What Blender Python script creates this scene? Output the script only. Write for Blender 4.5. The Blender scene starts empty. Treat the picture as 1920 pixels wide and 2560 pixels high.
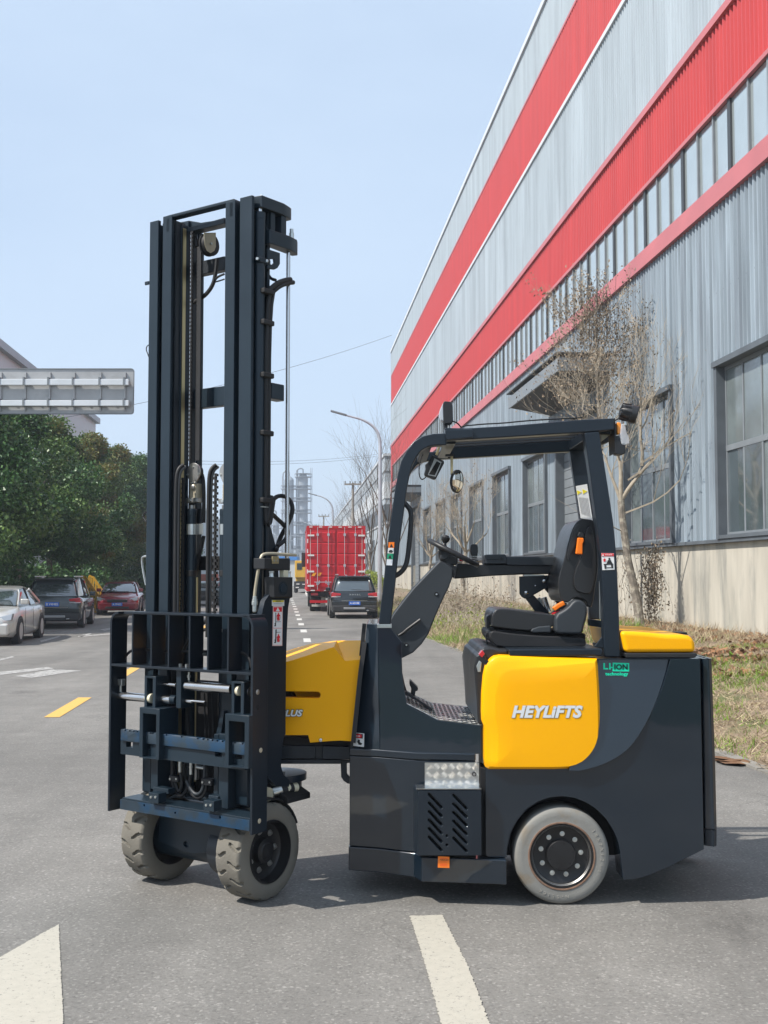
import bpy, bmesh, math, random
import numpy as np
from mathutils import Vector, Matrix
R = math.radians
SC = bpy.context.scene
COL = SC.collection
rnd = random.Random(11)

# ------------------------------------------------------------------ camera, world, sun, exposure
FPX = 2800.0                       # focal length in pixels of the 1920 x 2560 photograph
HORIZON = 1435.0
CAM = Vector((0.0, -5.37, 1.56))
PITCH = math.atan((HORIZON - 1280.0) / FPX)
cam = bpy.data.cameras.new('camera'); camo = bpy.data.objects.new('camera', cam); COL.objects.link(camo)
camo.location = CAM; camo.rotation_euler = (math.pi / 2 + PITCH, 0, 0)
cam.sensor_fit = 'VERTICAL'; cam.sensor_height = 36.0; cam.lens = 36.0 * FPX / 2560.0
cam.clip_start = 0.05; cam.clip_end = 3000.0
SC.camera = camo

SUN_AZ = Vector((-0.93, -0.42)).normalized()      # horizontal direction towards the sun
SUN_EL = R(50)
world = bpy.data.worlds.new('World'); SC.world = world; world.use_nodes = True
wn = world.node_tree; wn.nodes.clear()
sky = wn.nodes.new('ShaderNodeTexSky'); sky.sky_type = 'NISHITA'; sky.sun_disc = False
sky.sun_elevation = SUN_EL; sky.sun_rotation = math.atan2(SUN_AZ.x, SUN_AZ.y)
sky.altitude = 0; sky.air_density = 1.0; sky.dust_density = 1.6; sky.ozone_density = 1.5
bg = wn.nodes.new('ShaderNodeBackground'); bg.inputs['Strength'].default_value = 0.15
wo = wn.nodes.new('ShaderNodeOutputWorld')
hzm = wn.nodes.new('ShaderNodeMix'); hzm.data_type = 'RGBA'; hzm.inputs[0].default_value = 0.8      # thin even haze over the whole sky
hzm.inputs[7].default_value = (3.65, 4.5, 5.6, 1)
cn = wn.nodes.new('ShaderNodeTexNoise'); cn.inputs['Scale'].default_value = 2.2; cn.inputs['Detail'].default_value = 5; cn.inputs['Roughness'].default_value = 0.55      # barely visible high veil
ct = wn.nodes.new('ShaderNodeTexCoord'); cm_ = wn.nodes.new('ShaderNodeMapping'); cm_.inputs['Scale'].default_value = (1, 1, 2.5); wn.links.new(ct.outputs['Generated'], cm_.inputs[0]); wn.links.new(cm_.outputs[0], cn.inputs['Vector'])
cr_ = wn.nodes.new('ShaderNodeMapRange'); cr_.inputs[1].default_value = 0.3; cr_.inputs[2].default_value = 0.7; cr_.inputs[3].default_value = 0.70; cr_.inputs[4].default_value = 0.92
wn.links.new(cn.outputs[0], cr_.inputs[0]); wn.links.new(cr_.outputs[0], hzm.inputs[0])
wn.links.new(sky.outputs[0], hzm.inputs[6]); wn.links.new(hzm.outputs[2], bg.inputs[0]); wn.links.new(bg.outputs[0], wo.inputs[0])
sl = bpy.data.lights.new('sun', 'SUN'); sl.energy = 4.9; sl.angle = R(0.5); sl.color = (1.0, 0.95, 0.88)
so = bpy.data.objects.new('sun', sl); COL.objects.link(so); so.location = (-20, -10, 30)
ldir = Vector((-SUN_AZ.x * math.cos(SUN_EL), -SUN_AZ.y * math.cos(SUN_EL), -math.sin(SUN_EL)))
so.rotation_euler = ldir.to_track_quat('-Z', 'Y').to_euler()
SC.view_settings.view_transform = 'Standard'; SC.view_settings.look = 'None'
SC.view_settings.exposure = 0.32; SC.view_settings.gamma = 1.0
SC.view_settings.use_curve_mapping = False
SC.cycles.volume_step_rate = 1.0
SC.cycles.volume_bounces = 0
SC.cycles.max_bounces = 8
SC.cycles.caustics_reflective = False

# ------------------------------------------------------------------ reading positions off the photograph (real distances)
def ray(px, py):
    u = (px - 960.0) / FPX; v = (1280.0 - py) / FPX
    return Vector((u, math.cos(PITCH) - v * math.sin(PITCH), math.sin(PITCH) + v * math.cos(PITCH)))
def onY(px, py, Y):
    r = ray(px, py); return CAM + r * ((Y - CAM.y) / r.y)
def onP(px, py, p, n):
    r = ray(px, py); return CAM + r * ((p - CAM).dot(n) / r.dot(n))
def onZ(px, py, Z=0.0):
    r = ray(px, py); return CAM + r * ((Z - CAM.z) / r.z)
def cv(ox, oy, s):
    return lambda x, y: (ox + x / s, oy + y / s)
DI = cv(0, 0, 1 / 1.15732)
A_ = cv(680, 1480, 2.963); B_ = cv(1180, 1540, 2.676); C_ = cv(920, 980, 2.304); E_ = cv(840, 1800, 3.606)
M1 = cv(340, 460, 3.95); M2 = cv(340, 960, 3.95); M3 = cv(240, 1350, 3.072); M4 = cv(240, 1800, 2.86)
M5 = cv(260, 1680, 3.607); S5 = cv(1180, 1280, 4.1475); C6 = cv(920, 1040, 3.95); T_ = cv(1400, 980, 4.61)
def trY(c, pts, Y):
    return [onY(*c(x, y), Y) for x, y in pts]

# ------------------------------------------------------------------ materials
MATS = {}
def mat(name, col=(0.5, 0.5, 0.5), rough=0.5, metal=0.0, coat=0.0, var=0.0, vs=4.0, bump=0.0, bs=60.0, spec=0.5, stretch=None, ior=None, emit=None, trans=0.0, dirt=None, alpha=None, bd=0.01):
    """var: brightness variation; dirt=(colour, scale, lo, hi): patches of another colour with their own shape"""
    m = bpy.data.materials.new(name); m.use_nodes = True; MATS[name] = m
    nt = m.node_tree; b = nt.nodes['Principled BSDF']; L = nt.links.new
    c4 = tuple(col) + (1.0,)
    b.inputs['Base Color'].default_value = c4
    b.inputs['Roughness'].default_value = rough; b.inputs['Metallic'].default_value = metal
    b.inputs['Coat Weight'].default_value = coat; b.inputs['Coat Roughness'].default_value = 0.05
    b.inputs['Specular IOR Level'].default_value = spec
    if ior: b.inputs['IOR'].default_value = ior
    if trans: b.inputs['Transmission Weight'].default_value = trans
    if alpha is not None: b.inputs['Alpha'].default_value = alpha
    if emit: b.inputs['Emission Color'].default_value = tuple(emit[:3]) + (1,); b.inputs['Emission Strength'].default_value = emit[3]
    tc = nt.nodes.new('ShaderNodeTexCoord'); vec = tc.outputs['Object']
    if stretch:
        mp = nt.nodes.new('ShaderNodeMapping'); mp.inputs['Scale'].default_value = stretch; L(vec, mp.inputs[0]); vec = mp.outputs[0]
    last = None
    if var > 0:
        n = nt.nodes.new('ShaderNodeTexNoise'); n.inputs['Scale'].default_value = vs; n.inputs['Detail'].default_value = 6; L(vec, n.inputs['Vector'])
        mx = nt.nodes.new('ShaderNodeMix'); mx.data_type = 'RGBA'
        mx.inputs[6].default_value = tuple(max(0, c * (1 - var)) for c in col) + (1,)
        mx.inputs[7].default_value = tuple(min(1, c * (1 + var)) for c in col) + (1,)
        mr = nt.nodes.new('ShaderNodeMapRange'); mr.inputs[1].default_value = 0.3; mr.inputs[2].default_value = 0.7
        L(n.outputs[0], mr.inputs[0]); L(mr.outputs[0], mx.inputs[0]); last = mx.outputs[2]
        rr = nt.nodes.new('ShaderNodeMapRange'); rr.inputs[3].default_value = max(0.02, rough * 0.85); rr.inputs[4].default_value = min(1, rough * 1.2)
        L(n.outputs[0], rr.inputs[0]); L(rr.outputs[0], b.inputs['Roughness'])
    if dirt:
        dc, ds, lo, hi = dirt
        n = nt.nodes.new('ShaderNodeTexNoise'); n.inputs['Scale'].default_value = ds; n.inputs['Detail'].default_value = 8; n.inputs['Roughness'].default_value = 0.65
        L(vec, n.inputs['Vector'])
        mr = nt.nodes.new('ShaderNodeMapRange'); mr.inputs[1].default_value = lo; mr.inputs[2].default_value = hi; L(n.outputs[0], mr.inputs[0])
        mx = nt.nodes.new('ShaderNodeMix'); mx.data_type = 'RGBA'; mx.inputs[7].default_value = tuple(dc) + (1,)
        if last: L(last, mx.inputs[6])
        else: mx.inputs[6].default_value = c4
        L(mr.outputs[0], mx.inputs[0]); last = mx.outputs[2]
    if last: L(last, b.inputs['Base Color'])
    if bump > 0:
        n = nt.nodes.new('ShaderNodeTexNoise'); n.inputs['Scale'].default_value = bs; n.inputs['Detail'].default_value = 5; L(vec, n.inputs['Vector'])
        bp = nt.nodes.new('ShaderNodeBump'); bp.inputs['Strength'].default_value = bump; bp.inputs['Distance'].default_value = bd
        L(n.outputs[0], bp.inputs['Height']); L(bp.outputs[0], b.inputs['Normal']); L(bp.outputs[0], b.inputs['Coat Normal'])
    return m
def ramp_island(name, cols, rough=0.7, spec=0.3, trans=0.0, extra=None):
    """one colour per loose piece (leaf, blade), from a short list"""
    m = bpy.data.materials.new(name); m.use_nodes = True; MATS[name] = m
    nt = m.node_tree; b = nt.nodes['Principled BSDF']; L = nt.links.new
    g = nt.nodes.new('ShaderNodeNewGeometry'); cr = nt.nodes.new('ShaderNodeValToRGB')
    while len(cr.color_ramp.elements) < len(cols): cr.color_ramp.elements.new(0.5)
    for i, c in enumerate(cols):
        e = cr.color_ramp.elements[i]; e.position = i / max(1, len(cols) - 1); e.color = tuple(c) + (1,)
    L(g.outputs['Random Per Island'], cr.inputs[0]); L(cr.outputs[0], b.inputs['Base Color'])
    b.inputs['Roughness'].default_value = rough; b.inputs['Specular IOR Level'].default_value = spec
    if trans:
        t = nt.nodes.new('ShaderNodeBsdfTranslucent'); L(cr.outputs[0], t.inputs[0])
        ms = nt.nodes.new('ShaderNodeMixShader'); ms.inputs[0].default_value = trans
        out = [n for n in nt.nodes if n.type == 'OUTPUT_MATERIAL'][0]
        L(b.outputs[0], ms.inputs[1]); L(t.outputs[0], ms.inputs[2]); L(ms.outputs[0], out.inputs[0])
    return m

# ------------------------------------------------------------------ mesh building
class MB:
    def __init__(s): s.v = []; s.f = []
    def add(s, vs, fs):
        n = len(s.v); s.v += [tuple(p) for p in vs]; s.f += [tuple(i + n for i in f) for f in fs]; return s
    def box(s, x0, x1, y0, y1, z0, z1, fr=None):
        p = [(x0, y0, z0), (x1, y0, z0), (x1, y1, z0), (x0, y1, z0), (x0, y0, z1), (x1, y0, z1), (x1, y1, z1), (x0, y1, z1)]
        if fr: p = [fr(*q) for q in p]
        return s.add(p, [(0, 3, 2, 1), (4, 5, 6, 7), (0, 1, 5, 4), (1, 2, 6, 5), (2, 3, 7, 6), (3, 0, 4, 7)])
    def loft(s, rings, caps=True, closed=True):
        n = len(rings[0]); vs = [p for r in rings for p in r]; fs = []
        for i in range(len(rings) - 1):
            for j in range(n if closed else n - 1):
                k = (j + 1) % n; fs.append((i * n + j, i * n + k, (i + 1) * n + k, (i + 1) * n + j))
        if caps and closed:
            fs.append(tuple(reversed(range(n)))); fs.append(tuple(range((len(rings) - 1) * n, len(rings) * n)))
        return s.add(vs, fs)
    def prism(s, front, off):
        """closed polygon of 3D points and the same polygon moved by off"""
        off = Vector(off); return s.loft([[Vector(p) for p in front], [Vector(p) + off for p in front]])
    def slab(s, front, yb):
        return s.loft([[Vector(p) for p in front], [Vector((p[0], yb, p[2])) for p in front]])
    def cyl(s, a, b, r, n=16, r2=None, caps=True):
        a = Vector(a); b = Vector(b); d = (b - a).normalized()
        x = d.orthogonal().normalized(); y = d.cross(x); r2 = r if r2 is None else r2
        ra = [a + (x * math.cos(t) + y * math.sin(t)) * r for t in [2 * math.pi * i / n for i in range(n)]]
        rb = [b + (x * math.cos(t) + y * math.sin(t)) * r2 for t in [2 * math.pi * i / n for i in range(n)]]
        return s.loft([ra, rb], caps)
    def tube(s, pts, r, n=8, smooth=0, caps=True):
        pts = [Vector(p) for p in pts]
        for _ in range(smooth):
            q = [pts[0]]
            for a, b in zip(pts[:-1], pts[1:]): q += [a * .75 + b * .25, a * .25 + b * .75]
            pts = q + [pts[-1]]
        rs = r if isinstance(r, (list, tuple)) else [r] * len(pts)
        if len(rs) != len(pts): rs = [rs[0] + (rs[-1] - rs[0]) * i / (len(pts) - 1) for i in range(len(pts))]
        rings = []; x = None
        for i, p in enumerate(pts):
            d = (pts[min(i + 1, len(pts) - 1)] - pts[max(i - 1, 0)])
            d = d.normalized() if d.length > 1e-9 else Vector((0, 0, 1))
            x = d.orthogonal().normalized() if x is None else (x - d * x.dot(d))
            if x.length < 1e-6: x = d.orthogonal()
            x = x.normalized(); y = d.cross(x)
            rings.append([p + (x * math.cos(2 * math.pi * k / n) + y * math.sin(2 * math.pi * k / n)) * rs[i] for k in range(n)])
        return s.loft(rings, caps)
    def bar(s, pts, w, side, t):
        """rectangular section swept along pts: w across (in the plane of the path), t along side"""
        pts = [Vector(p) for p in pts]; side = Vector(side).normalized(); rings = []
        for i, p in enumerate(pts):
            d = (pts[min(i + 1, len(pts) - 1)] - pts[max(i - 1, 0)]).normalized(); c = d.cross(side).normalized()
            rings.append([p + c * w / 2 - side * t / 2, p + c * w / 2 + side * t / 2, p - c * w / 2 + side * t / 2, p - c * w / 2 - side * t / 2])
        return s.loft(rings)
    def lathe(s, prof, c, ax, n=48, closed=False, caps=None):
        """prof: (radius, distance along the axis)"""
        c = Vector(c); ax = Vector(ax).normalized(); x = ax.orthogonal().normalized(); y = ax.cross(x)
        rings = [[c + ax * h + (x * math.cos(2 * math.pi * k / n) + y * math.sin(2 * math.pi * k / n)) * r for k in range(n)] for r, h in prof]
        if closed: rings.append(rings[0])
        return s.loft(rings, caps=(not closed) if caps is None else caps)
    def mesh(s, name):
        me = bpy.data.meshes.new(name); me.from_pydata([tuple(p) for p in s.v], [], s.f); me.update(); return me

def obj(name, mb, m, parent=None, bevel=0.0, seg=2, smooth=35, label=None, M=None, recalc=True):
    me = mb.mesh(name) if isinstance(mb, MB) else mb
    if recalc and isinstance(mb, MB):
        bm = bmesh.new(); bm.from_mesh(me); bmesh.ops.recalc_face_normals(bm, faces=bm.faces); bm.to_mesh(me); bm.free()
    for mm in (m if isinstance(m, (list, tuple)) else [m]): me.materials.append(MATS[mm] if isinstance(mm, str) else mm)
    o = bpy.data.objects.new(name, me); COL.objects.link(o)
    if smooth:
        me.polygons.foreach_set('use_smooth', [True] * len(me.polygons))
        me.set_sharp_from_angle(angle=R(smooth))
    if bevel > 0:
        b = o.modifiers.new('bevel', 'BEVEL'); b.width = bevel; b.segments = seg; b.limit_method = 'ANGLE'; b.angle_limit = R(32); b.harden_normals = True
        b.use_clamp_overlap = True
        if smooth: me.set_sharp_from_angle(angle=R(180))
    if M is not None: o.matrix_basis = M
    if parent is not None:
        o.parent = parent; o.matrix_parent_inverse = Matrix.Translation(-Vector(parent.get('_o', (0, 0, 0))))
    if label: o['label'] = label
    return o
def thing(name, label, cat, loc=(0, 0, 0), group=None):
    o = bpy.data.objects.new(name, None); COL.objects.link(o); o.location = loc; o['_o'] = list(loc)
    o.empty_display_size = 0.2
    o['label'] = label; o['category'] = cat
    if group: o['group'] = group
    return o
def tag(o, label, cat=None, group=None, kind=None):
    if label: o['label'] = label
    if cat: o['category'] = cat
    if group: o['group'] = group
    if kind: o['kind'] = kind
    return o
def cut(o, cutter):
    """take the cutter's volume out of the object"""
    me = cutter.mesh('cutter'); bm = bmesh.new(); bm.from_mesh(me); bmesh.ops.recalc_face_normals(bm, faces=bm.faces); bm.to_mesh(me); bm.free()
    c = bpy.data.objects.new('cutter', me); COL.objects.link(c)
    mods = [(x.width, x.segments) for x in o.modifiers if x.type == 'BEVEL']; o.modifiers.clear()
    b = o.modifiers.new('b', 'BOOLEAN'); b.operation = 'DIFFERENCE'; b.object = c; b.solver = 'EXACT'
    dg = bpy.context.evaluated_depsgraph_get(); dg.update(); new = bpy.data.meshes.new_from_object(o.evaluated_get(dg)); o.modifiers.clear(); o.data = new
    bpy.data.objects.remove(c)
    for w, sg in mods:
        b = o.modifiers.new('bevel', 'BEVEL'); b.width = w; b.segments = sg; b.limit_method = 'ANGLE'; b.angle_limit = R(32); b.harden_normals = True
    return o
def text(name, s, size, m, parent, origin, xdir, up, extrude=0.001, offset=0.0, shear=0.0, align='CENTER', spacing=1.0, sx=1.0, label=None):
    cu = bpy.data.curves.new(name, 'FONT'); cu.body = s; cu.size = size; cu.extrude = extrude; cu.offset = offset; cu.shear = shear
    cu.align_x = align; cu.align_y = 'CENTER'; cu.space_character = spacing; cu.resolution_u = 3
    t = bpy.data.objects.new(name, cu); COL.objects.link(t)
    dg = bpy.context.evaluated_depsgraph_get(); dg.update(); me = bpy.data.meshes.new_from_object(t.evaluated_get(dg)); bpy.data.objects.remove(t)
    x = Vector(xdir).normalized(); y = Vector(up); y = (y - x * y.dot(x)).normalized(); z = x.cross(y)
    M = Matrix(((x.x * sx, y.x, z.x, origin[0]), (x.y * sx, y.y, z.y, origin[1]), (x.z * sx, y.z, z.z, origin[2]), (0, 0, 0, 1)))
    me.transform(M)
    return obj(name, me, m, parent, smooth=0, label=label)
def copy_tree(o, parent=None):
    c = o.copy(); COL.objects.link(c)
    if parent is not None: c.parent = parent
    for ch in [x for x in bpy.data.objects if x.parent == o and x != c]: copy_tree(ch, c)
    return c
# ------------------------------------------------------------------ the materials of the place
mat('asphalt', (0.15, 0.147, 0.142), 0.85)
def asphalt_nodes():
    m = MATS['asphalt']; nt = m.node_tree; b = nt.nodes['Principled BSDF']; L = nt.links.new
    tc = nt.nodes.new('ShaderNodeTexCoord'); vec = tc.outputs['Object']
    def noise(sc, det=4, rg=0.6):
        n = nt.nodes.new('ShaderNodeTexNoise'); n.inputs['Scale'].default_value = sc; n.inputs['Detail'].default_value = det; n.inputs['Roughness'].default_value = rg
        L(vec, n.inputs['Vector']); return n.outputs[0]
    def mr(v, a, b_, c, d):
        n = nt.nodes.new('ShaderNodeMapRange'); L(v, n.inputs[0])
        for i, q in zip((1, 2, 3, 4), (a, b_, c, d)): n.inputs[i].default_value = q
        return n.outputs[0]
    def mul(a, b_):
        n = nt.nodes.new('ShaderNodeMath'); n.operation = 'MULTIPLY'; L(a, n.inputs[0]); L(b_, n.inputs[1]); return n.outputs[0]
    big = mr(noise(0.35, 6), 0.3, 0.7, 0.76, 1.22); mid = mr(noise(3.5, 5), 0.3, 0.7, 0.90, 1.09)
    fine = mr(noise(60, 3, 0.8), 0.3, 0.7, 0.80, 1.2)
    vo = nt.nodes.new('ShaderNodeTexVoronoi'); vo.inputs['Scale'].default_value = 95; L(vec, vo.inputs['Vector'])
    vc = nt.nodes.new('ShaderNodeSeparateColor'); L(vo.outputs['Color'], vc.inputs[0])
    stone = mr(vc.outputs[0], 0.84, 1.0, 1.0, 1.55); dark = mr(vc.outputs[1], 0.0, 0.18, 0.75, 1.0)
    mpp = nt.nodes.new('ShaderNodeMapping'); mpp.inputs['Scale'].default_value = (1.5, .05, 1); mpp.inputs['Rotation'].default_value = (0, 0, -.08); L(tc.outputs['Object'], mpp.inputs[0])
    tn = nt.nodes.new('ShaderNodeTexNoise'); tn.inputs['Scale'].default_value = 1.0; tn.inputs['Detail'].default_value = 3; L(mpp.outputs[0], tn.inputs['Vector']); track = mr(tn.outputs[0], .35, .65, .88, 1.08)
    sp = mr(noise(0.9, 7, .7), .58, .70, 1.0, .74)
    big = mul(mul(big, track), sp)
    val = mul(mul(mul(mul(big, mid), fine), stone), dark)
    cr = nt.nodes.new('ShaderNodeMix'); cr.data_type = 'RGBA'; cr.blend_type = 'MULTIPLY'; cr.inputs[0].default_value = 1
    cr.inputs[6].default_value = (0.172, 0.164, 0.150, 1)
    cb = nt.nodes.new('ShaderNodeCombineColor'); [L(val, cb.inputs[i]) for i in range(3)]; L(cb.outputs[0], cr.inputs[7])
    # thin cracks and darker stains
    wv = nt.nodes.new('ShaderNodeTexVoronoi'); wv.feature = 'DISTANCE_TO_EDGE'; wv.inputs['Scale'].default_value = 0.23
    ad = nt.nodes.new('ShaderNodeVectorMath'); ad.operation = 'MULTIPLY_ADD'; nz = nt.nodes.new('ShaderNodeTexNoise'); nz.inputs['Scale'].default_value = 1.3; nz.inputs['Detail'].default_value = 6
    L(vec, nz.inputs['Vector']); L(nz.outputs['Color'], ad.inputs[0]); ad.inputs[1].default_value = (1.5, 1.5, 0); L(vec, ad.inputs[2]); L(ad.outputs[0], wv.inputs['Vector'])
    crack = mr(wv.outputs['Distance'], 0.0, 0.0030, 0.78, 1.0)
    c2 = nt.nodes.new('ShaderNodeMix'); c2.data_type = 'RGBA'; c2.blend_type = 'MULTIPLY'; c2.inputs[0].default_value = 1; L(cr.outputs[2], c2.inputs[6])
    cb2 = nt.nodes.new('ShaderNodeCombineColor'); [L(crack, cb2.inputs[i]) for i in range(3)]; L(cb2.outputs[0], c2.inputs[7])
    L(c2.outputs[2], b.inputs['Base Color'])
    bp = nt.nodes.new('ShaderNodeBump'); bp.inputs['Strength'].default_value = 0.7; bp.inputs['Distance'].default_value = 0.004
    L(mul(stone, fine), bp.inputs['Height']); L(bp.outputs[0], b.inputs['Normal'])
asphalt_nodes()
def worn_paint(name, col, thr=0.53, sc=9.0):
    """road paint, worn away in its own pattern where the asphalt shows through"""
    m = bpy.data.materials.new(name); m.use_nodes = True; MATS[name] = m
    nt = m.node_tree; b = nt.nodes['Principled BSDF']; L = nt.links.new; b.inputs['Roughness'].default_value = 0.75
    tc = nt.nodes.new('ShaderNodeTexCoord')
    n1 = nt.nodes.new('ShaderNodeTexNoise'); n1.inputs['Scale'].default_value = sc; n1.inputs['Detail'].default_value = 10; n1.inputs['Roughness'].default_value = 0.82; L(tc.outputs['Object'], n1.inputs['Vector'])
    mr = nt.nodes.new('ShaderNodeMapRange'); mr.inputs[1].default_value = thr; mr.inputs[2].default_value = thr + 0.035; L(n1.outputs[0], mr.inputs[0])
    n2 = nt.nodes.new('ShaderNodeTexNoise'); n2.inputs['Scale'].default_value = 25; n2.inputs['Detail'].default_value = 5; L(tc.outputs['Object'], n2.inputs['Vector'])
    v = nt.nodes.new('ShaderNodeMix'); v.data_type = 'RGBA'; v.inputs[6].default_value = tuple(c * .8 for c in col) + (1,); v.inputs[7].default_value = tuple(col) + (1,); L(n2.outputs[0], v.inputs[0])
    mx = nt.nodes.new('ShaderNodeMix'); mx.data_type = 'RGBA'; L(mr.outputs[0], mx.inputs[0]); L(v.outputs[2], mx.inputs[6]); mx.inputs[7].default_value = (0.14, 0.135, 0.125, 1)
    L(mx.outputs[2], b.inputs['Base Color'])
worn_paint('road_white', (0.47, 0.44, 0.37), 0.575, 52)
worn_paint('road_white_far', (0.58, 0.57, 0.53), 0.60)
worn_paint('road_yellow', (0.70, 0.42, 0.10), 0.62)
worn_paint('road_faint', (0.42, 0.41, 0.39), 0.52)
mat('clad_grey', (0.40, 0.455, 0.49), 0.42, var=0.14, vs=0.6, stretch=(1, 2.2, 0.16), dirt=((0.27, 0.30, 0.33), 0.9, 0.52, 0.8))
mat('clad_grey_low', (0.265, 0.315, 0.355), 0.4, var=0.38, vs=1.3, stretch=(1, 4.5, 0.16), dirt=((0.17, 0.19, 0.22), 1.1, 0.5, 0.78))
mat('clad_red', (0.52, 0.045, 0.045), 0.45, var=0.1, vs=0.8, stretch=(1, 2, 0.2))
mat('trim_pink', (0.50, 0.15, 0.16), 0.5, var=0.1, vs=0.8, stretch=(1, 1, 1))
mat('trim_white', (0.62, 0.64, 0.66), 0.5)
mat('trim_slate', (0.10, 0.115, 0.13), 0.5, var=0.15, vs=2)
mat('frame_grey', (0.20, 0.22, 0.235), 0.45, var=0.1, vs=3)
mat('mullion_dark', (0.045, 0.05, 0.055), 0.5)
mat('room_dark', (0.02, 0.022, 0.025), 0.9)
mat('canopy_dark', (0.07, 0.075, 0.08), 0.7, var=0.2, vs=3)
mat('window_glass_b', (0.16, 0.19, 0.19), 0.1, var=0.3, vs=0.9, spec=1.0, ior=2.0)
mat('window_glass', (0.085, 0.11, 0.12), 0.06, var=0.35, vs=0.8, spec=1.0, ior=2.3)
mat('window_glass_pale', (0.55, 0.61, 0.61), 0.12, 0.6, var=0.12, vs=0.6)
mat('render_wall', (0.47, 0.435, 0.365), 0.9, var=0.2, vs=1.2, bump=0.15, bs=12, stretch=(1, 1.6, 0.3), dirt=((0.22, 0.22, 0.20), 1.0, 0.50, 0.72))
mat('far_wall', (0.40, 0.44, 0.47), 0.6, var=0.1, vs=0.5, stretch=(1, 2, .2))
mat('far_wall_light', (0.60, 0.62, 0.63), 0.6)
mat('far_wall_blue', (0.32, 0.39, 0.46), 0.6, var=0.1, vs=1)
mat('soil', (0.23, 0.17, 0.115), 0.95, var=0.35, vs=6, bump=0.8, bs=20, dirt=((0.085, 0.12, 0.03), 0.8, 0.52, 0.62))
mat('kerb', (0.22, 0.205, 0.18), 0.85, var=0.2, vs=5, bump=0.3, bs=40)
mat('bark', (0.24, 0.205, 0.165), 0.85, var=0.4, vs=7, bump=0.5, bs=30, dirt=((0.42, 0.38, 0.30), 7, 0.52, 0.58))
mat('twig', (0.34, 0.29, 0.22), 0.85, var=0.2, vs=8)
mat('twig_dark', (0.11, 0.085, 0.065), 0.85, var=0.2, vs=8)
ramp_island('dry_grass', [(0.42, 0.33, 0.20), (0.55, 0.45, 0.29), (0.32, 0.24, 0.15), (0.20, 0.14, 0.09), (0.48, 0.40, 0.27)], 0.8)
ramp_island('green_grass', [(0.15, 0.29, 0.02), (0.25, 0.40, 0.04), (0.09, 0.19, 0.02), (0.30, 0.42, 0.07)], 0.7, trans=0.25)
ramp_island('dead_leaf', [(0.22, 0.10, 0.05), (0.32, 0.165, 0.08), (0.11, 0.06, 0.035), (0.40, 0.24, 0.14)], 0.8)
ramp_island('vine_leaf', [(0.21, 0.15, 0.10), (0.33, 0.26, 0.18), (0.12, 0.085, 0.06), (0.40, 0.33, 0.24)], 0.8)
ramp_island('leaf_a', [(0.036, 0.096, 0.023), (0.058, 0.141, 0.035), (0.024, 0.070, 0.021), (0.100, 0.204, 0.053), (0.042, 0.114, 0.032)], 0.45, 0.5, trans=0.18)
ramp_island('leaf_b', [(0.080, 0.153, 0.037), (0.170, 0.268, 0.065), (0.050, 0.114, 0.033), (0.130, 0.217, 0.053)], 0.45, 0.5, trans=0.2)
ramp_island('leaf_c', [(0.22, 0.22, 0.05), (0.12, 0.16, 0.04), (0.19, 0.14, 0.045), (0.07, 0.11, 0.03)], 0.5, 0.4, trans=0.22)
ramp_island('leaf_lime', [(0.30, 0.36, 0.04), (0.20, 0.27, 0.03), (0.36, 0.40, 0.06)], 0.5, 0.4, trans=0.25)
mat('sign_metal', (0.42, 0.42, 0.415), 0.42, 0.35, var=0.12, vs=1.6, dirt=((0.25, 0.25, 0.24), 1.5, 0.55, 0.85))
mat('sign_beam', (0.66, 0.69, 0.71), 0.4, 0.2, var=0.06, vs=2)
mat('galvanised', (0.55, 0.58, 0.62), 0.42, 0.45, var=0.08, vs=2)
mat('wood_pole', (0.30, 0.28, 0.25), 0.9, var=0.2, vs=3)
mat('wire', (0.04, 0.04, 0.045), 0.6)
mat('tower_steel', (0.26, 0.29, 0.32), 0.6, var=0.15, vs=0.2)
mat('yellow_rail', (0.62, 0.36, 0.03), 0.5, var=0.1, vs=3)
mat('brick_red', (0.36, 0.13, 0.09), 0.8, var=0.2, vs=2)
mat('blue_sheet', (0.05, 0.25, 0.65), 0.6)

# ------------------------------------------------------------------ ground, road, markings
AX = -0.0804                         # the road runs this much to the left per metre away from the camera
def RP(a, d, z=0.0): return Vector((a + AX * d, d + CAM.y, z))
def sheet(name, pts, m, z, kind='structure', **k):
    mb = MB(); mb.add([(p[0], p[1], z) for p in pts], [tuple(range(len(pts)))])
    o = obj(name, mb, m, smooth=0, recalc=False)
    if o.data.polygons[0].normal.z < 0: o.data.flip_normals()
    return tag(o, k.get('label'), kind=kind)
g = sheet('ground', [(-900, -60), (900, -60), (900, 1500), (-900, 1500)], 'soil', -0.012)
sheet('road', [(-60, -50), (60, -50), RP(3.72, 0, 0)[:2], RP(3.72, 8, 0)[:2], RP(3.55, 13)[:2], RP(3.32, 22)[:2], RP(3.1, 30)[:2], RP(2.7, 60)[:2], RP(2.4, 700)[:2], RP(-60, 700)[:2]], 'asphalt', 0.0)
def marking(name, quads, m, label, z=0.004):
    mb = MB()
    for q in quads: mb.add([(p[0], p[1], z) for p in q], [tuple(range(len(q)))])
    o = obj(name, mb, m, smooth=0, recalc=True)
    for p in o.data.polygons:
        if p.normal.z < 0: p.flip()
    return tag(o, label, kind='structure')
def rough(pts, step=.008, amp=.0024, seed=1):
    """outline of worn paint: chipped in and out along its edges"""
    rr = random.Random(seed); out = []
    for a, b in zip(pts, pts[1:] + pts[:1]):
        n = max(1, int((b - a).length / step)); t = (b - a).normalized(); s = Vector((-t.y, t.x, 0))
        for k in range(n): out.append(a.lerp(b, k / n) + s * (rr.gauss(0, amp) if k else 0))
    return out
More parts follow.
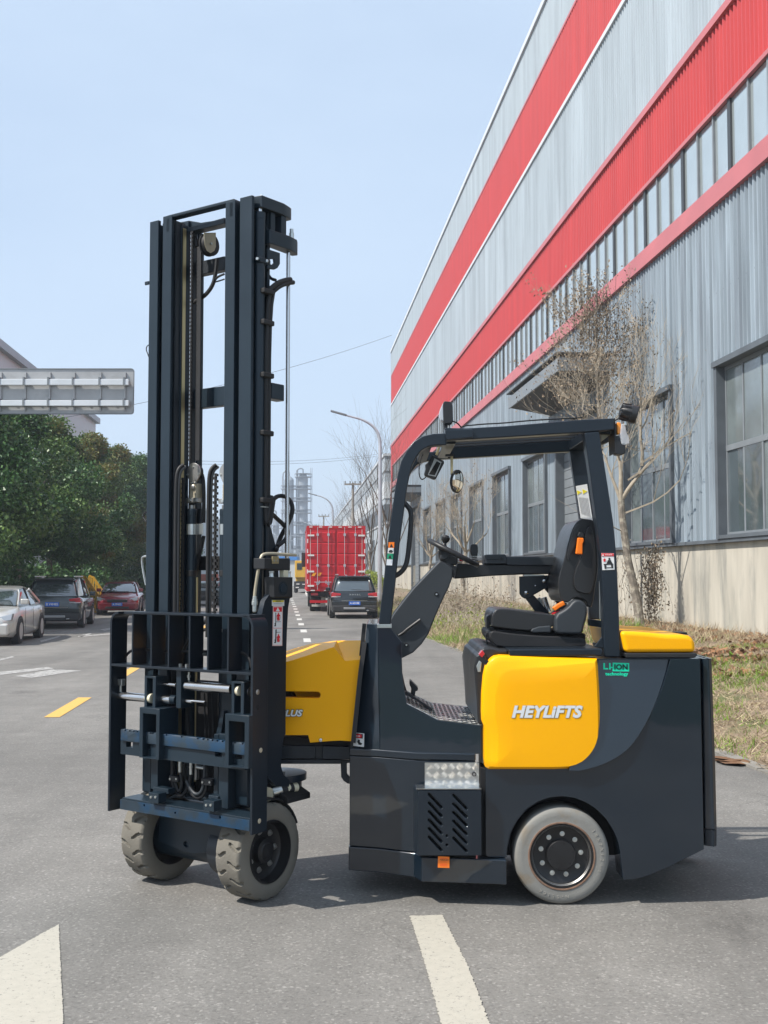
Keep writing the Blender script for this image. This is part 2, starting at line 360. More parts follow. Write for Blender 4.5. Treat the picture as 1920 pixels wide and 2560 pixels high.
def stripe(a, d0, d1, w=0.15, k=0.0):
    return [RP(a - w / 2 + k * d0, d0), RP(a + w / 2 + k * d0, d0), RP(a + w / 2 + k * d1, d1), RP(a - w / 2 + k * d1, d1)]
# big dash in front, traced
marking('lane_dash', [rough([onZ(x * 1.15732, y * 1.15732) for x, y in [(885, 1980), (955, 1978), (1010, 2085), (1085, 2290), (975, 2290), (920, 2090)]])], 'road_white', 'worn white lane dash on the asphalt in front')
marking('arrow_head', [rough([onZ(x * 1.15732, y * 1.15732) for x, y in [(127, 1998), (140, 2290), (-180, 2290), (-180, 2170)]], amp=.0018, seed=4)], 'road_white', 'worn white arrow head painted on the asphalt')
DASH = [26.5, 30.8, 34.9, 38.7, 42.5, 46.2, 50, 54, 58, 62, 66, 70, 75, 80]
for i, d in enumerate(DASH):
    marking('lane_dash', [stripe(0.32 - 0.0102 * (d - 26.5), d - 0.75, d + 0.75, 0.17)], 'road_white_far', None)
for d0 in (12.3, 17.2, 22.1, 27.0, 32, 37, 42, 47, 52, 57):
    marking('centre_dash', [stripe(-2.63, d0, d0 + 1.95, 0.17)], 'road_yellow', None)
# parking bays by the trees
for pts in ([(0, 1680), (120, 1668), (135, 1672), (0, 1688)], [(100, 1602), (148, 1590), (152, 1592), (104, 1606)], [(195, 1590), (280, 1584), (280, 1586), (195, 1593)], [(195, 1590), (226, 1583), (230, 1585), (204, 1592)],
            [(250, 1574), (300, 1566), (304, 1568), (262, 1577)], [(35, 1691), (80, 1695), (205, 1677), (130, 1674), (135, 1667), (210, 1676), (82, 1698), (30, 1694)], [(0, 1648), (30, 1641), (36, 1643), (0, 1652)]):
    if len(pts) == 8: pts = pts[:4]
    marking('bay_line', [[onZ(x, y) for x, y in pts]], 'road_faint', None, z=0.004)
mat('debris', (0.6, 0.6, 0.58), 0.8)

# verge between the road and the long building
def bank_z(t, d):                    # t = 0 at the kerb, 1 at the wall
    return 0.014 + 0.336 * min(1, t * 1.4) + 0.035 * math.sin(d * 1.7 + t * 5) * math.sin(t * 3.1) + 0.02 * math.sin(d * 5.1 + t * 9)
def kerb_a(d):
    P = [(0, 3.72), (8, 3.72), (13, 3.55), (22, 3.32), (30, 3.1), (60, 2.7), (700, 2.4)]
    for (d0, a0), (d1, a1) in zip(P[:-1], P[1:]):
        if d <= d1: return a0 + (a1 - a0) * (d - d0) / (d1 - d0)
    return 2.4
def bank_p(t, d):
    a = kerb_a(d) + 0.12; return RP(a + (9.2 - a) * t, d, bank_z(t, d))
ds = [0.5 * i for i in range(0, 90)] + [45 + 2 * i for i in range(0, 60)]
rings = [[bank_p(j / 14, d) for j in range(15)] for d in ds]
mb = MB(); mb.loft(rings, caps=False, closed=False)
o = obj('verge', mb, 'soil', smooth=180); tag(o, None, kind='structure')
if o.data.polygons[0].normal.z < 0: o.data.flip_normals()
kb = MB()
kerb_root = obj('kerb', MB().box(-0.05, 0.05, -0.05, 0.05, -0.2, -0.1), 'kerb', smooth=0); tag(kerb_root, None, kind='structure')
d = 5.0; first = None
while d < 60:
    mb = MB(); e = 0.99
    q = [RP(kerb_a(d), d), RP(kerb_a(d) + 0.12, d), RP(kerb_a(d + e) + 0.12, d + e), RP(kerb_a(d + e), d + e)]
    h = 0.016 + 0.006 * math.sin(d * 2.3)
    mb.loft([[(p.x, p.y, -0.05) for p in q], [(p.x, p.y, h) for p in q]])
    obj('kerb_stone', mb, 'kerb', kerb_root, smooth=0); d += 1.0

# fast blade and leaf scatters (one mesh each)
def scatter_mesh(name, P, DIR, UP, W, Lh, m, quad=False):
    """P base points, DIR along the blade, UP second axis (blade plane), widths, lengths (numpy)"""
    n = len(P)
    if quad:
        V = np.empty((n, 4, 3)); a = DIR * Lh[:, None]; b = UP * W[:, None]
        V[:, 0] = P; V[:, 1] = P + a * .5 + b * .5; V[:, 2] = P + a; V[:, 3] = P + a * .5 - b * .5; k = 4
    else:
        V = np.empty((n, 3, 3)); V[:, 0] = P - UP * W[:, None] * .5; V[:, 1] = P + UP * W[:, None] * .5; V[:, 2] = P + DIR * Lh[:, None]; k = 3
    me = bpy.data.meshes.new(name); me.vertices.add(n * k); me.vertices.foreach_set('co', V.reshape(-1).astype(np.float32))
    me.loops.add(n * k); me.loops.foreach_set('vertex_index', np.arange(n * k, dtype=np.int32))
    me.polygons.add(n); me.polygons.foreach_set('loop_start', np.arange(0, n * k, k, dtype=np.int32))
    me.update(calc_edges=True); me.validate()
    return me
def unit(v): return v / np.maximum(1e-9, np.linalg.norm(v, axis=1, keepdims=True))
rs = np.random.RandomState(5)
def bank_arr(t, d):
    kd = np.interp(d, [0, 8, 13, 22, 30, 60, 700], [3.72, 3.72, 3.55, 3.32, 3.1, 2.7, 2.4]) + 0.04
    a = kd + (9.2 - kd) * t
    z = 0.014 + 0.336 * np.minimum(1, t * 1.4) + 0.035 * np.sin(d * 1.7 + t * 5) * np.sin(t * 3.1) + 0.02 * np.sin(d * 5.1 + t * 9)
    return np.stack([a + AX * d, d + CAM.y, z], 1)
def blotch(P, s, ph):                # smooth pattern for where things grow
    x, y = P[:, 0] * s, P[:, 1] * s
    return (np.sin(x * 1.3 + ph) * np.cos(y * 0.9 + ph * 2) + np.sin(x * 2.9 + y * 1.7 + ph * 3) * .6 + np.sin(y * 3.3 - x * 1.1 + ph) * .5)
def blades(n, d0, d1, h, w, lean, ph=None, thr=0, seed=1, tmin=0.0, tmax=0.97, pw=1.0):
    r = np.random.RandomState(seed); t = tmin + (tmax - tmin) * r.rand(n); d = d0 + (d1 - d0) * r.rand(n) ** pw
    P = bank_arr(t, d); P[:, 2] -= 0.01
    if ph is not None:
        k = blotch(P, 1.0, ph) + 0.5 * r.randn(n) > thr; P = P[k]
    n = len(P); az = r.rand(n) * 2 * np.pi; el = lean[0] + (lean[1] - lean[0]) * r.rand(n)
    D = np.stack([np.cos(az) * np.cos(el), np.sin(az) * np.cos(el), np.sin(el)], 1)
    U = unit(np.cross(D, r.randn(n, 3))); return P, D, U, w * (0.6 + 0.8 * r.rand(n)), h * (0.4 + 1.1 * r.rand(n))
def stuff(name, args, m, label, quad=False):
    me = scatter_mesh(name, *args, m, quad); o = obj(name, me, m, smooth=0, recalc=False); return tag(o, label, kind='stuff')
stuff('dry_grass', blades(90000, 7, 34, 0.13, 0.007, (0.05, 0.9), seed=2, pw=1.3), 'dry_grass', 'matted dry straw coloured grass on the verge')
stuff('dry_grass', blades(36000, 20, 60, 0.22, 0.012, (0.2, 1.3), seed=3, pw=1.0), 'dry_grass', 'longer dry grass farther along the verge')
stuff('green_grass', blades(90000, 7, 32, 0.10, 0.009, (0.3, 1.4), ph=1.9, thr=0.40, seed=4, tmax=0.8, pw=1.3), 'green_grass', 'patches of fresh green grass in the verge')
stuff('green_grass', blades(34000, 24, 58, 0.20, 0.02, (0.4, 1.4), ph=0.4, thr=0.5, seed=6, tmax=0.75), 'green_grass', 'green tufts farther along the verge')
P, D, U, W, Lh = blades(13000, 8, 30, 0.09, 0.075, (-0.1, 0.5), seed=8, tmin=0.35, tmax=0.99, ph=0.9, thr=0.2)
P[:, 2] += 0.02; stuff('fallen_leaves', (P, D, U, W, Lh), 'dead_leaf', 'curled brown plane tree leaves lying on the verge', True)

# ------------------------------------------------------------------ the long corrugated factory
ang = math.atan(-AX)
WR = thing('factory_building', 'long grey corrugated factory wall with red bands and window strip along the road', 'building', (9.137, CAM.y, 0))
WR.rotation_euler = (0, 0, ang)
def wobj(name, mb, m, parent=None, **k):
    o = obj(name, mb, m, None, **k); o.parent = parent or WR; return o
S0, S1 = 6.0, 105.0
PITCH_R = 0.2
def corrug(mb, s0, s1, z0, z1, dep=0.05, off=0.0, z2=None):
    """ribbed steel sheet from s0 to s1; the ribs stand out towards the road (-x)"""
    pts = []; k = math.floor(s0 / PITCH_R)
    while k * PITCH_R < s1:
        b = k * PITCH_R
        for ds_, x in ((0, 0), (0.09, 0), (0.115, -dep), (0.165, -dep), (0.19, 0)):
            s = b + ds_
            if s0 <= s <= s1: pts.append((s, x))
        k += 1
    pts = [(s0, 0)] + [p for p in pts if p[0] > s0 + 1e-4] + [(s1, 0)]
    n = len(pts); vs = [(x + off, s, z0) for s, x in pts] + [(x + off, s, z1) for s, x in pts]
    mb.add(vs, [(i, i + 1, n + i + 1, n + i) for i in range(n - 1)])
WIN = [20.1, 26.9, 40.4, 47.2, 54.0, 60.8, 67.6, 74.5, 13.3, 6.5]
WW = 3.75; DOORS = [(33.4, 38.7), (81.5, 86.5)]
low = MB()
openings = sorted([(w, w + WW, 2.3, 6.0) for w in WIN] + [(a, b, 0.0, 6.6) for a, b in DOORS])
s = S0
for a, b, z0, z1 in openings:
    if a > s: corrug(low, s, a, 2.3, 9.5)
    corrug(low, max(a, S0), b, z1, 9.5); s = b
corrug(low, s, S1, 2.3, 9.5)
wobj('lower_cladding', low, 'clad_grey_low', smooth=0, recalc=False)
mb = MB(); corrug(mb, S0, S1, 11.65, 13.45); wobj('red_cladding', mb, 'clad_red', smooth=0, recalc=False)
mb = MB(); corrug(mb, S0, S1, 13.6, 17.33); wobj('middle_cladding', mb, 'clad_grey', smooth=0, recalc=False)
mb = MB(); corrug(mb, S0, S1, 17.45, 20.15); wobj('red_cladding', mb, 'clad_red', smooth=0, recalc=False)
mb = MB(); corrug(mb, S0, S1, 20.2, 22.4); wobj('top_cladding', mb, 'clad_grey', smooth=0, recalc=False)
def wbox(name, x0, x1, s0, s1, z0, z1, m, parent=None, **k):
    return wobj(name, MB().box(x0, x1, s0, s1, z0, z1), m, parent, smooth=0, **k)
wbox('plinth_wall', 0.02, 0.4, S0, 33.4, 0.0, 2.22, 'render_wall'); wbox('plinth_wall', 0.02, 0.4, 38.7, 81.5, 0, 2.22, 'render_wall'); wbox('plinth_wall', 0.02, 0.4, 86.5, S1, 0, 2.22, 'render_wall')
for a, b in ((S0, 33.4), (38.7, 81.5), (86.5, S1)): wbox('plinth_flashing', -0.09, 0.1, a, b, 2.225, 2.30, 'trim_slate')
wbox('sill_band', -0.14, 0.02, S0, S1, 9.5, 9.93, 'trim_pink')
wbox('trim_strip', -0.07, 0.02, S0, S1, 11.56, 11.66, 'trim_pink')
wbox('trim_strip', -0.11, 0.02, S0, S1, 13.44, 13.62, 'trim_pink')
wbox('white_trim', -0.10, 0.02, S0, S1, 17.32, 17.47, 'trim_white')
wbox('trim_strip', -0.06, 0.02, S0, S1, 20.12, 20.22, 'trim_pink')
wbox('roof_edge', -0.12, 0.4, S0, S1 + .1, 22.38, 22.6, 'trim_white')
wbox('corner_trim', -0.06, 0.3, S1, S1 + 0.35, 0, 22.38, 'clad_grey')
wbox('corner_trim', -0.09, 0.0, S1 - 1.0, S1 - 0.02, 2.3, 13.4, 'clad_red')
wbox('wall_core', 0.5, 34, S0 - 0.01, S1 + 0.3, 0.0, 22.3, 'room_dark')
# strip window with single panes
sw = wbox('strip_window', 0.12, 0.16, S0, S1, 9.93, 11.6, 'room_dark')
pm = None; s = S0; k = 0
while s < S1 - 1.2:
    thick = (k % 3 == 0); w = 0.16 if thick else 0.07
    wbox('mullion', -0.02, 0.07, s, s + w, 9.93, 11.56, 'mullion_dark' if thick else 'frame_grey', sw)
    if pm is None:
        po = wbox('pane', 0.03, 0.042, s + w, s + 0.95, 9.93, 11.56, 'window_glass_pale', sw); pm = (po.data, s)
    else:
        po = bpy.data.objects.new('pane', pm[0]); COL.objects.link(po); po.parent = sw; po.location = (0.012 * math.sin(k * 2.1) * 0.4, s - pm[1], 0)
    s += 0.95; k += 1
# big windows: casing, eight sashes each
def big_window(s0, i):
    mb = MB()
    mb.box(-0.13, 0.3, s0 - 0.13, s0 + 0.02, 2.3, 6.0); mb.box(-0.13, 0.3, s0 + WW - 0.02, s0 + WW + 0.13, 2.3, 6.0)
    mb.box(-0.17, 0.3, s0 - 0.16, s0 + WW + 0.16, 5.98, 6.10); mb.box(-0.12, 0.3, s0, s0 + WW, 2.305, 2.38)
    wdw = wobj('window', mb, 'trim_slate', smooth=0)
    fr = MB(); fr.box(0.06, 0.14, s0, s0 + WW, 4.17, 4.29)
    fr.box(0.06, 0.14, s0, s0 + WW, 2.38, 2.44); fr.box(0.06, 0.14, s0, s0 + WW, 5.9, 5.98)
    for k in range(5):
        c = s0 + 0.04 + k * (WW - 0.08) / 4; fr.box(0.065, 0.135, c - 0.035, c + 0.035, 2.44, 4.17); fr.box(0.065, 0.135, c - 0.03, c + 0.03, 4.29, 5.9)
    wobj('frame', fr, 'frame_grey', wdw, smooth=0)
    for k in range(4):
        a = s0 + 0.04 + k * (WW - 0.08) / 4 + 0.035; b = a + (WW - 0.08) / 4 - 0.07
        off = 0.025 if (k % 2) else 0.0
        wbox('pane', 0.07 + off, 0.082 + off, a, b, 2.44, 4.17, 'window_glass_b' if (i * 3 + k) % 5 == 1 else 'window_glass', wdw); wbox('pane', 0.08, 0.092, a, b, 4.29, 5.9, 'window_glass_b' if (i + k * 2) % 4 != 1 else 'window_glass', wdw)
    wbox('reveal', 0.30, 0.34, s0, s0 + WW, 2.3, 6.0, 'room_dark', wdw)
for i, w in enumerate(WIN): big_window(w, i)
for a, b in DOORS:
    mb = MB().box(-0.10, 0.35, a - 0.15, a, 0, 6.6).box(-0.10, 0.35, b, b + 0.15, 0, 6.6).box(-0.12, 0.35, a - 0.15, b + 0.15, 6.6, 6.75)
    dr = wobj('roller_door', mb, 'trim_slate', smooth=0)
    z = 0.0
    for k in range(22): wbox('slat', 0.20, 0.23 + 0.012 * (k % 2), a, b, z + 0.01, z + 0.29, 'frame_grey', dr); z += 0.3
    cn = MB()
    cn.loft([[(0.0, a - 1.2, 7.9), (-1.5, a - 1.2, 7.72), (-1.5, a - 1.2, 7.42), (0.0, a - 1.2, 7.15)], [(0.0, b + 0.9, 7.9), (-1.5, b + 0.9, 7.72), (-1.5, b + 0.9, 7.42), (0.0, b + 0.9, 7.15)]])
    cn.box(-1.62, 0.0, a - 1.3, b + 1.0, 7.9, 7.94)
    wobj('door_canopy', cn, 'canopy_dark', smooth=0)
    f2 = MB().box(-1.56, -1.505, a - 1.25, b + 0.95, 7.40, 7.78).box(-1.56, 0.0, a - 1.26, a - 1.205, 7.40, 7.80)
    wobj('canopy_fascia', f2, 'frame_grey', smooth=0)
# rows of fixing screws
mb = MB(); 
for zr in (7.6, 4.4):
    s = 7.1
    while s < 45:
        if not any(a - 0.1 < s < b + 0.1 and z0 - .2 < zr < z1 + .2 for a, b, z0, z1 in openings): mb.box(-0.05, -0.034, s + 0.03, s + 0.05, zr, zr + 0.02)
        s += 0.4 if zr > 5 else 0.2
for s in np.arange(7.1, 40, 0.4): mb.box(-0.05, -0.034, s + 0.03, s + 0.05, 15.4, 15.42)
o = wobj('fixing_screws', mb, 'mullion_dark', smooth=0); o['kind'] = 'stuff'

# ------------------------------------------------------------------ buildings farther on
def box_building(name, label, a0, a1, d0, d1, H, m, bands=(), group=None):
    root = thing(name, label, 'building', RP((a0 + a1) / 2, (d0 + d1) / 2), group=group)
    def pts(a0, a1, d0, d1, z0, z1):
        q = [RP(a0, d0), RP(a1, d0), RP(a1, d1), RP(a0, d1)]
        return [[(p.x, p.y, z0) for p in q], [(p.x, p.y, z1) for p in q]]
    mb = MB(); mb.loft(pts(a0, a1, d0, d1, 0, H)); obj('wall', mb, m, root, smooth=0)
    for nm, z0, z1, mm, pr in bands:
        mb = MB(); mb.loft(pts(a0 - pr, a1 + pr, d0 - pr, d1 + pr, z0, z1)); obj(nm, mb, mm, root, smooth=0)
    return root, pts
b2, pts2 = box_building('factory_building', 'second grey factory beyond the red banded one, with a pale band under its eaves', 9.15, 40, 113, 320, 13.6, 'far_wall',
    [('roof_edge', 13.5, 13.75, 'trim_white', .12), ('pale_band', 9.2, 10.9, 'far_wall_light', .06), ('window_strip', 6.9, 8.6, 'trim_slate', .05), ('string_course', 6.6, 6.75, 'trim_white', .1), ('corner_trim', 11.9, 12.0, 'trim_slate', .05)])
for k in range(18):
    mb = MB(); d0 = 116 + k * 11; q = [RP(9.05, d0), RP(9.05, d0 + 4)]
    mb.loft([[(q[0].x, q[0].y, 1.5), (q[1].x, q[1].y, 1.5), (q[1].x + .2, q[1].y, 1.5), (q[0].x + .2, q[0].y, 1.5)], [(q[0].x, q[0].y, 5.4), (q[1].x, q[1].y, 5.4), (q[1].x + .2, q[1].y, 5.4), (q[0].x + .2, q[0].y, 5.4)]])
    obj('window', mb, 'trim_slate', b2, smooth=0)
box_building('warehouse', 'pale warehouse rising behind the evergreen trees, its eave cut off by the road sign', -45, -15.0, 48, 84, 13.0, 'far_wall_light', [('roof_edge', 12.9, 13.3, 'far_wall', .3)])
box_building('warehouse', 'pale warehouse beside the mast, beyond the end of the tree row', -40, -15.0, 100, 240, 12.3, 'far_wall', [('roof_edge', 12.2, 12.5, 'trim_white', .3), ('roof_vent', 12.5, 13.0, 'far_wall', -3)])
# what stands behind the photographer and shows in the paint: a planted strip, added unseen to darken the reflections, and a low workshop to the left
box_building('workshop', 'low brick workshop behind the photographer, off to the left', -46, -9, -40, -30, 5.0, 'brick_red')
mat('unseen_lawn', (0.030, 0.050, 0.018), 0.95, var=.4, vs=4, bump=.6, bs=15)
sheet('unseen_lawn', [(-60, -34), (60, -34), (60, -6.4), (-60, -6.4)], 'unseen_lawn', 0.006)

# refinery columns
def column(px, d, H, r, label, name='distillation_tower'):
    x = (px - 960) / FPX * d; y = d + CAM.y
    t = thing(name, label, 'tower', (x, y, 0), group=None)
    mb = MB(); mb.cyl((x, y, 0), (x, y, H - 1.5), r, 20); mb.lathe([(r, H - 1.5), (r * .8, H - .7), (r * .3, H)], (x, y, 0), (0, 0, 1), 20); obj('shell', mb, 'tower_steel', t)
    z = 6
    while z < H - 1:
        mb = MB(); mb.lathe([(r, z), (r + 1.3, z), (r + 1.3, z + .18), (r, z + .18)], (x, y, 0), (0, 0, 1), 12)
        for k in range(8):
            an = k * math.pi / 4; mb.cyl((x + (r + 1.25) * math.cos(an), y + (r + 1.25) * math.sin(an), z), (x + (r + 1.25) * math.cos(an), y + (r + 1.25) * math.sin(an), z + 1.3), .06, 4)
        mb.lathe([(r + 1.2, z + 1.2), (r + 1.3, z + 1.2), (r + 1.3, z + 1.32), (r + 1.2, z + 1.32)], (x, y, 0), (0, 0, 1), 12)
        obj('platform', mb, 'tower_steel', t, smooth=0); z += 4.3
    mb = MB(); mb.cyl((x - r - .5, y - .6, 0), (x - r - .5, y - .6, H), .28, 8); mb.tube([(x - r - .5, y - .6, H), (x - r - .2, y - .6, H + 1.6), (x, y, H + 1.9), (x, y, H)], .25, 8, 1)
    mb.cyl((x + r + 1.0, y - .8, 0), (x + r + 1.0, y - .8, H + 2), .1, 6); mb.cyl((x + r + 1.5, y - .8, 0), (x + r + 1.5, y - .8, H + 2), .1, 6)
    obj('piping', mb, 'tower_steel', t)
    return t
column(722, 400, 36.5, 1.7, 'left of the two tall hazy refinery columns beyond the road')
column(757, 400, 37.5, 1.75, 'taller rounded refinery column just above the red truck')
column(690, 430, 24, 1.2, 'shorter refinery column seen between mast and silver rod')
pr = thing('pipe_rack', 'hazy refinery pipe rack below the tall columns', 'pipe rack', (-35, 375, 0))
mb = MB(); r2 = random.Random(3)
for k in range(46):
    x = -50 + r2.random() * 42; y = 370 + r2.random() * 30; h = 3 + r2.random() * 14; mb.cyl((x, y, 0), (x, y, h), .15 + r2.random() * .5, 6)
for k in range(26):
    x = -50 + r2.random() * 35; y = 370 + r2.random() * 25; z = 2 + r2.random() * 14; w = 4 + r2.random() * 12; mb.box(x, x + w, y, y + .4, z, z + .3)
for k in range(6):
    x = -50 + 7 * k; mb.box(x, x + 5, 380, 388, 0, 4 + (k * 37 % 5)); 
obj('pipes', mb, 'tower_steel', pr, smooth=0)
# ------------------------------------------------------------------ evergreen trees along the left side
def leaf_cloud(name, clumps, n, size, m, parent, seed, squash=1.0):
    """leaf quads through a set of ellipsoid clumps (cx, cy, cz, rx, ry, rz)"""
    r = np.random.RandomState(seed); C = np.array(clumps); wgt = (C[:, 3] * C[:, 4] * C[:, 5]) ** (2 / 3); wgt /= wgt.sum()
    k = r.choice(len(C), n, p=wgt); N = unit(r.randn(n, 3)); rad = r.rand(n, 1) ** 0.28 * (1 + 0.10 * r.randn(n, 1))
    P = C[k, :3] + N * rad * C[k, 3:6]
    D = unit(N * 0.7 + r.randn(n, 3) * 0.75 + np.array([0, 0, -0.15])); U = unit(np.cross(D, unit(N + 0.6 * r.randn(n, 3))))
    s = size * (0.6 + 0.8 * r.rand(n)); me = scatter_mesh(name, P, D, U, s * 0.62, s, m, True)
    return obj(name, me, m, parent, smooth=0, recalc=False)
def evergreen(x, y, H, Rr, seed, label, tint=0):
    r = random.Random(seed); t = thing('evergreen_tree', label, 'tree', (x, y, 0), group='evergreen trees lining the left side of the road')
    mb = MB(); mb.tube([(x, y, 0), (x + .05, y, 1.2), (x - .03, y + .05, 2.6), (x, y, H * .7)], [.17, .05], 8)
    for k in range(9):
        a = r.random() * 6.28; z = 1.9 + r.random() * 2.5; mb.tube([(x, y, z), (x + math.cos(a) * .6, y + math.sin(a) * .6, z + .6), (x + math.cos(a) * 1.1, y + math.sin(a) * 1.1, z + 1.1)], [.07, .02], 5)
    obj('trunk', mb, 'bark', t)
    main, pale, third = [], [], []
    for k in range(64):
        z = 2.1 + (H - 2.4) * r.random() ** 0.9; f = (z - 1.6) / (H - 1.6)
        env = Rr * (math.sin(min(1, (f + 0.12) * 1.05) * math.pi) ** 0.55) * (1 - .25 * f)
        a = r.random() * 6.28; q = env * math.sqrt(r.random()) * 0.92; s = 0.34 + 0.5 * r.random()
        c = (x + math.cos(a) * q, y + math.sin(a) * q, min(z, H - s * .7), s * 1.05, s * 1.05, s * .85)
        (pale if r.random() < .38 + (.15 if tint else 0) else main).append(c)
    leaf_cloud('crown', main, 30000, 0.115, 'leaf_a', t, seed)
    leaf_cloud('crown', pale, 16000, 0.11, 'leaf_b', t, seed + 1)
    if tint:
        third = [(c[0] + .3, c[1] - .45, c[2] + .15, c[3] * .8, c[4] * .8, c[5] * .8) for c in r.sample(main + pale, 9 + 4 * tint)]
        leaf_cloud('crown', third, 7000, 0.11, 'leaf_c', t, seed + 2)
TR = [(30.5, 6.9, 2.7, 1, 0, 'dark evergreen tree at the left edge, rising under the road sign above the silver sedan'),
      (36.5, 7.35, 3.0, 5, 0, 'bushy evergreen tree with dark crown just behind the black parked car'),
      (43.5, 7.75, 3.3, 9, 2, 'tallest evergreen tree, yellowish new leaves at its top, under the sign right end'),
      (51.5, 7.9, 3.2, 14, 1, 'evergreen tree with lime coloured right side, above the red car'),
      (59.5, 8.3, 3.3, 21, 3, 'evergreen tree with orange brown tinted leaves near the mast'),
      (68.5, 8.8, 3.6, 25, 0, 'dark evergreen tree last before the mast, in front of the sloping grey roof'),
      (79, 8.6, 3.4, 31, 0, 'distant evergreen tree half hidden behind the left mast rail')]
for d, H, Rr, sd, tint, lab in TR:
    a = -9.0 - (0.5 if d > 40 else 0); p = RP(a, d); evergreen(p.x, p.y, H, Rr, sd, lab, tint)
# low hedge plants between trunks
for i, (d, lab) in enumerate([(34, 'low dark shrub between the black car and the sedan'), (40.5, 'low shrub behind the black car'), (47.5, 'low dark shrub beside the yellow steps'), (55, 'low dark shrub behind the red car'), (63, 'low shrub left of the mast, at the foot of the dark evergreens'), (72, 'low distant shrub at the foot of the last evergreens')]):
    p = RP(-10.2, d); t = thing('shrub', lab, 'shrub', (p.x, p.y, 0)); r = random.Random(i)
    cl = [(p.x + r.uniform(-1.6, 1.6), p.y + r.uniform(-3, 3), .5 + r.random() * 1.1, .8, 1.0, .7) for _ in range(16)]
    leaf_cloud('foliage', cl, 7000, 0.16, 'leaf_a', t, 40 + i)
    mb = MB(); mb.tube([(p.x, p.y, 0), (p.x, p.y, .9)], .05, 5); obj('stem', mb, 'bark', t)

# ------------------------------------------------------------------ bare trees on the verge
def grow(mb, p, d, L, r0, depth, rg, tips, up=0.12, spread=0.55, nseg=4):
    pts = [p]; q = p.copy(); dd = d.copy()
    for k in range(nseg):
        dd = (dd + Vector((rg.gauss(0, .12), rg.gauss(0, .12), rg.gauss(0, .08) + up))).normalized(); q = q + dd * (L / nseg); pts.append(q.copy())
    r1 = r0 * 0.55; mb.tube(pts, [r0, r1], 6 if r0 > .03 else (4 if r0 > .01 else 3), caps=False)
    tips += pts[2:]
    if depth <= 0: return
    nb = 2 if depth > 2 else 3
    for k in range(nb + (1 if rg.random() < .45 else 0)):
        t = 0.35 + 0.65 * rg.random() if k else 1.0; i = min(nseg, max(1, int(t * nseg))); b = pts[i]
        ax = Vector((rg.gauss(0, 1), rg.gauss(0, 1), rg.gauss(0, .55))).normalized()
        nd = (dd + ax * spread * (0.7 + .6 * rg.random())).normalized()
        grow(mb, b, nd, L * (0.62 + .22 * rg.random()), max(.0035, r0 * (1 - t * .35) * .55), depth - 1, rg, tips, up, spread, nseg)
def bare_tree(label, x, y, z, stem, limbs, seed, group=None, leaves=0, twigm='twig', name='bare_tree', lr=(.02, .02, .04), lsz=.07):
    t = thing(name, label, 'tree', (x, y, z), group=group); rg = random.Random(seed)
    mb = MB(); mb.tube([Vector(p) for p, r in stem], [r for p, r in stem], 10, caps=True); obj('trunk', mb, 'bark', t)
    mb = MB(); tips = []
    for p, d, L, r0, dep in limbs: grow(mb, Vector(p), Vector(d).normalized(), L, r0, dep, rg, tips)
    obj('branches', mb, twigm, t, smooth=60)
    if leaves and tips:
        r = np.random.RandomState(seed); T = np.array([tuple(p) for p in tips]); k = r.randint(0, len(T), leaves); P = T[k] + r.randn(leaves, 3) * np.array([.06, .06, .12])
        D = unit(r.randn(leaves, 3) * .6 + np.array([0, 0, -1.0])); U = unit(np.cross(D, r.randn(leaves, 3))); s = lsz * (.5 + r.rand(leaves))
        obj('dead_leaves', scatter_mesh('dead_leaves', P, D, U, s * .6, s, 'vine_leaf', True), 'vine_leaf', t, smooth=0, recalc=False)
    return t
def VP(px, py, d): return onY(px, py, d + CAM.y)
D1 = 26.0
b0 = VP(1600, 1566, D1)
stem = [(VP(1602, 1575, D1), .12), (VP(1592, 1500, D1), .105), (VP(1570, 1400, D1), .09), (VP(1556, 1300, D1), .085), (VP(1552, 1250, D1), .085)]
limbs = [(VP(1552, 1252, D1), (.50, -.2, .75), 1.25, .055, 5), (VP(1552, 1252, D1), (-.45, .1, .9), 1.15, .042, 4), (VP(1552, 1250, D1), (0.02, 0.1, 1), 1.2, .06, 5),
         (VP(1556, 1285, D1), (.9, -.3, .25), 1.6, .028, 3), (VP(1560, 1330, D1), (-.8, -.3, .35), 1.0, .016, 2), (VP(1605, 1165, D1), (.12, 0, 1), 1.35, .04, 5), (VP(1600, 1160, D1), (.95, -.35, .35), 1.35, .028, 4), (VP(1600, 1080, D1), (.5, .2, .8), 1.2, .026, 4), (VP(1570, 1200, D1), (.8, -.2, .5), 1.5, .03, 3)]
bare_tree('largest bare plane tree with mottled pale bark, right behind the cab rear post', b0.x, b0.y, .3, stem, limbs, 3, 'bare trees on the verge', 260, lsz=.05)
# tree with dry vines beside the canopy
D2 = 29.0
b1 = VP(1500, 1535, D2)
stem = [(VP(1502, 1540, D2), .09), (VP(1497, 1300, D2), .075), (VP(1503, 1100, D2), .06), (VP(1490, 900, D2), .04), (VP(1492, 720, D2), .02)]
lm = []; rg = random.Random(8)
for k in range(44):
    py = 780 + k * 8; z = VP(1495, py, D2); lm.append((z, (rg.uniform(-1, .8), rg.uniform(-1, .6), rg.uniform(-.35, .55)), .45 + rg.random() * .45 + (py - 780) / 900, .014, 3))
bare_tree('bare tree draped in a thick mass of dry vines in front of the door canopy', b1.x, b1.y, .3, stem, lm, 12, 'bare trees on the verge', 5200, lsz=.06)
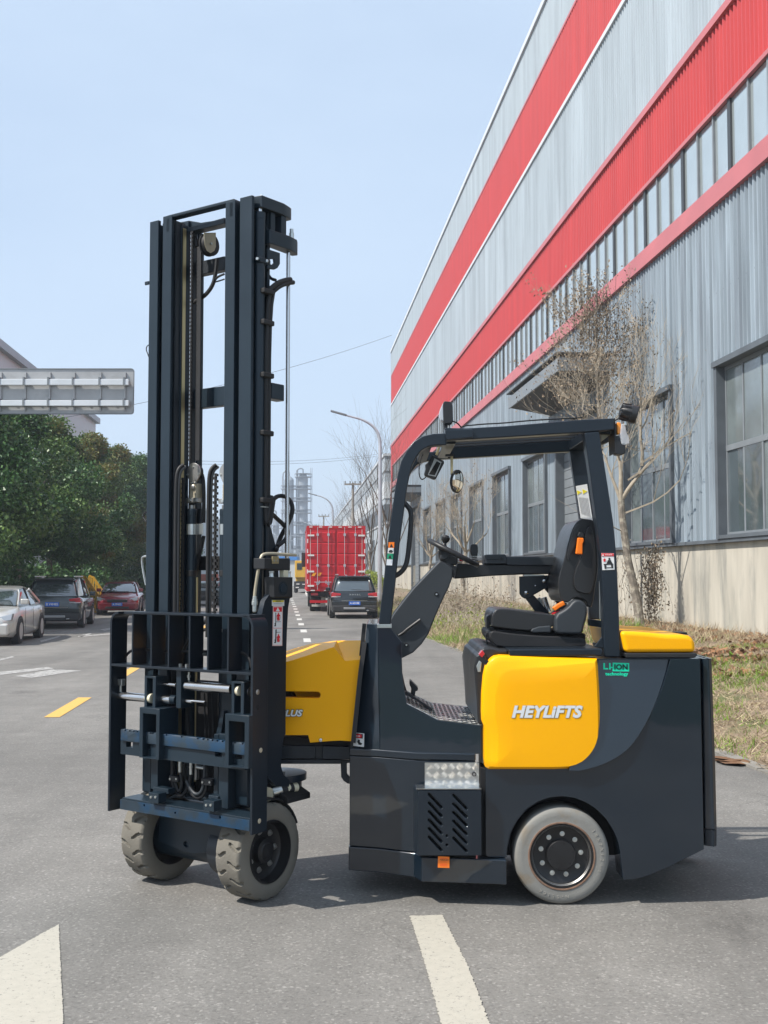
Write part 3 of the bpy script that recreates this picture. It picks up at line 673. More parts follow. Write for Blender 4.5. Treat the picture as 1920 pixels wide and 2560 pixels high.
# dry creeper hanging in front of the pink sill and on the plinth near the trunk
def creeper(label, top, n, ln, seed, leaves, spread=.4):
    t = thing('dry_creeper', label, 'creeper', tuple(top)); rg = random.Random(seed); mb = MB(); tips = []
    for k in range(n):
        p = Vector(top) + Vector((rg.gauss(0, spread), rg.gauss(0, spread * .8), rg.gauss(0, .25))); pts = [p.copy()]; L = ln * (.4 + .6 * rg.random())
        for j in range(7): p = p + Vector((rg.gauss(0, .05), rg.gauss(0, .05), -L / 7)); pts.append(p.copy())
        mb.tube(pts, [.006, .003], 3, caps=False); tips += pts
    obj('stems', mb, 'twig_dark', t, smooth=0)
    r = np.random.RandomState(seed); T = np.array([tuple(p) for p in tips]); k = r.randint(0, len(T), leaves); P = T[k] + r.randn(leaves, 3) * np.array([.05, .05, .1])
    D = unit(r.randn(leaves, 3) * .7 + np.array([0, 0, -1.0])); U = unit(np.cross(D, r.randn(leaves, 3))); s = .055 * (.5 + r.rand(leaves))
    obj('leaves', scatter_mesh('leaves', P, D, U, s * .6, s, 'vine_leaf', True), 'vine_leaf', t, smooth=0, recalc=False)
creeper('brown dried creeper hanging from the top of the vine covered tree', VP(1495, 730, D2), 60, 2.4, 2, 2200, .32)
creeper('dark dried creeper piled against the concrete base right of the plane tree trunk', VP(1628, 1400, 26.3), 42, 1.9, 4, 1700, .11)
creeper('thin dried creeper on the concrete base left of the plane tree trunk', VP(1563, 1400, 27.5), 16, 1.6, 5, 160, .12)
# smaller trees farther along the wall
for px, py, d, hgt, sd, lab in [(1162, 1500, 46, 3.6, 31, 'small bare tree with upright twigs seen through the cab above the steering wheel'), (1076, 1500, 60, 4.0, 37, 'small bare tree seen just right of the front grab handle'),
                                (1110, 1495, 75, 3.5, 41, 'bare sapling near the wall, far along inside the cab opening')]:
    p = VP(px, py, d); gz = .25; zb = Vector((p.x, p.y, gz))
    k = d / FPX
    st = [(zb, .10), (zb + Vector((-.1, 0, 1.2)), .085), (zb + Vector((.05, 0, 2.2)), .08)]
    lm = [(zb + Vector((.05, 0, 2.2)), (math.cos(a) * .75, math.sin(a) * .75, .55 + .35 * (i % 2)), 1.25, .05, 5) for i, a in enumerate((0.3, 1.6, 2.7, 3.6, 4.9))] + [(zb + Vector((0, 0, 2.2)), (0, 0, 1), 1.3, .05, 5)]
    bare_tree(lab, zb.x, zb.y, gz, st, lm, sd, 'bare trees on the verge', 300, lsz=.06)
# slender bare trees by the street lamp
for px, d, H, sd, lab in [(966, 62, 9.0, 51, 'tall slender bare tree right behind the near street lamp'), (925, 78, 9.0, 53, 'thin bare tree between the near lamp and the wooden pole'), (905, 100, 8.5, 57, 'fine bare tree just right of the wooden pole'), (860, 125, 8.0, 59, 'distant bare tree left of the wooden pole'), (800, 190, 8.5, 61, 'faint bare tree above the truck roof')]:
    x = (px - 960) / FPX * d; y = d + CAM.y; zb = Vector((x, y, .2)); st = [(zb, .11), (zb + Vector((.05, 0, 1.6)), .09), (zb + Vector((-.1, 0, 3.0)), .07)]
    rg = random.Random(sd); lm = [(zb + Vector((0, 0, 1.2 + .45 * i)), (math.cos(i * 2.4) * .38, math.sin(i * 2.4) * .38, 1), H * .42 - i * .12, .035 + d * .00012, 3) for i in range(8)]
    bare_tree(lab, x, y, .2, st, lm, sd, 'slender bare trees near the lamps', 0, 'twig_dark')
# brushwood heap and weeds in front of the plinth
def brush(label, x, y, z, rx, ry, h, n, seed, m='twig', leaves=900, lm='vine_leaf'):
    t = thing('brushwood', label, 'bush', (x, y, z)); rg = random.Random(seed); mb = MB(); tips = []
    for k in range(n):
        p = Vector((x + rg.gauss(0, rx * .5), y + rg.gauss(0, ry * .5), z - .05)); d = Vector((rg.gauss(0, .55), rg.gauss(0, .55), 1)).normalized(); L = h * (.35 + .75 * rg.random()); pts = [p.copy()]
        for j in range(4): d = (d + Vector((rg.gauss(0, .2), rg.gauss(0, .2), -.12))).normalized(); p = p + d * L / 4; pts.append(p.copy())
        mb.tube(pts, [.007, .003], 3, caps=False); tips += pts[1:]
    tw_ = obj('twigs', mb, m, t, smooth=0); tw_['kind'] = 'stuff'
    r = np.random.RandomState(seed); T = np.array([tuple(p) for p in tips]); k = r.randint(0, len(T), leaves); P = T[k] + r.randn(leaves, 3) * .05
    D = unit(r.randn(leaves, 3)); U = unit(np.cross(D, r.randn(leaves, 3))); s = .06 * (.5 + r.rand(leaves)); obj('leaves', scatter_mesh('leaves', P, D, U, s * .6, s, lm, True), lm, t, smooth=0, recalc=False)
p = VP(1160, 1480, 37); brush('large tangle of dry brushwood below the armrest, in front of the concrete base', p.x, p.y, .25, 1.6, 3.0, 1.35, 620, 1, leaves=2600)
p = VP(1085, 1500, 44); brush('dry brushwood left of the big tangle, seen under the steering column', p.x, p.y, .2, 1.3, 2.6, .9, 320, 2, leaves=1200)
p = VP(1200, 1520, 31); brush('dry weeds just left of the seat, on the verge', p.x, p.y, .2, 1.2, 2.0, .6, 300, 3, leaves=500, lm='leaf_lime')
p = VP(945, 1490, 70); brush('dry weeds at the foot of the near street lamp', p.x, p.y, .15, 1.0, 4, .9, 260, 4, leaves=700)
x, y = (925 - 960) / FPX * 76, 76 + CAM.y; t = thing('lime_shrub', 'bright yellow green shrub beside the black car ahead', 'shrub', (x, y, .1)); leaf_cloud('foliage', [(x, y, .9, 1.0, 1, .8), (x + .7, y, .7, .8, .8, .6), (x - .2, y + .5, 1.2, .8, .8, .6)], 5200, .13, 'leaf_lime', t, 71); obj('stem', MB().cyl((x, y, 0), (x, y, .5), .05, 6), 'twig', t)
# broad leaves
r0 = random.Random(5); bp = thing('weed_plant', 'small broad leaved weed on the verge right of the forklift', 'weed', tuple(onZ(1838, 1655, .22)))
for k in range(9):
    mb = MB(); c = onZ(1838, 1655, .22); a = r0.random() * 6.28; d = Vector((math.cos(a), math.sin(a), .5 + r0.random() * .5)).normalized(); s = Vector((-math.sin(a), math.cos(a), 0)); L = .16 + .1 * r0.random()
    mb.add([c, c + d * L * .5 + s * .05, c + d * L, c + d * L * .5 - s * .05], [(0, 1, 2), (0, 2, 3)]); obj('leaf', mb, 'green_grass', bp, smooth=0, recalc=False)
# single big leaves by the kerb
for i, (px, py) in enumerate([(1805, 1897), (1818, 1902), (1836, 1908), (1850, 1665), (1800, 1658)]):
    c = onZ(px, py, .012 if py > 1800 else .2); mb = MB(); rg = random.Random(i + 3); ring = [(c.x + .13 * math.cos(a) * (.7 + .5 * rg.random()), c.y + .10 * math.sin(a) * (.7 + .5 * rg.random()), c.z + .022 * rg.random()) for a in [k * .785 for k in range(8)]]
    mb.add(ring + [(c.x, c.y, c.z)], [(k, (k + 1) % 8, 8) for k in range(8)])
    o = obj('fallen_leaf', mb, 'dead_leaf', smooth=0, recalc=False); tag(o, ['curled rusty leaf at the kerb, nearest the forklift', 'rusty leaf lying second along the kerb beside the forklift tail', 'rusty leaf at the kerb, farthest right of the three', 'single pale brown leaf among the weeds right of the forklift tail', 'brown leaf lying closest to the rear yellow cover'][i], 'leaf', 'big fallen leaves')

# ------------------------------------------------------------------ road sign, lamps, poles, wires
DS = 30.0
def SP(px, py, dy=0.0): return onY(px, py, DS + CAM.y + dy)
sg = thing('road_sign', 'back of a large grey overhead road sign on two pale beams, top left', 'road sign', (VP(-120, 1435, DS).x, DS + CAM.y, 0))
p0 = SP(-70, 1035); p1 = SP(335, 922); mb = MB(); x0, x1, z0, z1 = p0.x, p1.x, p0.z, p1.z; rr = .07
ring = []
for cx, cz, a0 in ((x1 - rr, z1 - rr, 0), (x0 + rr, z1 - rr, 90), (x0 + rr, z0 + rr, 180), (x1 - rr, z0 + rr, 270)):
    ring += [(cx + rr * math.cos(R(a0 + k * 30)), DS + CAM.y, cz + rr * math.sin(R(a0 + k * 30))) for k in range(4)]
mb.prism(ring, (0, .03, 0)); mb2 = MB(); mb2.bar(ring + ring[:1], .018, (0, 1, 0), .05)
obj('sign_panel', mb, 'sign_metal', sg, smooth=30); obj('rim', mb2, 'frame_grey', sg, smooth=30)
for yy, nm in ((948, 963), (1001, 1015)):
    a = SP(-120, yy, -.16); b = SP(322, nm, -.16); o = obj('beam', MB().box(SP(-150, yy).x, b.x, DS + CAM.y - .20, DS + CAM.y - .08, b.z, a.z), 'sign_beam', sg, bevel=.01)
for k in range(8):
    px = 3 + 61 * (k - 1) + (5 if k > 4 else 0)
    if px < -80 or k > 6: continue
    xx = SP(px, 1000).x
    br = obj('bracket', MB().box(xx - .018, xx + .018, DS + CAM.y - .05, DS + CAM.y - .003, SP(0, 1028).z, SP(0, 931).z), 'sign_metal', sg, smooth=0)
    for yc in (955, 1008):
        zc = SP(0, yc).z; obj('clamp', MB().box(xx - .022, xx + .022, DS + CAM.y - .215, DS + CAM.y - .05, zc - .105, zc + .10), 'frame_grey', br, smooth=0)
xx = SP(-150, 1000).x; obj('post', MB().cyl((xx, DS + CAM.y - .14, 0), (xx, DS + CAM.y - .14, 7.6), .13, 20), 'galvanised', sg)
def lamp(label, base, d, path, r0, r1):
    pts = [onY(px, py, d + CAM.y) for px, py in path]; pts[0].z = 0; t = thing('street_lamp', label, 'street lamp', tuple(pts[0]), group='street lamps on the right side')
    mb = MB(); mb.tube(pts, [r0, r1], 10, 2); obj('pole', mb, 'galvanised', t)
    a = pts[-1]; b = pts[-2]; dd = (a - b).normalized(); mb = MB(); h = a + dd * .75
    mb.bar([a - dd * .1, a + dd * .35, h], .09, (0, 1, 0), .26); obj('lamp_head', mb, 'frame_grey', t, bevel=.02)
    mb = MB(); mb.cyl(pts[0], pts[0] + Vector((0, 0, .6)), r0 * 1.5, 12); obj('base_sleeve', mb, 'galvanised', t)
lamp('near tall grey street lamp with a long curved arm, right of the red truck', 0, 57, [(949, 1520), (950, 1300), (950.5, 1140), (950, 1100), (944, 1080), (931, 1063), (905, 1048), (880, 1042), (862, 1037)], .11, .045)
lamp('second street lamp with curved arm above the red truck', 0, 106, [(833, 1480), (832, 1330), (832, 1275), (829, 1262), (820, 1250), (806, 1242), (790, 1238)], .11, .05)
lamp('third, faint street lamp arm in the distance beside the refinery', 0, 190, [(786, 1460), (785, 1340), (784, 1320), (778, 1312), (765, 1307), (758, 1306)], .12, .06)
def utility(label, px, d, top, arm, ya):
    x = (px - 960) / FPX * d; y = d + CAM.y; zt = onY(px, top, y).z; t = thing('utility_pole', label, 'utility pole', (x, y, 0), group='wooden utility poles')
    obj('pole', MB().cyl((x, y, 0), (x, y, zt), .16, 10, .10), 'wood_pole', t)
    a = onY(arm[0], ya, y); b = onY(arm[1], ya, y); mb = MB().box(a.x, b.x, y - .2, y - .08, a.z - .07, a.z + .07); obj('crossarm', mb, 'wood_pole', t, smooth=0)
    for k in range(4):
        xx = a.x + (b.x - a.x) * (.05 + .3 * k); obj('insulator', MB().cyl((xx, y - .14, a.z + .07), (xx, y - .14, a.z + .28), .05, 8), 'frame_grey', t)
utility('nearer wooden utility pole with a crossarm, behind the red truck', 882, 95, 1207, (861, 902), 1211)
utility('farther wooden utility pole with a crossarm', 809, 150, 1289, (796, 823), 1291)
utility('farthest wooden utility pole, left part of the crossarm hidden in haze', 789, 215, 1312, (781, 798), 1314)
def wire(label, a, b, sag, r=.012):
    pts = [a.lerp(b, k / 24) - Vector((0, 0, sag * 4 * (k / 24) * (1 - k / 24))) for k in range(25)]
    o = obj('overhead_wire', MB().tube(pts, r, 4), 'wire'); tag(o, label, 'wire', 'overhead wires')
wire('thin wire rising to the top corner of the red banded factory', onY(-60, 1080, 60), onY(979, 838, 104 + CAM.y), .8, .016)
wire('upper of the two sagging wires reaching the second factory', onY(-100, 1105, 55), onY(940, 1136, 112 + CAM.y), .9, .014)
wire('lower of the two sagging wires reaching the second factory', onY(-100, 1112, 55), onY(940, 1141, 112 + CAM.y), .95, .014)

# ------------------------------------------------------------------ yellow steps beside the trees
Y0 = 45 + CAM.y
st = thing('yellow_steps', 'yellow steel stair with railing rising between the black and red parked cars', 'stairs', tuple(onY(240, 1500, Y0).to_tuple()[:2]) + (0,))
A = onY(203, 1440, Y0); Bp = onY(214, 1444, Y0); Cc = onY(252, 1500, Y0); dn = Vector((0, 0, -.42))
for off in (0, 1.2):
    o_ = Vector((0, off, 0)); mb = MB(); 
    for q in (Vector(), dn): mb.bar([A + q + o_, Bp + q + o_, Cc + q + o_], .09, (0, 1, 0), .06)
    obj('handrail', mb, 'yellow_rail', st, smooth=0)
    for k in range(9):
        P_ = A.lerp(Bp, k / 2) if k < 2 else Bp.lerp(Cc, (k - 2) / 6); obj('baluster', MB().box(P_.x - .03, P_.x + .03, P_.y + off - .02, P_.y + off + .02, P_.z - .42, P_.z), 'yellow_rail', st, smooth=0)
    mb = MB(); mb.bar([Bp + o_ + dn * 2.2, Cc + o_ + dn * 2.1], .22, (0, 1, 0), .05); obj('stringer', mb, 'yellow_rail', st, smooth=0)
for k in range(8):
    P_ = Bp.lerp(Cc, k / 7) + dn * 2.1; obj('step', MB().box(P_.x - .13, P_.x + .13, P_.y, P_.y + 1.2, P_.z - .02, P_.z + .02), 'yellow_rail', st, smooth=0)
for P_ in (A, Bp): obj('post', MB().box(P_.x - .05, P_.x + .05, P_.y - .04, P_.y + .04, 0, P_.z - .4), 'yellow_rail', st, smooth=0)

# ------------------------------------------------------------------ cars
mat('car_black', (0.012, 0.015, 0.018), 0.18, 0.1, coat=1.0); mat('car_dark_green', (0.014, 0.022, 0.024), 0.2, 0.1, coat=1.0)
mat('car_champagne', (0.62, 0.60, 0.56), 0.28, 0.35, coat=1.0); mat('car_red', (0.27, 0.012, 0.022), 0.25, 0.1, coat=1.0)
mat('car_glass', (0.04, 0.055, 0.06), 0.04, spec=1.0, ior=1.8, coat=0.5); mat('car_rubber', (0.022, 0.022, 0.022), 0.8, var=.2); mat('car_plastic', (0.03, 0.03, 0.032), 0.6)
mat('alloy', (0.62, 0.62, 0.63), 0.3, 0.8); mat('tail_red', (0.55, 0.02, 0.03), 0.2, coat=1.0); mat('tail_clear', (0.75, 0.70, 0.70), 0.15, coat=1); mat('head_lens', (0.50, 0.52, 0.54), 0.08, .4, coat=1.0)
mat('plate_blue', (0.03, 0.16, 0.66), 0.4); mat('print_white', (0.82, 0.82, 0.80), 0.5); mat('chrome', (0.75, 0.75, 0.76), 0.1, 1.0); mat('amber', (0.9, 0.30, 0.02), .3, coat=.5)
mat('skid_grey', (0.38, 0.38, 0.38), 0.4, .5)
def sect(w, zb, zs, zt, y, wt=None):
    """half outline mirrored: sill, side, shoulder, top"""
    wt = wt or w * .86; h = [(w * .90, zb), (w * .985, zb + .10), (w, zs - .18), (w * .985, zs - .03), (wt, zt - .015), (wt * .6, zt)]
    return [(x, y, z) for x, z in h] + [(-x, y, z) for x, z in reversed(h)]
def car(name, label, cat, body, st, gh, wheels, front_view, kind):
    """st: stations (y, half width, bottom, shoulder, top[, top half width]); gh: (y, half width base, zbase, half width roof, zroof)"""
    t = thing(name, label, cat, (0, 0, 0)); t['_o'] = [0, 0, 0]
    mb = MB(); mb.loft([sect(s[1], s[2], s[3], s[4], s[0], s[5] if len(s) > 5 else None) for s in st]); bo = obj('body', mb, body, t, smooth=50)
    mb = MB(); rings = []
    for y, wb, zb, wr, zr in gh: rings.append([(wb, y, zb), (wr + (wb - wr) * .25, y, zb + (zr - zb) * .72), (wr, y, zr - .035), (wr * .75, y, zr), (-wr * .75, y, zr), (-wr, y, zr - .035), (-wr - (wb - wr) * .25, y, zb + (zr - zb) * .72), (-wb, y, zb)])
    mb.loft(rings); obj('windows', mb, 'car_glass', t, smooth=50)
    hi = [g_ for g_ in gh if g_[4] > max(q[4] for q in gh) - .12]; mb = MB()
    rr = [[(g_[3] + .012, g_[0], g_[4] - .06), (g_[3] * .9, g_[0], g_[4] + .015), (0, g_[0], g_[4] + .03), (-g_[3] * .9, g_[0], g_[4] + .015), (-g_[3] - .012, g_[0], g_[4] - .06)] for g_ in hi]
    mb.loft(rr); obj('roof', mb, body, t, smooth=50)
    # pillars down the sides
    n = len(gh)
    for k in (0, n - 1) + ((n // 2,) if n > 3 else ()):
        for sgn in (1, -1):
            g_ = gh[k]; q = gh[1] if k == 0 else (gh[-2] if k == n - 1 else g_)
            mb = MB(); mb.bar([(sgn * (g_[1] + .004), g_[0], g_[2]), (sgn * (q[3] + (q[1] - q[3]) * .25 + .008), (g_[0] + q[0]) / 2 * .3 + q[0] * .7, q[2] + (q[4] - q[2]) * .72), (sgn * (q[3] + .008), q[0], q[4] - .03)], .075 if k in (0, n - 1) else .05, (sgn, 0, 0), .03)
            obj('pillar', mb, body if k != n // 2 else 'car_plastic', t, smooth=0)
    rad, ys, wt = wheels
    for y in ys:
        for sgn in (1, -1):
            w_ = max(s[1] for s in st); mb = MB(); mb.cyl((sgn * (w_ - .18), y, rad + .01), (sgn * (w_ + .006), y, rad + .01), rad * 1.13, 24); obj('wheel_arch', mb, 'car_plastic', t)
            mb = MB(); mb.lathe([(rad * .66, -.1), (rad * .93, -.105), (rad, -.07), (rad, .07), (rad * .93, .105), (rad * .66, .1)], (sgn * (w_ - .085), y, rad), (sgn, 0, 0), 28, True); wh = obj('wheel', mb, 'car_rubber', t)
            mb = MB(); mb.lathe([(rad * .66, .10), (rad * .6, .06), (rad * .58, -.05)], (sgn * (w_ - .085), y, rad), (sgn, 0, 0), 28)
            obj('rim', mb, 'alloy', wh); mb = MB(); mb.cyl((sgn * (w_ - .06), y, rad), (sgn * (w_ - .055), y, rad), rad * .6, 20); obj('brake_disc', mb, 'car_plastic', wh)
            for k in range(5):
                an = k * 2 * math.pi / 5 + y; c = Vector((sgn * (w_ - .01), y, rad)); dd = Vector((0, math.cos(an), math.sin(an))); mb = MB(); mb.bar([c, c + dd * rad * .63], .055, (1, 0, 0), .02); obj('spoke', mb, 'alloy', wh, smooth=0)
    for sgn in (1, -1):
        g_ = gh[0] if front_view == 'f' else gh[-1]; gy = gh[-1][0] if kind['fwd'] > 0 else gh[0][0]
        mb = MB(); mb.box(min(sgn * (g_[1] + .04), sgn * (g_[1] + .24)), max(sgn * (g_[1] + .04), sgn * (g_[1] + .24)), gy - .09 - .25 * kind['fwd'], gy + .06 - .25 * kind['fwd'], g_[2] + .02, g_[2] + .17); obj('mirror', mb, body, t, bevel=.03)
    return t
def put(t, px, d, rz, scale=1.0, x=None):
    xx = (px - 960) / FPX * d if x is None else x; t.location = (xx, d + CAM.y, 0.003); t.rotation_euler = (0, 0, rz); t.scale = (scale,) * 3
# car axes: +y is the end away from the camera when rz = 0 ; the end at y = -L/2 faces the camera
def part(t, name, m, *boxes, **k):
    mb = MB()
    for b in boxes: mb.box(*b)
    return obj(name, mb, m, t, bevel=k.pop('bevel', 0), **k)
def quad_part(t, name, m, pts, th=.02, **k):
    mb = MB(); mb.prism(pts, (0, th, 0)); return obj(name, mb, m, t, **k)
def plate(t, y, z, s='AA 60188', w=.44):
    p = part(t, 'number_plate', 'plate_blue', (-w / 2, w / 2, y - .012, y, z - .07, z + .07), smooth=0)
    text('plate_characters', s, .105, 'print_white', p, (0, y - .014, z), (1, 0, 0), (0, 0, 1), .001, .002)
def suv(label, body, rear_text, name='parked_suv', green=False):
    st = [(-2.25, .80, .42, .78, .86), (-2.2, .88, .30, .95, 1.02, .80), (-2.05, .915, .24, 1.0, 1.08, .80), (-1.4, .92, .22, 1.0, 1.05), (1.3, .92, .22, .98, 1.02), (1.9, .90, .24, .90, .98, .74), (2.2, .84, .30, .78, .86), (2.28, .70, .40, .64, .70)]
    gh = [(-2.12, .80, 1.06, .74, 1.10), (-1.78, .80, 1.06, .64, 1.60), (-.3, .80, 1.04, .66, 1.68), (.55, .80, 1.04, .64, 1.64), (1.35, .78, 1.0, .66, 1.04)]
    t = car(name, label, 'car', body, st, gh, (.35, (-1.38, 1.35), 0), 'r', {'fwd': 1})
    quad_part(t, 'spoiler', body, [(-.66, -1.98, 1.60), (.66, -1.98, 1.60), (.62, -1.98, 1.655), (-.62, -1.98, 1.655)], .35, bevel=.01)
    for s in (1, -1):
        part(t, 'roof_rail', 'alloy', (min(s * .60, s * .66), max(s * .60, s * .66), -1.7, .5, 1.68, 1.725), bevel=.012)
        q = quad_part(t, 'tail_light', 'tail_red', [(s * .88, -2.235, 1.02), (s * .52, -2.235, .97), (s * .54, -2.235, .86), (s * .90, -2.235, .84)], .14, bevel=.015)
        obj('clear_lens', MB().box(min(s * .54, s * .895), max(s * .54, s * .895), -2.25, -2.15, .835, .862), 'tail_clear', q, smooth=0)
        part(t, 'reflector', 'tail_red', (min(s * .62, s * .80), max(s * .62, s * .80), -2.265, -2.2, .535, .565), smooth=0)
    part(t, 'bumper', 'car_plastic', (-.86, .86, -2.30, -2.0, .26, .52), bevel=.05); part(t, 'upper_bumper', body, (-.875, .875, -2.27, -2.0, .50, .68), bevel=.03)
    part(t, 'chrome_strip', 'chrome', (-.5, .5, -2.262, -2.2, .685, .70), smooth=0); part(t, 'skid_plate', 'skid_grey', (-.42, .42, -2.33, -2.2, .36, .44), bevel=.02)
    part(t, 'rear_wiper', 'car_plastic', (-.12, .32, -2.11, -2.09, 1.10, 1.13), smooth=0); part(t, 'exhaust', 'chrome', (.46, .56, -2.32, -2.2, .30, .34), bevel=.01)
    part(t, 'tailgate_seam', 'car_plastic', (-.5, .5, -2.264, -2.24, .705, .712), smooth=0)
    plate(t, -2.31 if not green else -2.262, .60 if not green else .80, *rear_text[:1])
    if len(rear_text) > 1: text('lettering', rear_text[1], .085, 'chrome', t, (.02, -2.262, .93), (1, 0, 0), (0, 0, 1), .002, .003, spacing=1.9)
    return t
t = suv('black suv seen from behind, standing right of the red box truck', 'car_black', ('A 60188', 'HAVAL')); put(t, 879, 41.2, -AX, .9)
t = suv('dark suv parked with its back to us under the evergreen trees', 'car_dark_green', ('B V4H85',), green=True); put(t, 165, 33.9, R(8.5), .87, x=-9.73)
def sedan(label, body, name='parked_sedan'):
    st = [(-2.35, .62, .38, .60, .66), (-2.25, .80, .22, .66, .74, .66), (-1.95, .88, .19, .74, .84, .70), (-1.1, .905, .18, .86, .97, .76), (1.3, .905, .18, .90, 1.0), (2.0, .87, .22, .90, 1.02, .72), (2.35, .78, .34, .84, .95, .66)]
    gh = [(-1.15, .76, .97, .70, 1.0), (-.35, .78, .95, .60, 1.38), (.3, .79, .95, .61, 1.45), (1.0, .79, .97, .60, 1.40), (1.85, .74, 1.0, .66, 1.04)]
    t = car(name, label, 'car', body, st, gh, (.33, (-1.42, 1.38), 0), 'f', {'fwd': -1})
    for s in (1, -1):
        q = quad_part(t, 'headlight', 'head_lens', [(s * .86, -2.20, .80), (s * .50, -2.31, .70), (s * .52, -2.33, .60), (s * .84, -2.26, .63)], .2, bevel=.015)
        part(t, 'fog_lamp', 'head_lens', (min(s * .58, s * .76), max(s * .58, s * .76), -2.34, -2.2, .36, .44), bevel=.02)
        part(t, 'door_handle', 'chrome', (min(s * .90, s * .925), max(s * .90, s * .925), -.05, .15, .82, .85), (min(s * .90, s * .925), max(s * .90, s * .925), .95, 1.15, .83, .86), smooth=0)
        part(t, 'door_seam', 'car_plastic', *[(min(s * .905, s * .909), max(s * .905, s * .909), yy, yy + .012, .28, .9) for yy in (-.85, .2, 1.15)], smooth=0)
    part(t, 'grille', 'car_plastic', (-.42, .42, -2.385, -2.2, .56, .66), bevel=.02); part(t, 'chrome_strip', 'chrome', (-.44, .44, -2.39, -2.3, .665, .685), smooth=0)
    part(t, 'bumper', body, (-.80, .80, -2.37, -2.0, .24, .56), bevel=.07, seg=3); part(t, 'air_intake', 'car_plastic', (-.5, .5, -2.38, -2.2, .28, .38), bevel=.02); part(t, 'wiper', 'car_plastic', (-.5, .4, -1.16, -1.13, .99, 1.01), smooth=0)
    return t
t = sedan('champagne silver sedan with its nose to us, cut by the left edge', 'car_champagne'); put(t, -5, 26.34, R(6.4), .87, x=-9.06); plate(t, -2.392, .47, 'A K5207')
t = sedan('dark red sedan facing us beside the mast', 'car_red'); put(t, 305, 44.4, R(9), .88); plate(t, -2.392, .47, 'A 7P433')

# ------------------------------------------------------------------ red box truck
mat('truck_red', (0.56, 0.003, 0.012), 0.4, coat=.3, var=.08, vs=1.5, dirt=((.36, .01, .015), .8, .56, .85)); mat('truck_red_light', (0.55, 0.01, 0.016), 0.45); mat('strip_white', (0.80, 0.78, 0.76), .5); mat('mud_flap', (.55, .54, .5), .7, var=.2, vs=8)
mat('chevron', (0.95, 0.38, 0.02), .5)
DT = 46.5; k_ = DT / FPX
X0 = (768 - 960) * k_; X1 = (913 - 960) * k_; ZT = 1.56 + (1435 - 1316) * k_; ZB = 1.56 + (1435 - 1474) * k_; TY = DT + CAM.y
tk = thing('box_truck', 'red box truck seen from behind with two tall rear doors', 'truck', ((X0 + X1) / 2, TY, 0), group=None); tk['_o'] = [0, 0, 0]; tk.location = (0, 0, 0)
hw = (X1 - X0) / 2; tk.location = ((X0 + X1) / 2, TY, 0); tk.rotation_euler = (0, 0, -AX)
def TB(name, m, *b, par=None, bevel=0, **k): return obj(name, (lambda mb: [mb.box(*q) for q in b] and mb)(MB()), m, par or tk, bevel=bevel, **k)
TB('cargo_box', 'truck_red', (-hw, hw, .03, 7.2, ZB, ZT))
TB('door_frame', 'truck_red_light', (-hw - .01, hw + .01, -.03, .05, ZT - .10, ZT + .02), (-hw - .01, -hw + .11, -.03, .05, ZB, ZT - .10), (hw - .11, hw + .01, -.03, .05, ZB, ZT - .10), (-hw - .01, hw + .01, -.03, .05, ZB - .06, ZB + .02), smooth=0)
for s in (-1, 1):
    a, b = (-hw + .115, -.03) if s < 0 else (.03, hw - .115)
    dr = TB('rear_door', 'truck_red', (a, b, -.02, .03, ZB + .03, ZT - .12), smooth=0)
    for j in range(5):
        z0 = ZB + .10 + j * (ZT - ZB - .3) / 5; mb = MB(); h_ = (ZT - ZB - .3) / 5 - .035
        mb.loft([[(a + .03, -.021, z0), (b - .03, -.021, z0), (b - .03, -.021, z0 + h_), (a + .03, -.021, z0 + h_)], [(a + .04, -.036, z0 + .02), (b - .04, -.036, z0 + .02), (b - .04, -.036, z0 + h_ - .03), (a + .04, -.036, z0 + h_ - .03)]]); obj('door_panel', mb, 'truck_red', dr, smooth=0)
    for q in (.30, .72): 
        xx = a + (b - a) * q; obj('lock_rod', MB().cyl((xx, -.085, ZB), (xx, -.085, ZT - .03), .012, 8), 'galvanised', dr)
        for zz in (ZT - .35, ZB + 1.0, ZB + .25): obj('rod_guide', MB().box(xx - .045, xx + .045, -.1, -.05, zz - .05, zz + .05), 'galvanised', dr, smooth=0)
    for zz in (ZB + .16, ZB + .75, ZB + 1.42, ZT - .38):
        xo = -hw + .02 if s < 0 else hw - .02; obj('hinge', MB().box(min(xo, xo - s * .27), max(xo, xo - s * .27), -.075, -.05, zz - .035, zz + .035), 'strip_white', dr, smooth=0)
    xs = -hw + .125 if s < 0 else hw - .125; obj('seal', MB().box(min(xs, xs - s * .015), max(xs, xs - s * .015), -.035, -.02, ZB + .04, ZT - .13), 'strip_white', dr, smooth=0)
xx = -hw + .3; q = TB('locking_handle', 'galvanised', (-.9, -.2, -.12, -.10, ZB + .30, ZB + .33), (-.72, -.68, -.12, -.1, ZB + .25, ZB + .38), (-.44, -.40, -.12, -.1, ZB + .25, ZB + .38), smooth=0)
for j in range(6): TB('reflective_strip', 'strip_white', (-hw + .08 + j * (2 * hw - .3) / 5.2, -hw + .22 + j * (2 * hw - .3) / 5.2, -.036, -.03, ZT - .05, ZT - .01), smooth=0)
for j in range(5):
    for s in (-1, 1): TB('reflective_strip', 'strip_white', (min(s * (hw - .0), s * (hw - .04)), max(s * hw, s * (hw - .04)), -.036, -.03, ZB + .25 + j * .42, ZB + .42 + j * .42), smooth=0)
for j in range(3): TB('reflective_strip', 'strip_white', (-hw + .15 + j * .55, -hw + .33 + j * .55, -.036, -.03, ZB - .05, ZB - .01), smooth=0)
for j in range(2):
    mb = MB(); x_ = -hw + .18 + j * .22; mb.prism([(x_, -.062, ZB + .56), (x_ + .13, -.062, ZB + .56), (x_ + .21, -.062, ZB + .70), (x_ + .08, -.062, ZB + .70)], (0, .006, 0)); obj('chevron', mb, 'chevron', tk, smooth=0)
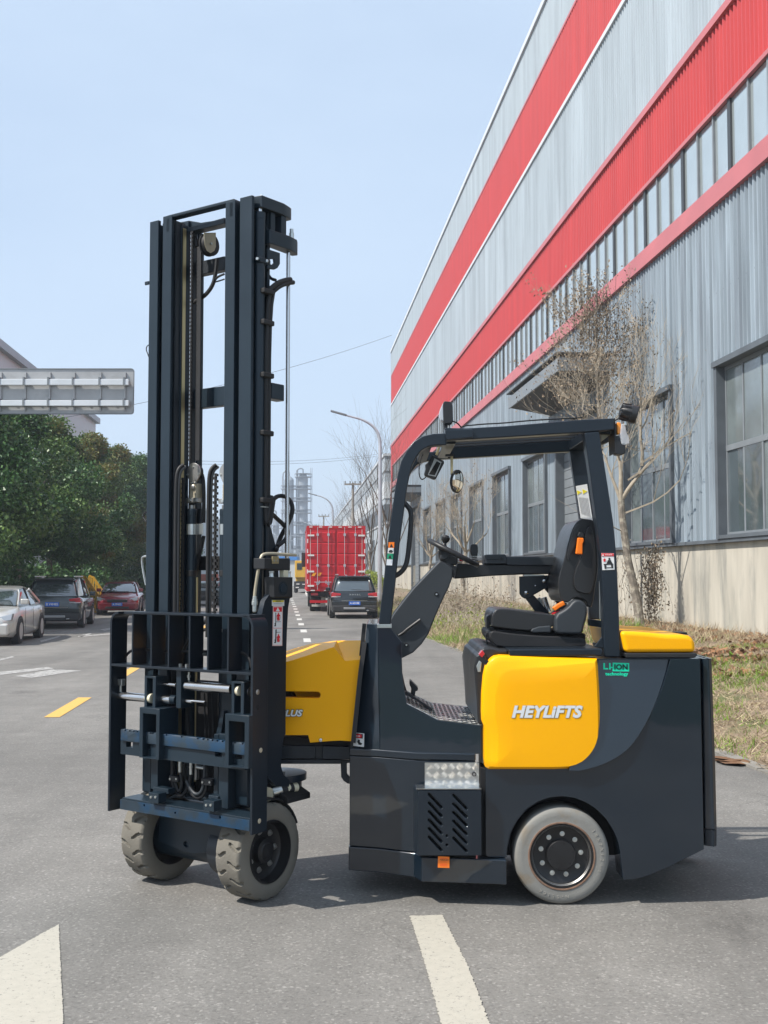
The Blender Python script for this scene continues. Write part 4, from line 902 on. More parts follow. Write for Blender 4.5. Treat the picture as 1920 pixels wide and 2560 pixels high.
TB('chassis', 'car_plastic', (-.42, -.34, .1, 8.5, ZB - .35, ZB - .07), (.34, .42, .1, 8.5, ZB - .35, ZB - .07), (-.9, .9, .3, .42, ZB - .3, ZB - .1), smooth=0)
TB('rear_lamp', 'tail_red', (-hw + .16, -hw + .46, .05, .12, ZB - .24, ZB - .13), (hw - .46, hw - .16, .05, .12, ZB - .24, ZB - .13), bevel=.01); TB('underrun_bar', 'truck_red', (-hw + .12, hw - .12, .08, .16, ZB - .55, ZB - .43), smooth=0)
for s in (-1, 1):
    fl = TB('mud_flap', 'mud_flap', (min(s * .42, s * 1.0), max(s * .42, s * 1.0), .55, .57, .20, .68), smooth=0)
    for yy in (1.0, 5.9 + 1.8):
        for q in ((.95, .73) if yy < 2 else (.95,)): 
            mb = MB(); mb.lathe([(.28, -.11), (.46, -.12), (.49, -.08), (.49, .08), (.46, .12), (.28, .11)], (s * q, yy, .49), (s, 0, 0), 28, True); w_ = obj('wheel', mb, 'car_rubber', tk); obj('rim', MB().cyl((s * q - .06, yy, .49), (s * q + .06, yy, .49), .3, 20), 'frame_grey', w_)
TB('side_skirt', 'strip_white', (-hw, -hw + .03, .9, 6.5, .62, .72), (-hw, -hw + .03, .9, 6.5, .80, .88), (hw - .03, hw, 1.8, 6.5, .62, .72), smooth=0)
TB('side_rail', 'truck_red_light', (-hw - .02, -hw + .01, 0, 7.2, ZB - .06, ZB + .03), (-hw - .015, -hw + .01, 0, 7.2, ZT - .06, ZT + .02), smooth=0)
TB('cab', 'truck_red_light', (-1.05, 1.05, 7.5, 9.2, .6, 2.75), bevel=.1); TB('mirror', 'car_plastic', (-1.38, -1.20, 7.9, 8.1, 1.9, 2.6), bevel=.03); TB('mirror_arm', 'car_plastic', (-1.3, -1.0, 8.0, 8.04, 2.45, 2.49), smooth=0)

# ------------------------------------------------------------------ far vehicles
mat('crane_yellow', (.70, .42, .05), .5, var=.1, vs=2)
dd = 92; x = (751 - 960) / FPX * dd; y = dd + CAM.y; cr_ = thing('crane_truck', 'yellow crane truck parked beyond the red box truck', 'truck', (x, y, 0))
def FB(par, name, m, *b, **k):
    mb = MB()
    for q in b: mb.box(x + q[0], x + q[1], y + q[2], y + q[3], q[4], q[5])
    return obj(name, mb, m, par, **k)
FB(cr_, 'cab', 'crane_yellow', (-.45, .75, 0, 1.8, 1.25, 2.65), bevel=.06); FB(cr_, 'window', 'car_glass', (-.28, .15, -.03, .1, 1.9, 2.45), bevel=.03); FB(cr_, 'counterweight', 'crane_yellow', (-.4, 1.7, .2, 3, .95, 1.75), bevel=.05)
FB(cr_, 'chassis', 'car_plastic', (-.5, 1.7, -.2, 7, .35, .95)); FB(cr_, 'outrigger', 'strip_white', (-.3, -.05, -.25, -.18, .7, .78), (.2, .4, -.25, -.18, .68, .76), (-.35, -.1, -.25, -.18, .42, .5), smooth=0); FB(cr_, 'boom', 'crane_yellow', (.5, 1.1, -1, 6, 2.3, 2.8), bevel=.03)
for q in (0, .4): FB(cr_, 'wheel', 'car_rubber', (-.55 + q * 4.5, -.25 + q * 4.5, .3, 1.2, 0, .9), bevel=.15, seg=3)
dd = 70; x = (505 - 960) / FPX * dd; y = dd + CAM.y; lt = thing('low_trailer', 'red steel trailer seen between the two mast rails', 'trailer', (x, y, 0))
FB(lt, 'load_bed', 'brick_red', (-2.2, 2.2, 0, 4, .9, 1.32)); FB(lt, 'steel_load', 'brick_red', (-.9, .6, 1, 3, 1.32, 1.55)); FB(lt, 'wheel', 'car_rubber', (-1.8, -1.0, .3, 1.1, 0, .8), (1.0, 1.8, .3, 1.1, 0, .8), bevel=.1); FB(lt, 'beam', 'car_plastic', (-2.1, 2.1, .1, .3, .5, .9))
dd = 55; x = (500 - 960) / FPX * dd; y = dd + CAM.y; t = thing('dark_van', 'dark low vehicle seen between the two mast rails, in front of the red trailer', 'van', (x, y, 0)); FB(t, 'body', 'car_dark_green', (-1.1, 1.1, 0, 3.6, .25, .85), bevel=.15, seg=3); FB(t, 'cabin', 'car_glass', (-.9, .9, .8, 3.0, .85, 1.2), bevel=.12, seg=3)
for q in (-.95, .75): FB(t, 'wheel', 'car_rubber', (q, q + .2, .4, 1.0, 0, .6), bevel=.08)
dd = 150; x = (719 - 960) / FPX * dd; y = dd + CAM.y; t = thing('site_cabin', 'pale cabin with blue roof sheet at the end of the road', 'cabin', (x, y, 0)); FB(t, 'wall', 'far_wall_light', (-1, 1.2, 0, 4, 0, 3.4)); FB(t, 'roof', 'blue_sheet', (-1.1, 1.3, -.2, 4.2, 3.4, 3.9))
# ================================================================== the forklift: body
mat('charcoal', (0.005, 0.012, 0.021), 0.3, 0.0, coat=1.0, spec=.2, var=.08, vs=2, bump=.12, bs=1.1, bd=.06, stretch=(1, 1, .8))
MATS['charcoal'].node_tree.nodes['Principled BSDF'].inputs['Coat IOR'].default_value = 1.58
mat('charcoal_satin', (0.010, 0.016, 0.024), 0.32, 0.0, coat=0.25, spec=.3, var=.1, vs=5, bump=.05, bs=160)
mat('charcoal_mast', (0.011, 0.022, 0.033), 0.36, 0.0, coat=0.12, spec=.35, var=.12, vs=4, bump=.04, bs=200)
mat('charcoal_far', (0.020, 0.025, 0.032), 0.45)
mat('lift_yellow', (1.0, 0.45, 0.0), 0.42, 0.0, spec=.22, coat=0.12, var=.03, vs=1.5)
mat('rubber_black', (0.013, 0.013, 0.014), 0.6, var=.2, vs=8, bump=.1, bs=60)
mat('plastic_grey', (0.030, 0.036, 0.042), 0.5, var=.08, vs=6, bump=.15, bs=350)
mat('plastic_black', (0.016, 0.017, 0.019), 0.45, bump=.08, bs=300)
mat('vinyl_black', (0.018, 0.018, 0.019), 0.36, coat=.15, var=.1, vs=6, bump=.12, bs=240)
mat('steel_bright', (0.62, 0.62, 0.62), 0.2, 1.0, var=.05, vs=12, stretch=(1, 1, .3)); mat('steel_dull', (0.42, 0.41, 0.39), 0.38, .9, var=.15, vs=12); mat('zinc', (0.58, 0.60, 0.58), 0.3, .9, var=.15, vs=9)
mat('cream_plastic', (0.72, 0.66, 0.48), .5); mat('grease_cream', (0.50, 0.44, 0.32), .5, .3, var=.15, vs=9)
mat('blue_scuffed', (0.014, 0.028, 0.042), 0.45, 0, coat=.1, var=.3, vs=8, dirt=((0.001, 0.032, 0.078), 9, .44, .58), bump=.05, bs=60)
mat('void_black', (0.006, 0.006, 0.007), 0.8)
mat('tyre_grey', (0.165, 0.152, 0.125), 0.85, var=.12, vs=9, bump=.2, bs=90, dirt=((0.17, 0.155, 0.13), 7, .5, .72))
mat('tyre_pale', (0.225, 0.22, 0.20), 0.75, var=.07, vs=9, bump=.12, bs=90, dirt=((0.22, 0.17, 0.11), 5, .55, .72))
mat('rust', (0.20, 0.12, 0.08), .8, var=.3, vs=30); mat('rim_black', (0.010, 0.010, 0.011), .4, var=.3, vs=14, coat=.1)
mat('sticker_white', (0.80, 0.80, 0.78), .35); mat('sticker_red', (0.72, 0.02, 0.03), .4); mat('sticker_yellow', (0.88, 0.72, 0.02), .4); mat('sticker_orange', (0.95, 0.22, 0.015), .45); mat('sticker_green', (0.02, 0.34, 0.17), .4)
mat('print_black', (0.02, 0.02, 0.02), .5); mat('print_green', (0.0, 0.80, 0.46), .4); mat('print_pink', (0.8, .55, .5), .4); mat('print_grey', (.35, .35, .36), .5); mat('badge_white', (0.80, 0.82, 0.84), .3, .2); mat('badge_edge', (0.60, 0.60, 0.55), .35, .6)
mat('belt_orange', (1.0, 0.21, 0.005), .45); mat('mirror_face', (.75, .73, .68), .03, 1.0); mat('clear_film', (0.75, .77, .8), .25, alpha=.45); mat('lens_grey', (.55, .56, .57), .15, .4)
mat('gold_brass', (.55, .45, .25), .35, .8)
def tread_plate():
    m = mat('diamond_plate', (0.66, 0.66, 0.64), 0.26, 1.0); nt = m.node_tree; L = nt.links.new; b = nt.nodes['Principled BSDF']; return m
tread_plate()
FK = thing('forklift', 'yellow and charcoal articulated narrow aisle forklift, the machine filling the foreground', 'forklift', (0.35, 0.45, 0))
def xz(c, pts, Y): return [onY(*c(x, y), Y) for x, y in pts]
def slabo(name, c, pts, Y0, Y1, m, parent=FK, bevel=.004, **k):
    mb = MB(); mb.slab(xz(c, pts, Y0), Y1); return obj(name, mb, m, parent, bevel=bevel, **k)
def cbez(p0, p1, p2, n=8):
    return [((1 - t) ** 2 * p0[0] + 2 * t * (1 - t) * p1[0] + t * t * p2[0], (1 - t) ** 2 * p0[1] + 2 * t * (1 - t) * p1[1] + t * t * p2[1]) for t in [i / n for i in range(n + 1)]]
def arcpts(pts, n=3):
    """round a traced outline by corner cutting"""
    for _ in range(n):
        q = []
        for i in range(len(pts)):
            a, b = pts[i], pts[(i + 1) % len(pts)]; q += [(a[0] * .75 + b[0] * .25, a[1] * .75 + b[1] * .25), (a[0] * .25 + b[0] * .75, a[1] * .25 + b[1] * .75)]
        pts = q
    return pts
def flat(name, c, pts, Y, m, parent, th=.0015, **k):
    mb = MB(); mb.slab(xz(c, pts, Y), Y + th); return obj(name, mb, m, parent, smooth=0, **k)
YW = 0.90                                            # far side of the truck

# --- rear body: near skin with the wheel arch, core, far skin
arch = [(232, 1614), (234, 1560), (258, 1450), (300, 1370), (365, 1292), (440, 1242), (520, 1214), (600, 1206), (680, 1215), (760, 1245), (830, 1290), (895, 1355), (945, 1430), (975, 1500), (992, 1580), (1000, 1660), (1012, 1765)]
outer = [(1100, 1758), (1180, 1735), (1300, 1685), (1450, 1612), (1552, 1560), (1548, 1400), (1538, 900), (1526, 286)]
sk = slabo('body_shell', B_, [(92, 300), (92, 1600), (110, 1612)] + arch + outer + [(850, 286)], 0.0, .16, 'charcoal', bevel=.012, seg=3)
slabo('body_shell', B_, [(92, 300), (92, 1600), (110, 1612)] + arch + outer + [(850, 286)], .74, YW, 'charcoal', bevel=.01)
slabo('chassis_core', B_, [(110, 310), (110, 1200), (980, 1215), (1010, 1600), (1200, 1690), (1530, 1540), (1516, 300)], .162, .738, 'charcoal_far', bevel=0)
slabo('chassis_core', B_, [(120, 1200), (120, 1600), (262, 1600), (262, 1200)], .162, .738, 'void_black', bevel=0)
# the raised swoosh face between the yellow door and the crease
sw = [(852, 290), (1328, 290)] + cbez((1328, 290), (1240, 640), (1075, 850), 8)[1:] + cbez((1075, 850), (960, 985), (715, 1031), 8)[1:] + [(640, 1030)]
P0 = xz(B_, sw, 0.0); zt = max(p.z for p in P0); zb_ = min(p.z for p in P0)
mb = MB()
def SY(z): return -.030 + .054 * (z - zb_) / (zt - zb_)
ct_ = MB(); ct_.loft([[Vector((p.x, -.02, p.z)) for p in P0], [Vector((p.x, .034, p.z)) for p in P0]]); cut(sk, ct_)
mb.loft([[Vector((p.x, .033, p.z)) for p in P0], [Vector((p.x, SY(p.z), p.z)) for p in P0]])
obj('side_swoosh', mb, 'charcoal', FK, bevel=.003, smooth=30)
# yellow door: pillow shape
yd = [(66, 700), (64, 640), (66, 520), (76, 400), (90, 335), (115, 298), (150, 272), (190, 264), (260, 266), (500, 276), (840, 286), (846, 330), (854, 460), (860, 600), (862, 740), (860, 800)] + cbez((858, 820), (835, 925), (745, 990), 6) + [(700, 1012), (650, 1025), (560, 1029), (110, 1029), (92, 1015), (84, 960), (82, 740)]
pd = xz(B_, yd, -.012); mb = MB()
cx = sum(p.x for p in pd) / len(pd); cz = sum(p.z for p in pd) / len(pd)
n = len(pd)
def inset(P, d):
    out = []
    for i in range(len(P)):
        a, b, c = P[i - 1], P[i], P[(i + 1) % len(P)]; e1 = (b - a).normalized(); e2 = (c - b).normalized()
        n1 = Vector((e1.z, 0, -e1.x)); n2 = Vector((e2.z, 0, -e2.x)); nn = (n1 + n2).normalized(); q = b - nn * d / max(.5, nn.dot(n1)); 
        if (Vector((cx, 0, cz)) - Vector((b.x, 0, b.z))).dot(q - b) < 0: q = b + nn * d / max(.5, nn.dot(n1))
        out.append(q)
    return out
def lay(P, y): return [Vector((p.x, y, p.z)) for p in P]
sh = [lay(pd, .10), lay(pd, .006), lay(inset(pd, .003), -.004), lay(inset(pd, .010), -.011)]
big = [Vector((p.x + (.052 if p.x < cx - .15 else .022 * 0) * (1 if p.z > zb_ + .05 else .5) + (cx - p.x) * .02, 0, p.z - (.060 * max(0, 1 - (p.x - pd[6].x) / .55) if p.z > cz + .12 and p.x < cx + .2 else 0) + (cz - p.z) * .02)) for p in inset(pd, .012)]
sh += [lay([a.lerp(b, .33) for a, b in zip(inset(pd, .012), big)], -.016), lay([a.lerp(b, .75) for a, b in zip(inset(pd, .012), big)], -.028), lay(big, -.031), lay([Vector((cx + (p.x - cx) * .7, 0, cz + (p.z - cz) * .7)) for p in big], -.033)]
mb.loft(sh); o = obj('side_door', mb, 'lift_yellow', FK, smooth=40)
text('lettering', 'HEYLiFTS', .074, 'badge_edge', o, (onY(*B_(494, 645), -.0340)), (1, 0, 0), (0, 0, 1), .0008, .0044, .25, spacing=1.02, sx=1.06)
text('lettering', 'HEYLiFTS', .074, 'badge_white', o, (onY(*B_(494, 645), -.0350)), (1, 0, 0), (0, 0, 1), .0008, .0026, .25, spacing=1.02, sx=1.06)
# green battery mark
g0 = flat('logo_block', B_, [(941, 312), (1052, 315), (1051, 371), (940, 369)], .0175, 'print_green', FK)
text('lettering', 'ION', .034, 'charcoal', g0, onY(*B_(997, 343), .0163), (1, 0, 0), (0, 0, 1), .0006, .0012, spacing=1.02, sx=1.05)
text('lettering', 'LI', .040, 'print_green', g0, onY(*B_(903, 338), .0170), (1, 0, 0), (0, 0, 1), .0008, .0014, spacing=1.15, sx=1.2)
flat('hyphen', B_, [(927, 340), (940, 340), (940, 348), (927, 348)], .0172, 'print_green', g0)
text('lettering', 'technology', .0210, 'print_green', g0, onY(*B_(968, 388), .0135), (1, 0, 0), (0, 0, 1), .0006, .0006, spacing=1.05, sx=1.1)
# rear yellow hood with dark seal
rc = [(992, 100), (1090, 104), (1190, 112), (1300, 124), (1400, 126), (1455, 132), (1484, 150), (1495, 180), (1500, 246), (1024, 248), (1016, 205)]
o = slabo('rear_hood', B_, rc, .012, .86, 'lift_yellow', bevel=.026, seg=4)
slabo('hood_seal', B_, [(1022, 249), (1503, 247), (1512, 262), (1490, 281), (1034, 283)], .010, .862, 'rubber_black', bevel=.006)
flat('hood_latch', B_, [(1380, 112), (1440, 110), (1440, 124), (1380, 124)], .4, 'plastic_black', FK, th=.12)
# rear counterweight slab
mb = MB(); a = onY(*B_(1530, 283), .05); b = onY(*B_(1604, 283), .05); z1 = a.z; z0 = onY(*B_(1560, 1415), .05).z; z00 = onY(*B_(1560, 1530), .05).z
def cw(z, dx): return [(a.x - .01, .10, z), (a.x + .003, .03, z), (a.x + .030 + dx, .012, z), (b.x - .03 + dx, .012, z), (b.x - .008 + dx, .028, z), (b.x + dx, .06, z), (b.x + dx, YW - .06, z), (b.x - .03, YW - .02, z), (a.x - .01, YW - .02, z)]
mb.loft([cw(z0, .012), cw(z0 + .3, .010), cw(z1, 0)]); obj('counterweight', mb, 'charcoal', FK, bevel=.004, smooth=30)
mb = MB(); mb.loft([cw(z00, .010), cw(z0 - .004, .012)]); obj('counterweight', mb, 'charcoal_satin', FK, bevel=.003, smooth=30)

# --- lower front hull, belt, cowl (near corner chamfered)
def plan(shift=0.0):
    return [(-.170, .215 + shift), (-.03, .178 + shift), (.145, .09 + shift), (.167, .015 + shift), (.483, -.030 + shift), (.572, -.045 + shift)]
def hull(name, pl, z0, z1, m, bevel=.004, xr=None, xl=None):
    q = list(pl); q = q + [(q[-1][0], YW), (q[0][0], YW - .18)]
    mb = MB(); mb.loft([[(x, y, z0) for x, y in q], [(x, y, z1) for x, y in q]]); return obj(name, mb, m, FK, bevel=bevel, smooth=30)
lower = [(-.174, .215), (-.03, .176), (.145, .088), (.178, .008), (.483, -.030), (.574, -.045)]
hull('chassis_skirt', lower, .108, .222, 'charcoal', .005)
mid = [(-.170, .224), (-.03, .184), (.15, .096), (.42, .062), (.44, .06)]
hull('front_hull', mid, .224, .662, 'charcoal', .004)
belt = [(-.172, .222), (-.03, .182), (.15, .092), (.44, .056)]
hull('front_hull', belt, .664, .70, 'charcoal', .006)
# cowl: near face facets
def facet_solid(name, polys, m, yf=YW - .05, bevel=.004):
    mb = MB()
    for P in polys: mb.slab(P, yf)
    return obj(name, mb, m, FK, bevel=bevel, smooth=30)
f1 = [(702, 236, .27), (782, 238, .225), (790, 700, .20), (800, 1172, .186), (606, 1163, .228), (655, 700, .25)]
f2 = [(782, 238, .225), (858, 243, .185), (965, 375, .16), (960, 560, .15), (975, 690, .145), (1000, 830, .135), (1100, 890, .115), (1230, 950, .09), (1400, 973, .075), (1552, 990, .062), (1552, 1200, .060), (1120, 1200, .096), (800, 1172, .186), (790, 700, .20)]
P1 = [onY(*A_(x, y), Y) for x, y, Y in f1]; P2 = [onY(*A_(x, y), Y) for x, y, Y in f2]
facet_solid('cowl', [P1], 'charcoal', bevel=.003); facet_solid('cowl', [P2], 'charcoal', bevel=.003)
mb = MB(); e = [P1[5], P1[0]] ; mb.bar([P1[4] + Vector((-.012, .03, 0)), P1[5] + Vector((-.012, .03, 0)), P1[0] + Vector((-.012, .03, 0))], .02, (0, 1, 0), .03); obj('edge_seal', mb, 'rubber_black', FK)
# floor with tread plate pattern (bars raised out of the sheet)
def tread(name, P, ux, uy, nx, ny, sz, parent=FK, m='diamond_plate', th=.0016, base=.003):
    """P corner, ux uy edge vectors; real raised bars set in a herringbone"""
    P = Vector(P); ux = Vector(ux); uy = Vector(uy); nrm = ux.cross(uy).normalized()
    mb = MB(); mb.prism([P, P + ux, P + ux + uy, P + uy], -nrm * base); o = obj(name, mb, m, parent, smooth=0)
    ex = ux.normalized(); ey = uy.normalized(); mb = MB(); cw_ = ux.length / nx; ch_ = uy.length / ny
    for i in range(nx):
        for j in range(ny):
            c = P + ex * cw_ * (i + .5) + ey * ch_ * (j + .5); sgn = 1 if (i + j) % 2 else -1
            d = (ex * 1.0 + ey * sgn * 1.0).normalized(); s = d.cross(nrm)
            for k in (-1.5, -.5, .5, 1.5):
                q = c + s * k * cw_ * .2; L = cw_ * .42
                mb.add([q - d * L, q + s * cw_ * .035 , q + d * L, q - s * cw_ * .035, q + nrm * th], [(0, 1, 4), (1, 2, 4), (2, 3, 4), (3, 0, 4)])
    t = obj('tread_bars', mb, m, o, smooth=0, recalc=False); t['kind'] = 'stuff'; return o
q0, q1, q2 = P2[5] + Vector((0, 0, .004)), P2[7] + Vector((0, 0, .004)), P2[9] + Vector((0, 0, .004))
tread('floor_plate', q0, q1 - q0, (0, .64, 0), 7, 18, 1); tread('floor_plate', q1 + Vector((.001, 0, 0)), q2 - q1, (0, .70, 0), 9, 20, 1)
# pedals
slabo('pedal', A_, [(1022, 655), (1040, 668), (1083, 712), (1078, 735), (1065, 732), (1058, 770), (1030, 770), (1035, 720), (1020, 690)], .42, .52, 'plastic_black', bevel=.004)
slabo('pedal', A_, [(985, 735), (1000, 740), (1190, 868), (1185, 884), (1060, 800), (985, 762)], .36, .41, 'plastic_black', bevel=.003)
slabo('inner_panel', A_, [(962, 500), (966, 600), (985, 690), (1003, 745), (985, 745), (955, 690)], .5, .52, 'plastic_black', bevel=.002)
# step box with slots
p_ = lambda x, y, Y=-.05: onY(*E_(x, y), Y)
mb = MB(); ZT_ = p_(1000, 637).z; ZB_ = p_(1000, 1222).z; XL = p_(738, 900).x; XR = p_(1312, 900).x
mb.loft([[(XL, -.048, ZB_), (XR, -.050, ZB_), (XR, .050, ZB_), (XL - .018, .085, ZB_)], [(XL, -.048, ZT_), (XR, -.050, ZT_), (XR, .050, ZT_), (XL - .018, .085, ZT_)]])
step = obj('step_box', mb, 'charcoal_satin', FK, bevel=.003, smooth=30)
ct = MB()
def stadium(x0, y0, x1, y1, r, Y0, Y1):
    a = onY(*E_(x0, y0), -.05); b = onY(*E_(x1, y1), -.05); d = (b - a).normalized(); s = Vector((-d.z, 0, d.x)); ring = []
    for k in range(9): t = math.pi * (k / 8 - .5); ring.append(b + d * math.cos(t) * r + s * math.sin(t) * r)
    for k in range(9): t = math.pi * (k / 8 + .5); ring.append(a + d * math.cos(t) * r + s * math.sin(t) * r)
    return [[Vector((p.x, Y0, p.z)) for p in ring], [Vector((p.x, Y1, p.z)) for p in ring]]
for y0 in (672, 749, 826, 903, 980, 1057): ct.loft(stadium(842, y0, 950, y0 + 117, .0065, -.08, .02)); ct.loft(stadium(1062, y0 + 8, 1176, y0 + 125, .0065, -.08, .02))
for y0 in (1045, 1127): ct.loft(stadium(999, y0, 1001, y0, .0052, -.08, .02))
cut(step, ct)
for i in range(8):
    mb = MB(); z = ZB_ + .02 + i * (ZT_ - ZB_ - .03) / 8; mb.cyl((XL - .020, .064 - .0, z), (XL - .001, .01, z + .008), .003, 6); 
tread('step_tread', (XL - .008, .056, ZT_ + .006), (XR - XL + .008, 0, 0), (0, -.104, 0), 12, 5, 1)
pa = onY(*E_(800, 383), .055); pb = onY(*E_(1290, 612), .055)
rp = tread('riser_plate', (pa.x, .052, pb.z), (pb.x - pa.x, 0, 0), (0, 0, pa.z - pb.z), 7, 3, 1)
mb = MB(); c = onY(*E_(1245, 488), .048); mb.lathe([(.0102, -.002), (.0102, .006), (.0066, .006), (.006, .001)], c, (0, -1, 0), 24); obj('lock_ring', mb, 'rubber_black', rp); obj('lock_barrel', MB().cyl(c, c + Vector((0, -.006, 0)), .0058, 16), 'steel_bright', rp)
slabo('gap_filler', E_, [(1300, 430), (1352, 445), (1352, 1235), (1300, 1235)], .03, .2, 'void_black', bevel=0)
flat('orange_label', E_, [(920, 1228), (1023, 1233), (1022, 1334), (918, 1331)], -.034, 'sticker_orange', FK, th=.004)
ol = [o for o in bpy.data.objects if o.name.startswith('orange_label')][0]
text('label_print', 'HYDRAULIC', .0085, 'print_black', ol, onY(*E_(971, 1262), -.0352), (1, -.08, 0), (0, 0, 1), .0003, .0001)
for yy in (1247, 1278, 1298, 1312): flat('label_print', E_, [(938, yy), (1004, yy + 2), (1004, yy + 4), (938, yy + 2)], -.0352, 'sticker_red', ol, th=.001)
# danger label on the front facet
dn_ = (P1[3] - P1[4]).normalized()
def onF(x, y, off): 
    n_ = (P1[1] - P1[0]).cross(P1[4] - P1[0]).normalized(); n_ = n_ if n_.y < 0 else -n_
    return onP(*E_(x, y), P1[0], n_) + n_ * off
def flatF(name, pts, off, m, parent):
    f = [onF(x, y, off) for x, y in pts]; mb = MB(); mb.prism(f, (0, .0012, 0)); return obj(name, mb, m, parent, smooth=0)
dl = flatF('danger_label', [(163, 112), (257, 122), (254, 244), (156, 232)], .0015, 'sticker_white', FK)
flatF('label_header', [(163, 118), (247, 128), (244, 168), (160, 157)], .0028, 'print_black', dl); flatF('label_oval', [(164, 128), (178, 122), (225, 128), (238, 140), (234, 158), (218, 163), (163, 156)], .0036, 'sticker_red', dl)
text('label_print', 'DANGER', .0092, 'sticker_white', dl, onF(197, 144, .0048), (P1[1] - P1[0]), (0, 0, 1), .0003, .0002)
flatF('hand_mark', [(200, 176), (220, 180), (218, 200), (240, 212), (228, 226), (208, 222), (190, 190), (198, 195)], .0028, 'print_black', dl)
for yy in (180, 192, 204): flatF('label_print', [(162, yy), (184, yy + 3), (184, yy + 5), (162, yy + 2)], .0028, 'print_grey', dl)

# --- articulation: yellow arm cover, rails, pivot plates
S = [(20, 545, .26), (150, 510, .25), (455, 412, .24), (540, 516, .22), (622, 500, .23)]
T = [(20, 470, .50), (105, 440, .50), (300, 385, .52), (480, 364, .50), (690, 362, .46)]
Bt = [(20, 1060, .26), (268, 1060, .25), (282, 1116, .245), (430, 1104, .23), (505, 1100, .225), (598, 1106, .22)]
s3 = [onY(*A_(x, y), Y) for x, y, Y in S]; t3 = [onY(*A_(x, y), Y) for x, y, Y in T]; b3 = [onY(*A_(x, y), Y) for x, y, Y in Bt]
side = s3[:4] + [onY(*A_(655, 505), .23)] + list(reversed(b3)); mb = MB(); mb.slab(side, .30)
ac = obj('arm_cover', mb, 'lift_yellow', FK, bevel=.0, smooth=30)
ctr = MB(); r_ = .0162; a = onY(*A_(40, 760), .25); b = onY(*A_(338, 760), .25); ring = [Vector((b.x + r_ * math.cos(t), 0, b.z + r_ * math.sin(t))) for t in [math.pi * (k / 10 - .5) for k in range(11)]] + [Vector((a.x, 0, a.z + r_)), Vector((a.x, 0, a.z - r_))]
ctr.loft([[Vector((p.x, .1, p.z)) for p in ring], [Vector((p.x, .5, p.z)) for p in ring]]); cut(ac, ctr)
for md in list(ac.modifiers): ac.modifiers.remove(md)
mb = MB(); e5 = onY(*A_(655, 505), .23); vs = s3[:4] + [e5] + t3
mb.add(vs, [(0, 1, 6, 5), (1, 2, 7, 6), (2, 8, 7), (2, 3, 8), (3, 4, 9, 8)]); far = [Vector((p.x, 1.25 - p.y - .25, p.z)) for p in s3[:4] + [e5]]
mb.add(t3 + [Vector((p.x, .78, p.z)) for p in s3[:4] + [e5]], [(0, 1, 6, 5), (1, 2, 7, 6), (2, 3, 7), (3, 8, 7), (3, 4, 9, 8)])
o = obj('arm_cover', mb, 'lift_yellow', FK, smooth=0); sf = o.modifiers.new('thick', 'SOLIDIFY'); sf.thickness = .006; sf.offset = 0
mb = MB(); mb.slab([Vector((p.x, .76, p.z)) for p in side], .80); obj('arm_cover', mb, 'lift_yellow', FK, smooth=30); 
o = [x for x in bpy.data.objects if x.name.startswith('arm_cover')][-1]
mb = MB(); q = [onY(*A_(658, 500), .225), onY(*A_(692, 366), .44)]; mb.bar([onY(*A_(602, 1112), .218), onY(*A_(655, 600), .222), onY(*A_(686, 372), .26)], .022, (0, 1, 0), .04); obj('cover_seal', mb, 'rubber_black', FK)
# light shaft and machinery inside the cover
slabo('arm_frame', A_, [(30, 700), (110, 700), (170, 800), (190, 1060), (30, 1060)], .45, .6, 'void_black', bevel=.004); slabo('arm_frame', A_, [(20, 1065), (600, 1110), (600, 1135), (20, 1135)], .30, .72, 'void_black', bevel=0)
lp = [onY(*A_(x, y), .243) for x, y in ((182, 899),)][0]
text('lettering', 'PLUS', .042, 'print_black', ac, lp + Vector((-.03, -.003, 0)), (1, 0, 0), (0, 0, 1), .001, .004, .25, spacing=1.05, sx=1.15)
text('lettering', 'PLUS', .042, 'badge_edge', ac, lp + Vector((-.03, -.0055, 0)), (1, 0, 0), (0, 0, 1), .001, .0022, .25, spacing=1.05, sx=1.15)
text('lettering', 'PLUS', .042, 'badge_white', ac, lp + Vector((-.03, -.0075, 0)), (1, 0, 0), (0, 0, 1), .001, .0008, .25, spacing=1.05, sx=1.15)
c = onY(*A_(361, 1096), .24); obj('cover_bolt', MB().lathe([(.0105, 0), (.0105, .004), (.008, .008), (.0045, .009)], c, (0, -1, 0), 20), 'steel_bright', FK)
slabo('arm_rail', A_, [(40, 1137), (320, 1140), (320, 1236), (40, 1234)], .30, .70, 'charcoal_satin', bevel=.004); slabo('arm_rail', A_, [(372, 1140), (640, 1150), (640, 1240), (372, 1238)], .285, .72, 'charcoal_satin', bevel=.004); slabo('arm_rail', A_, [(318, 1138), (374, 1138), (374, 1236), (318, 1236)], .33, .66, 'charcoal_far', bevel=0)
slabo('arm_rail', A_, [(40, 1241), (510, 1242), (510, 1274), (40, 1274)], .31, .70, 'charcoal_satin', bevel=.003)
hk = slabo('tow_hook', A_, [(507, 1240), (592, 1250), (592, 1424), (560, 1420), (530, 1400), (512, 1372)], .33, .37, 'charcoal_satin', bevel=.004)
ctr = MB(); q = xz(A_, [(552, 1275), (600, 1275), (600, 1392), (575, 1385), (553, 1360)], .30); ctr.slab(q, .40); cut(hk, ctr)
# pivot discs
pv_ = onY(*M4(1332, 395), .36)
for r_, z0, z1 in ((.142, .522, .556), (.118, .466, .5215)): obj('pivot_disc', MB().cyl((pv_.x - .02, .38, z0), (pv_.x - .02, .38, z1), r_, 48), 'charcoal_satin', FK, bevel=.004)
obj('pivot_pin', MB().cyl((pv_.x - .0, .34, .5565), (pv_.x - .0, .34, .566), .016, 6), 'steel_dull', FK)

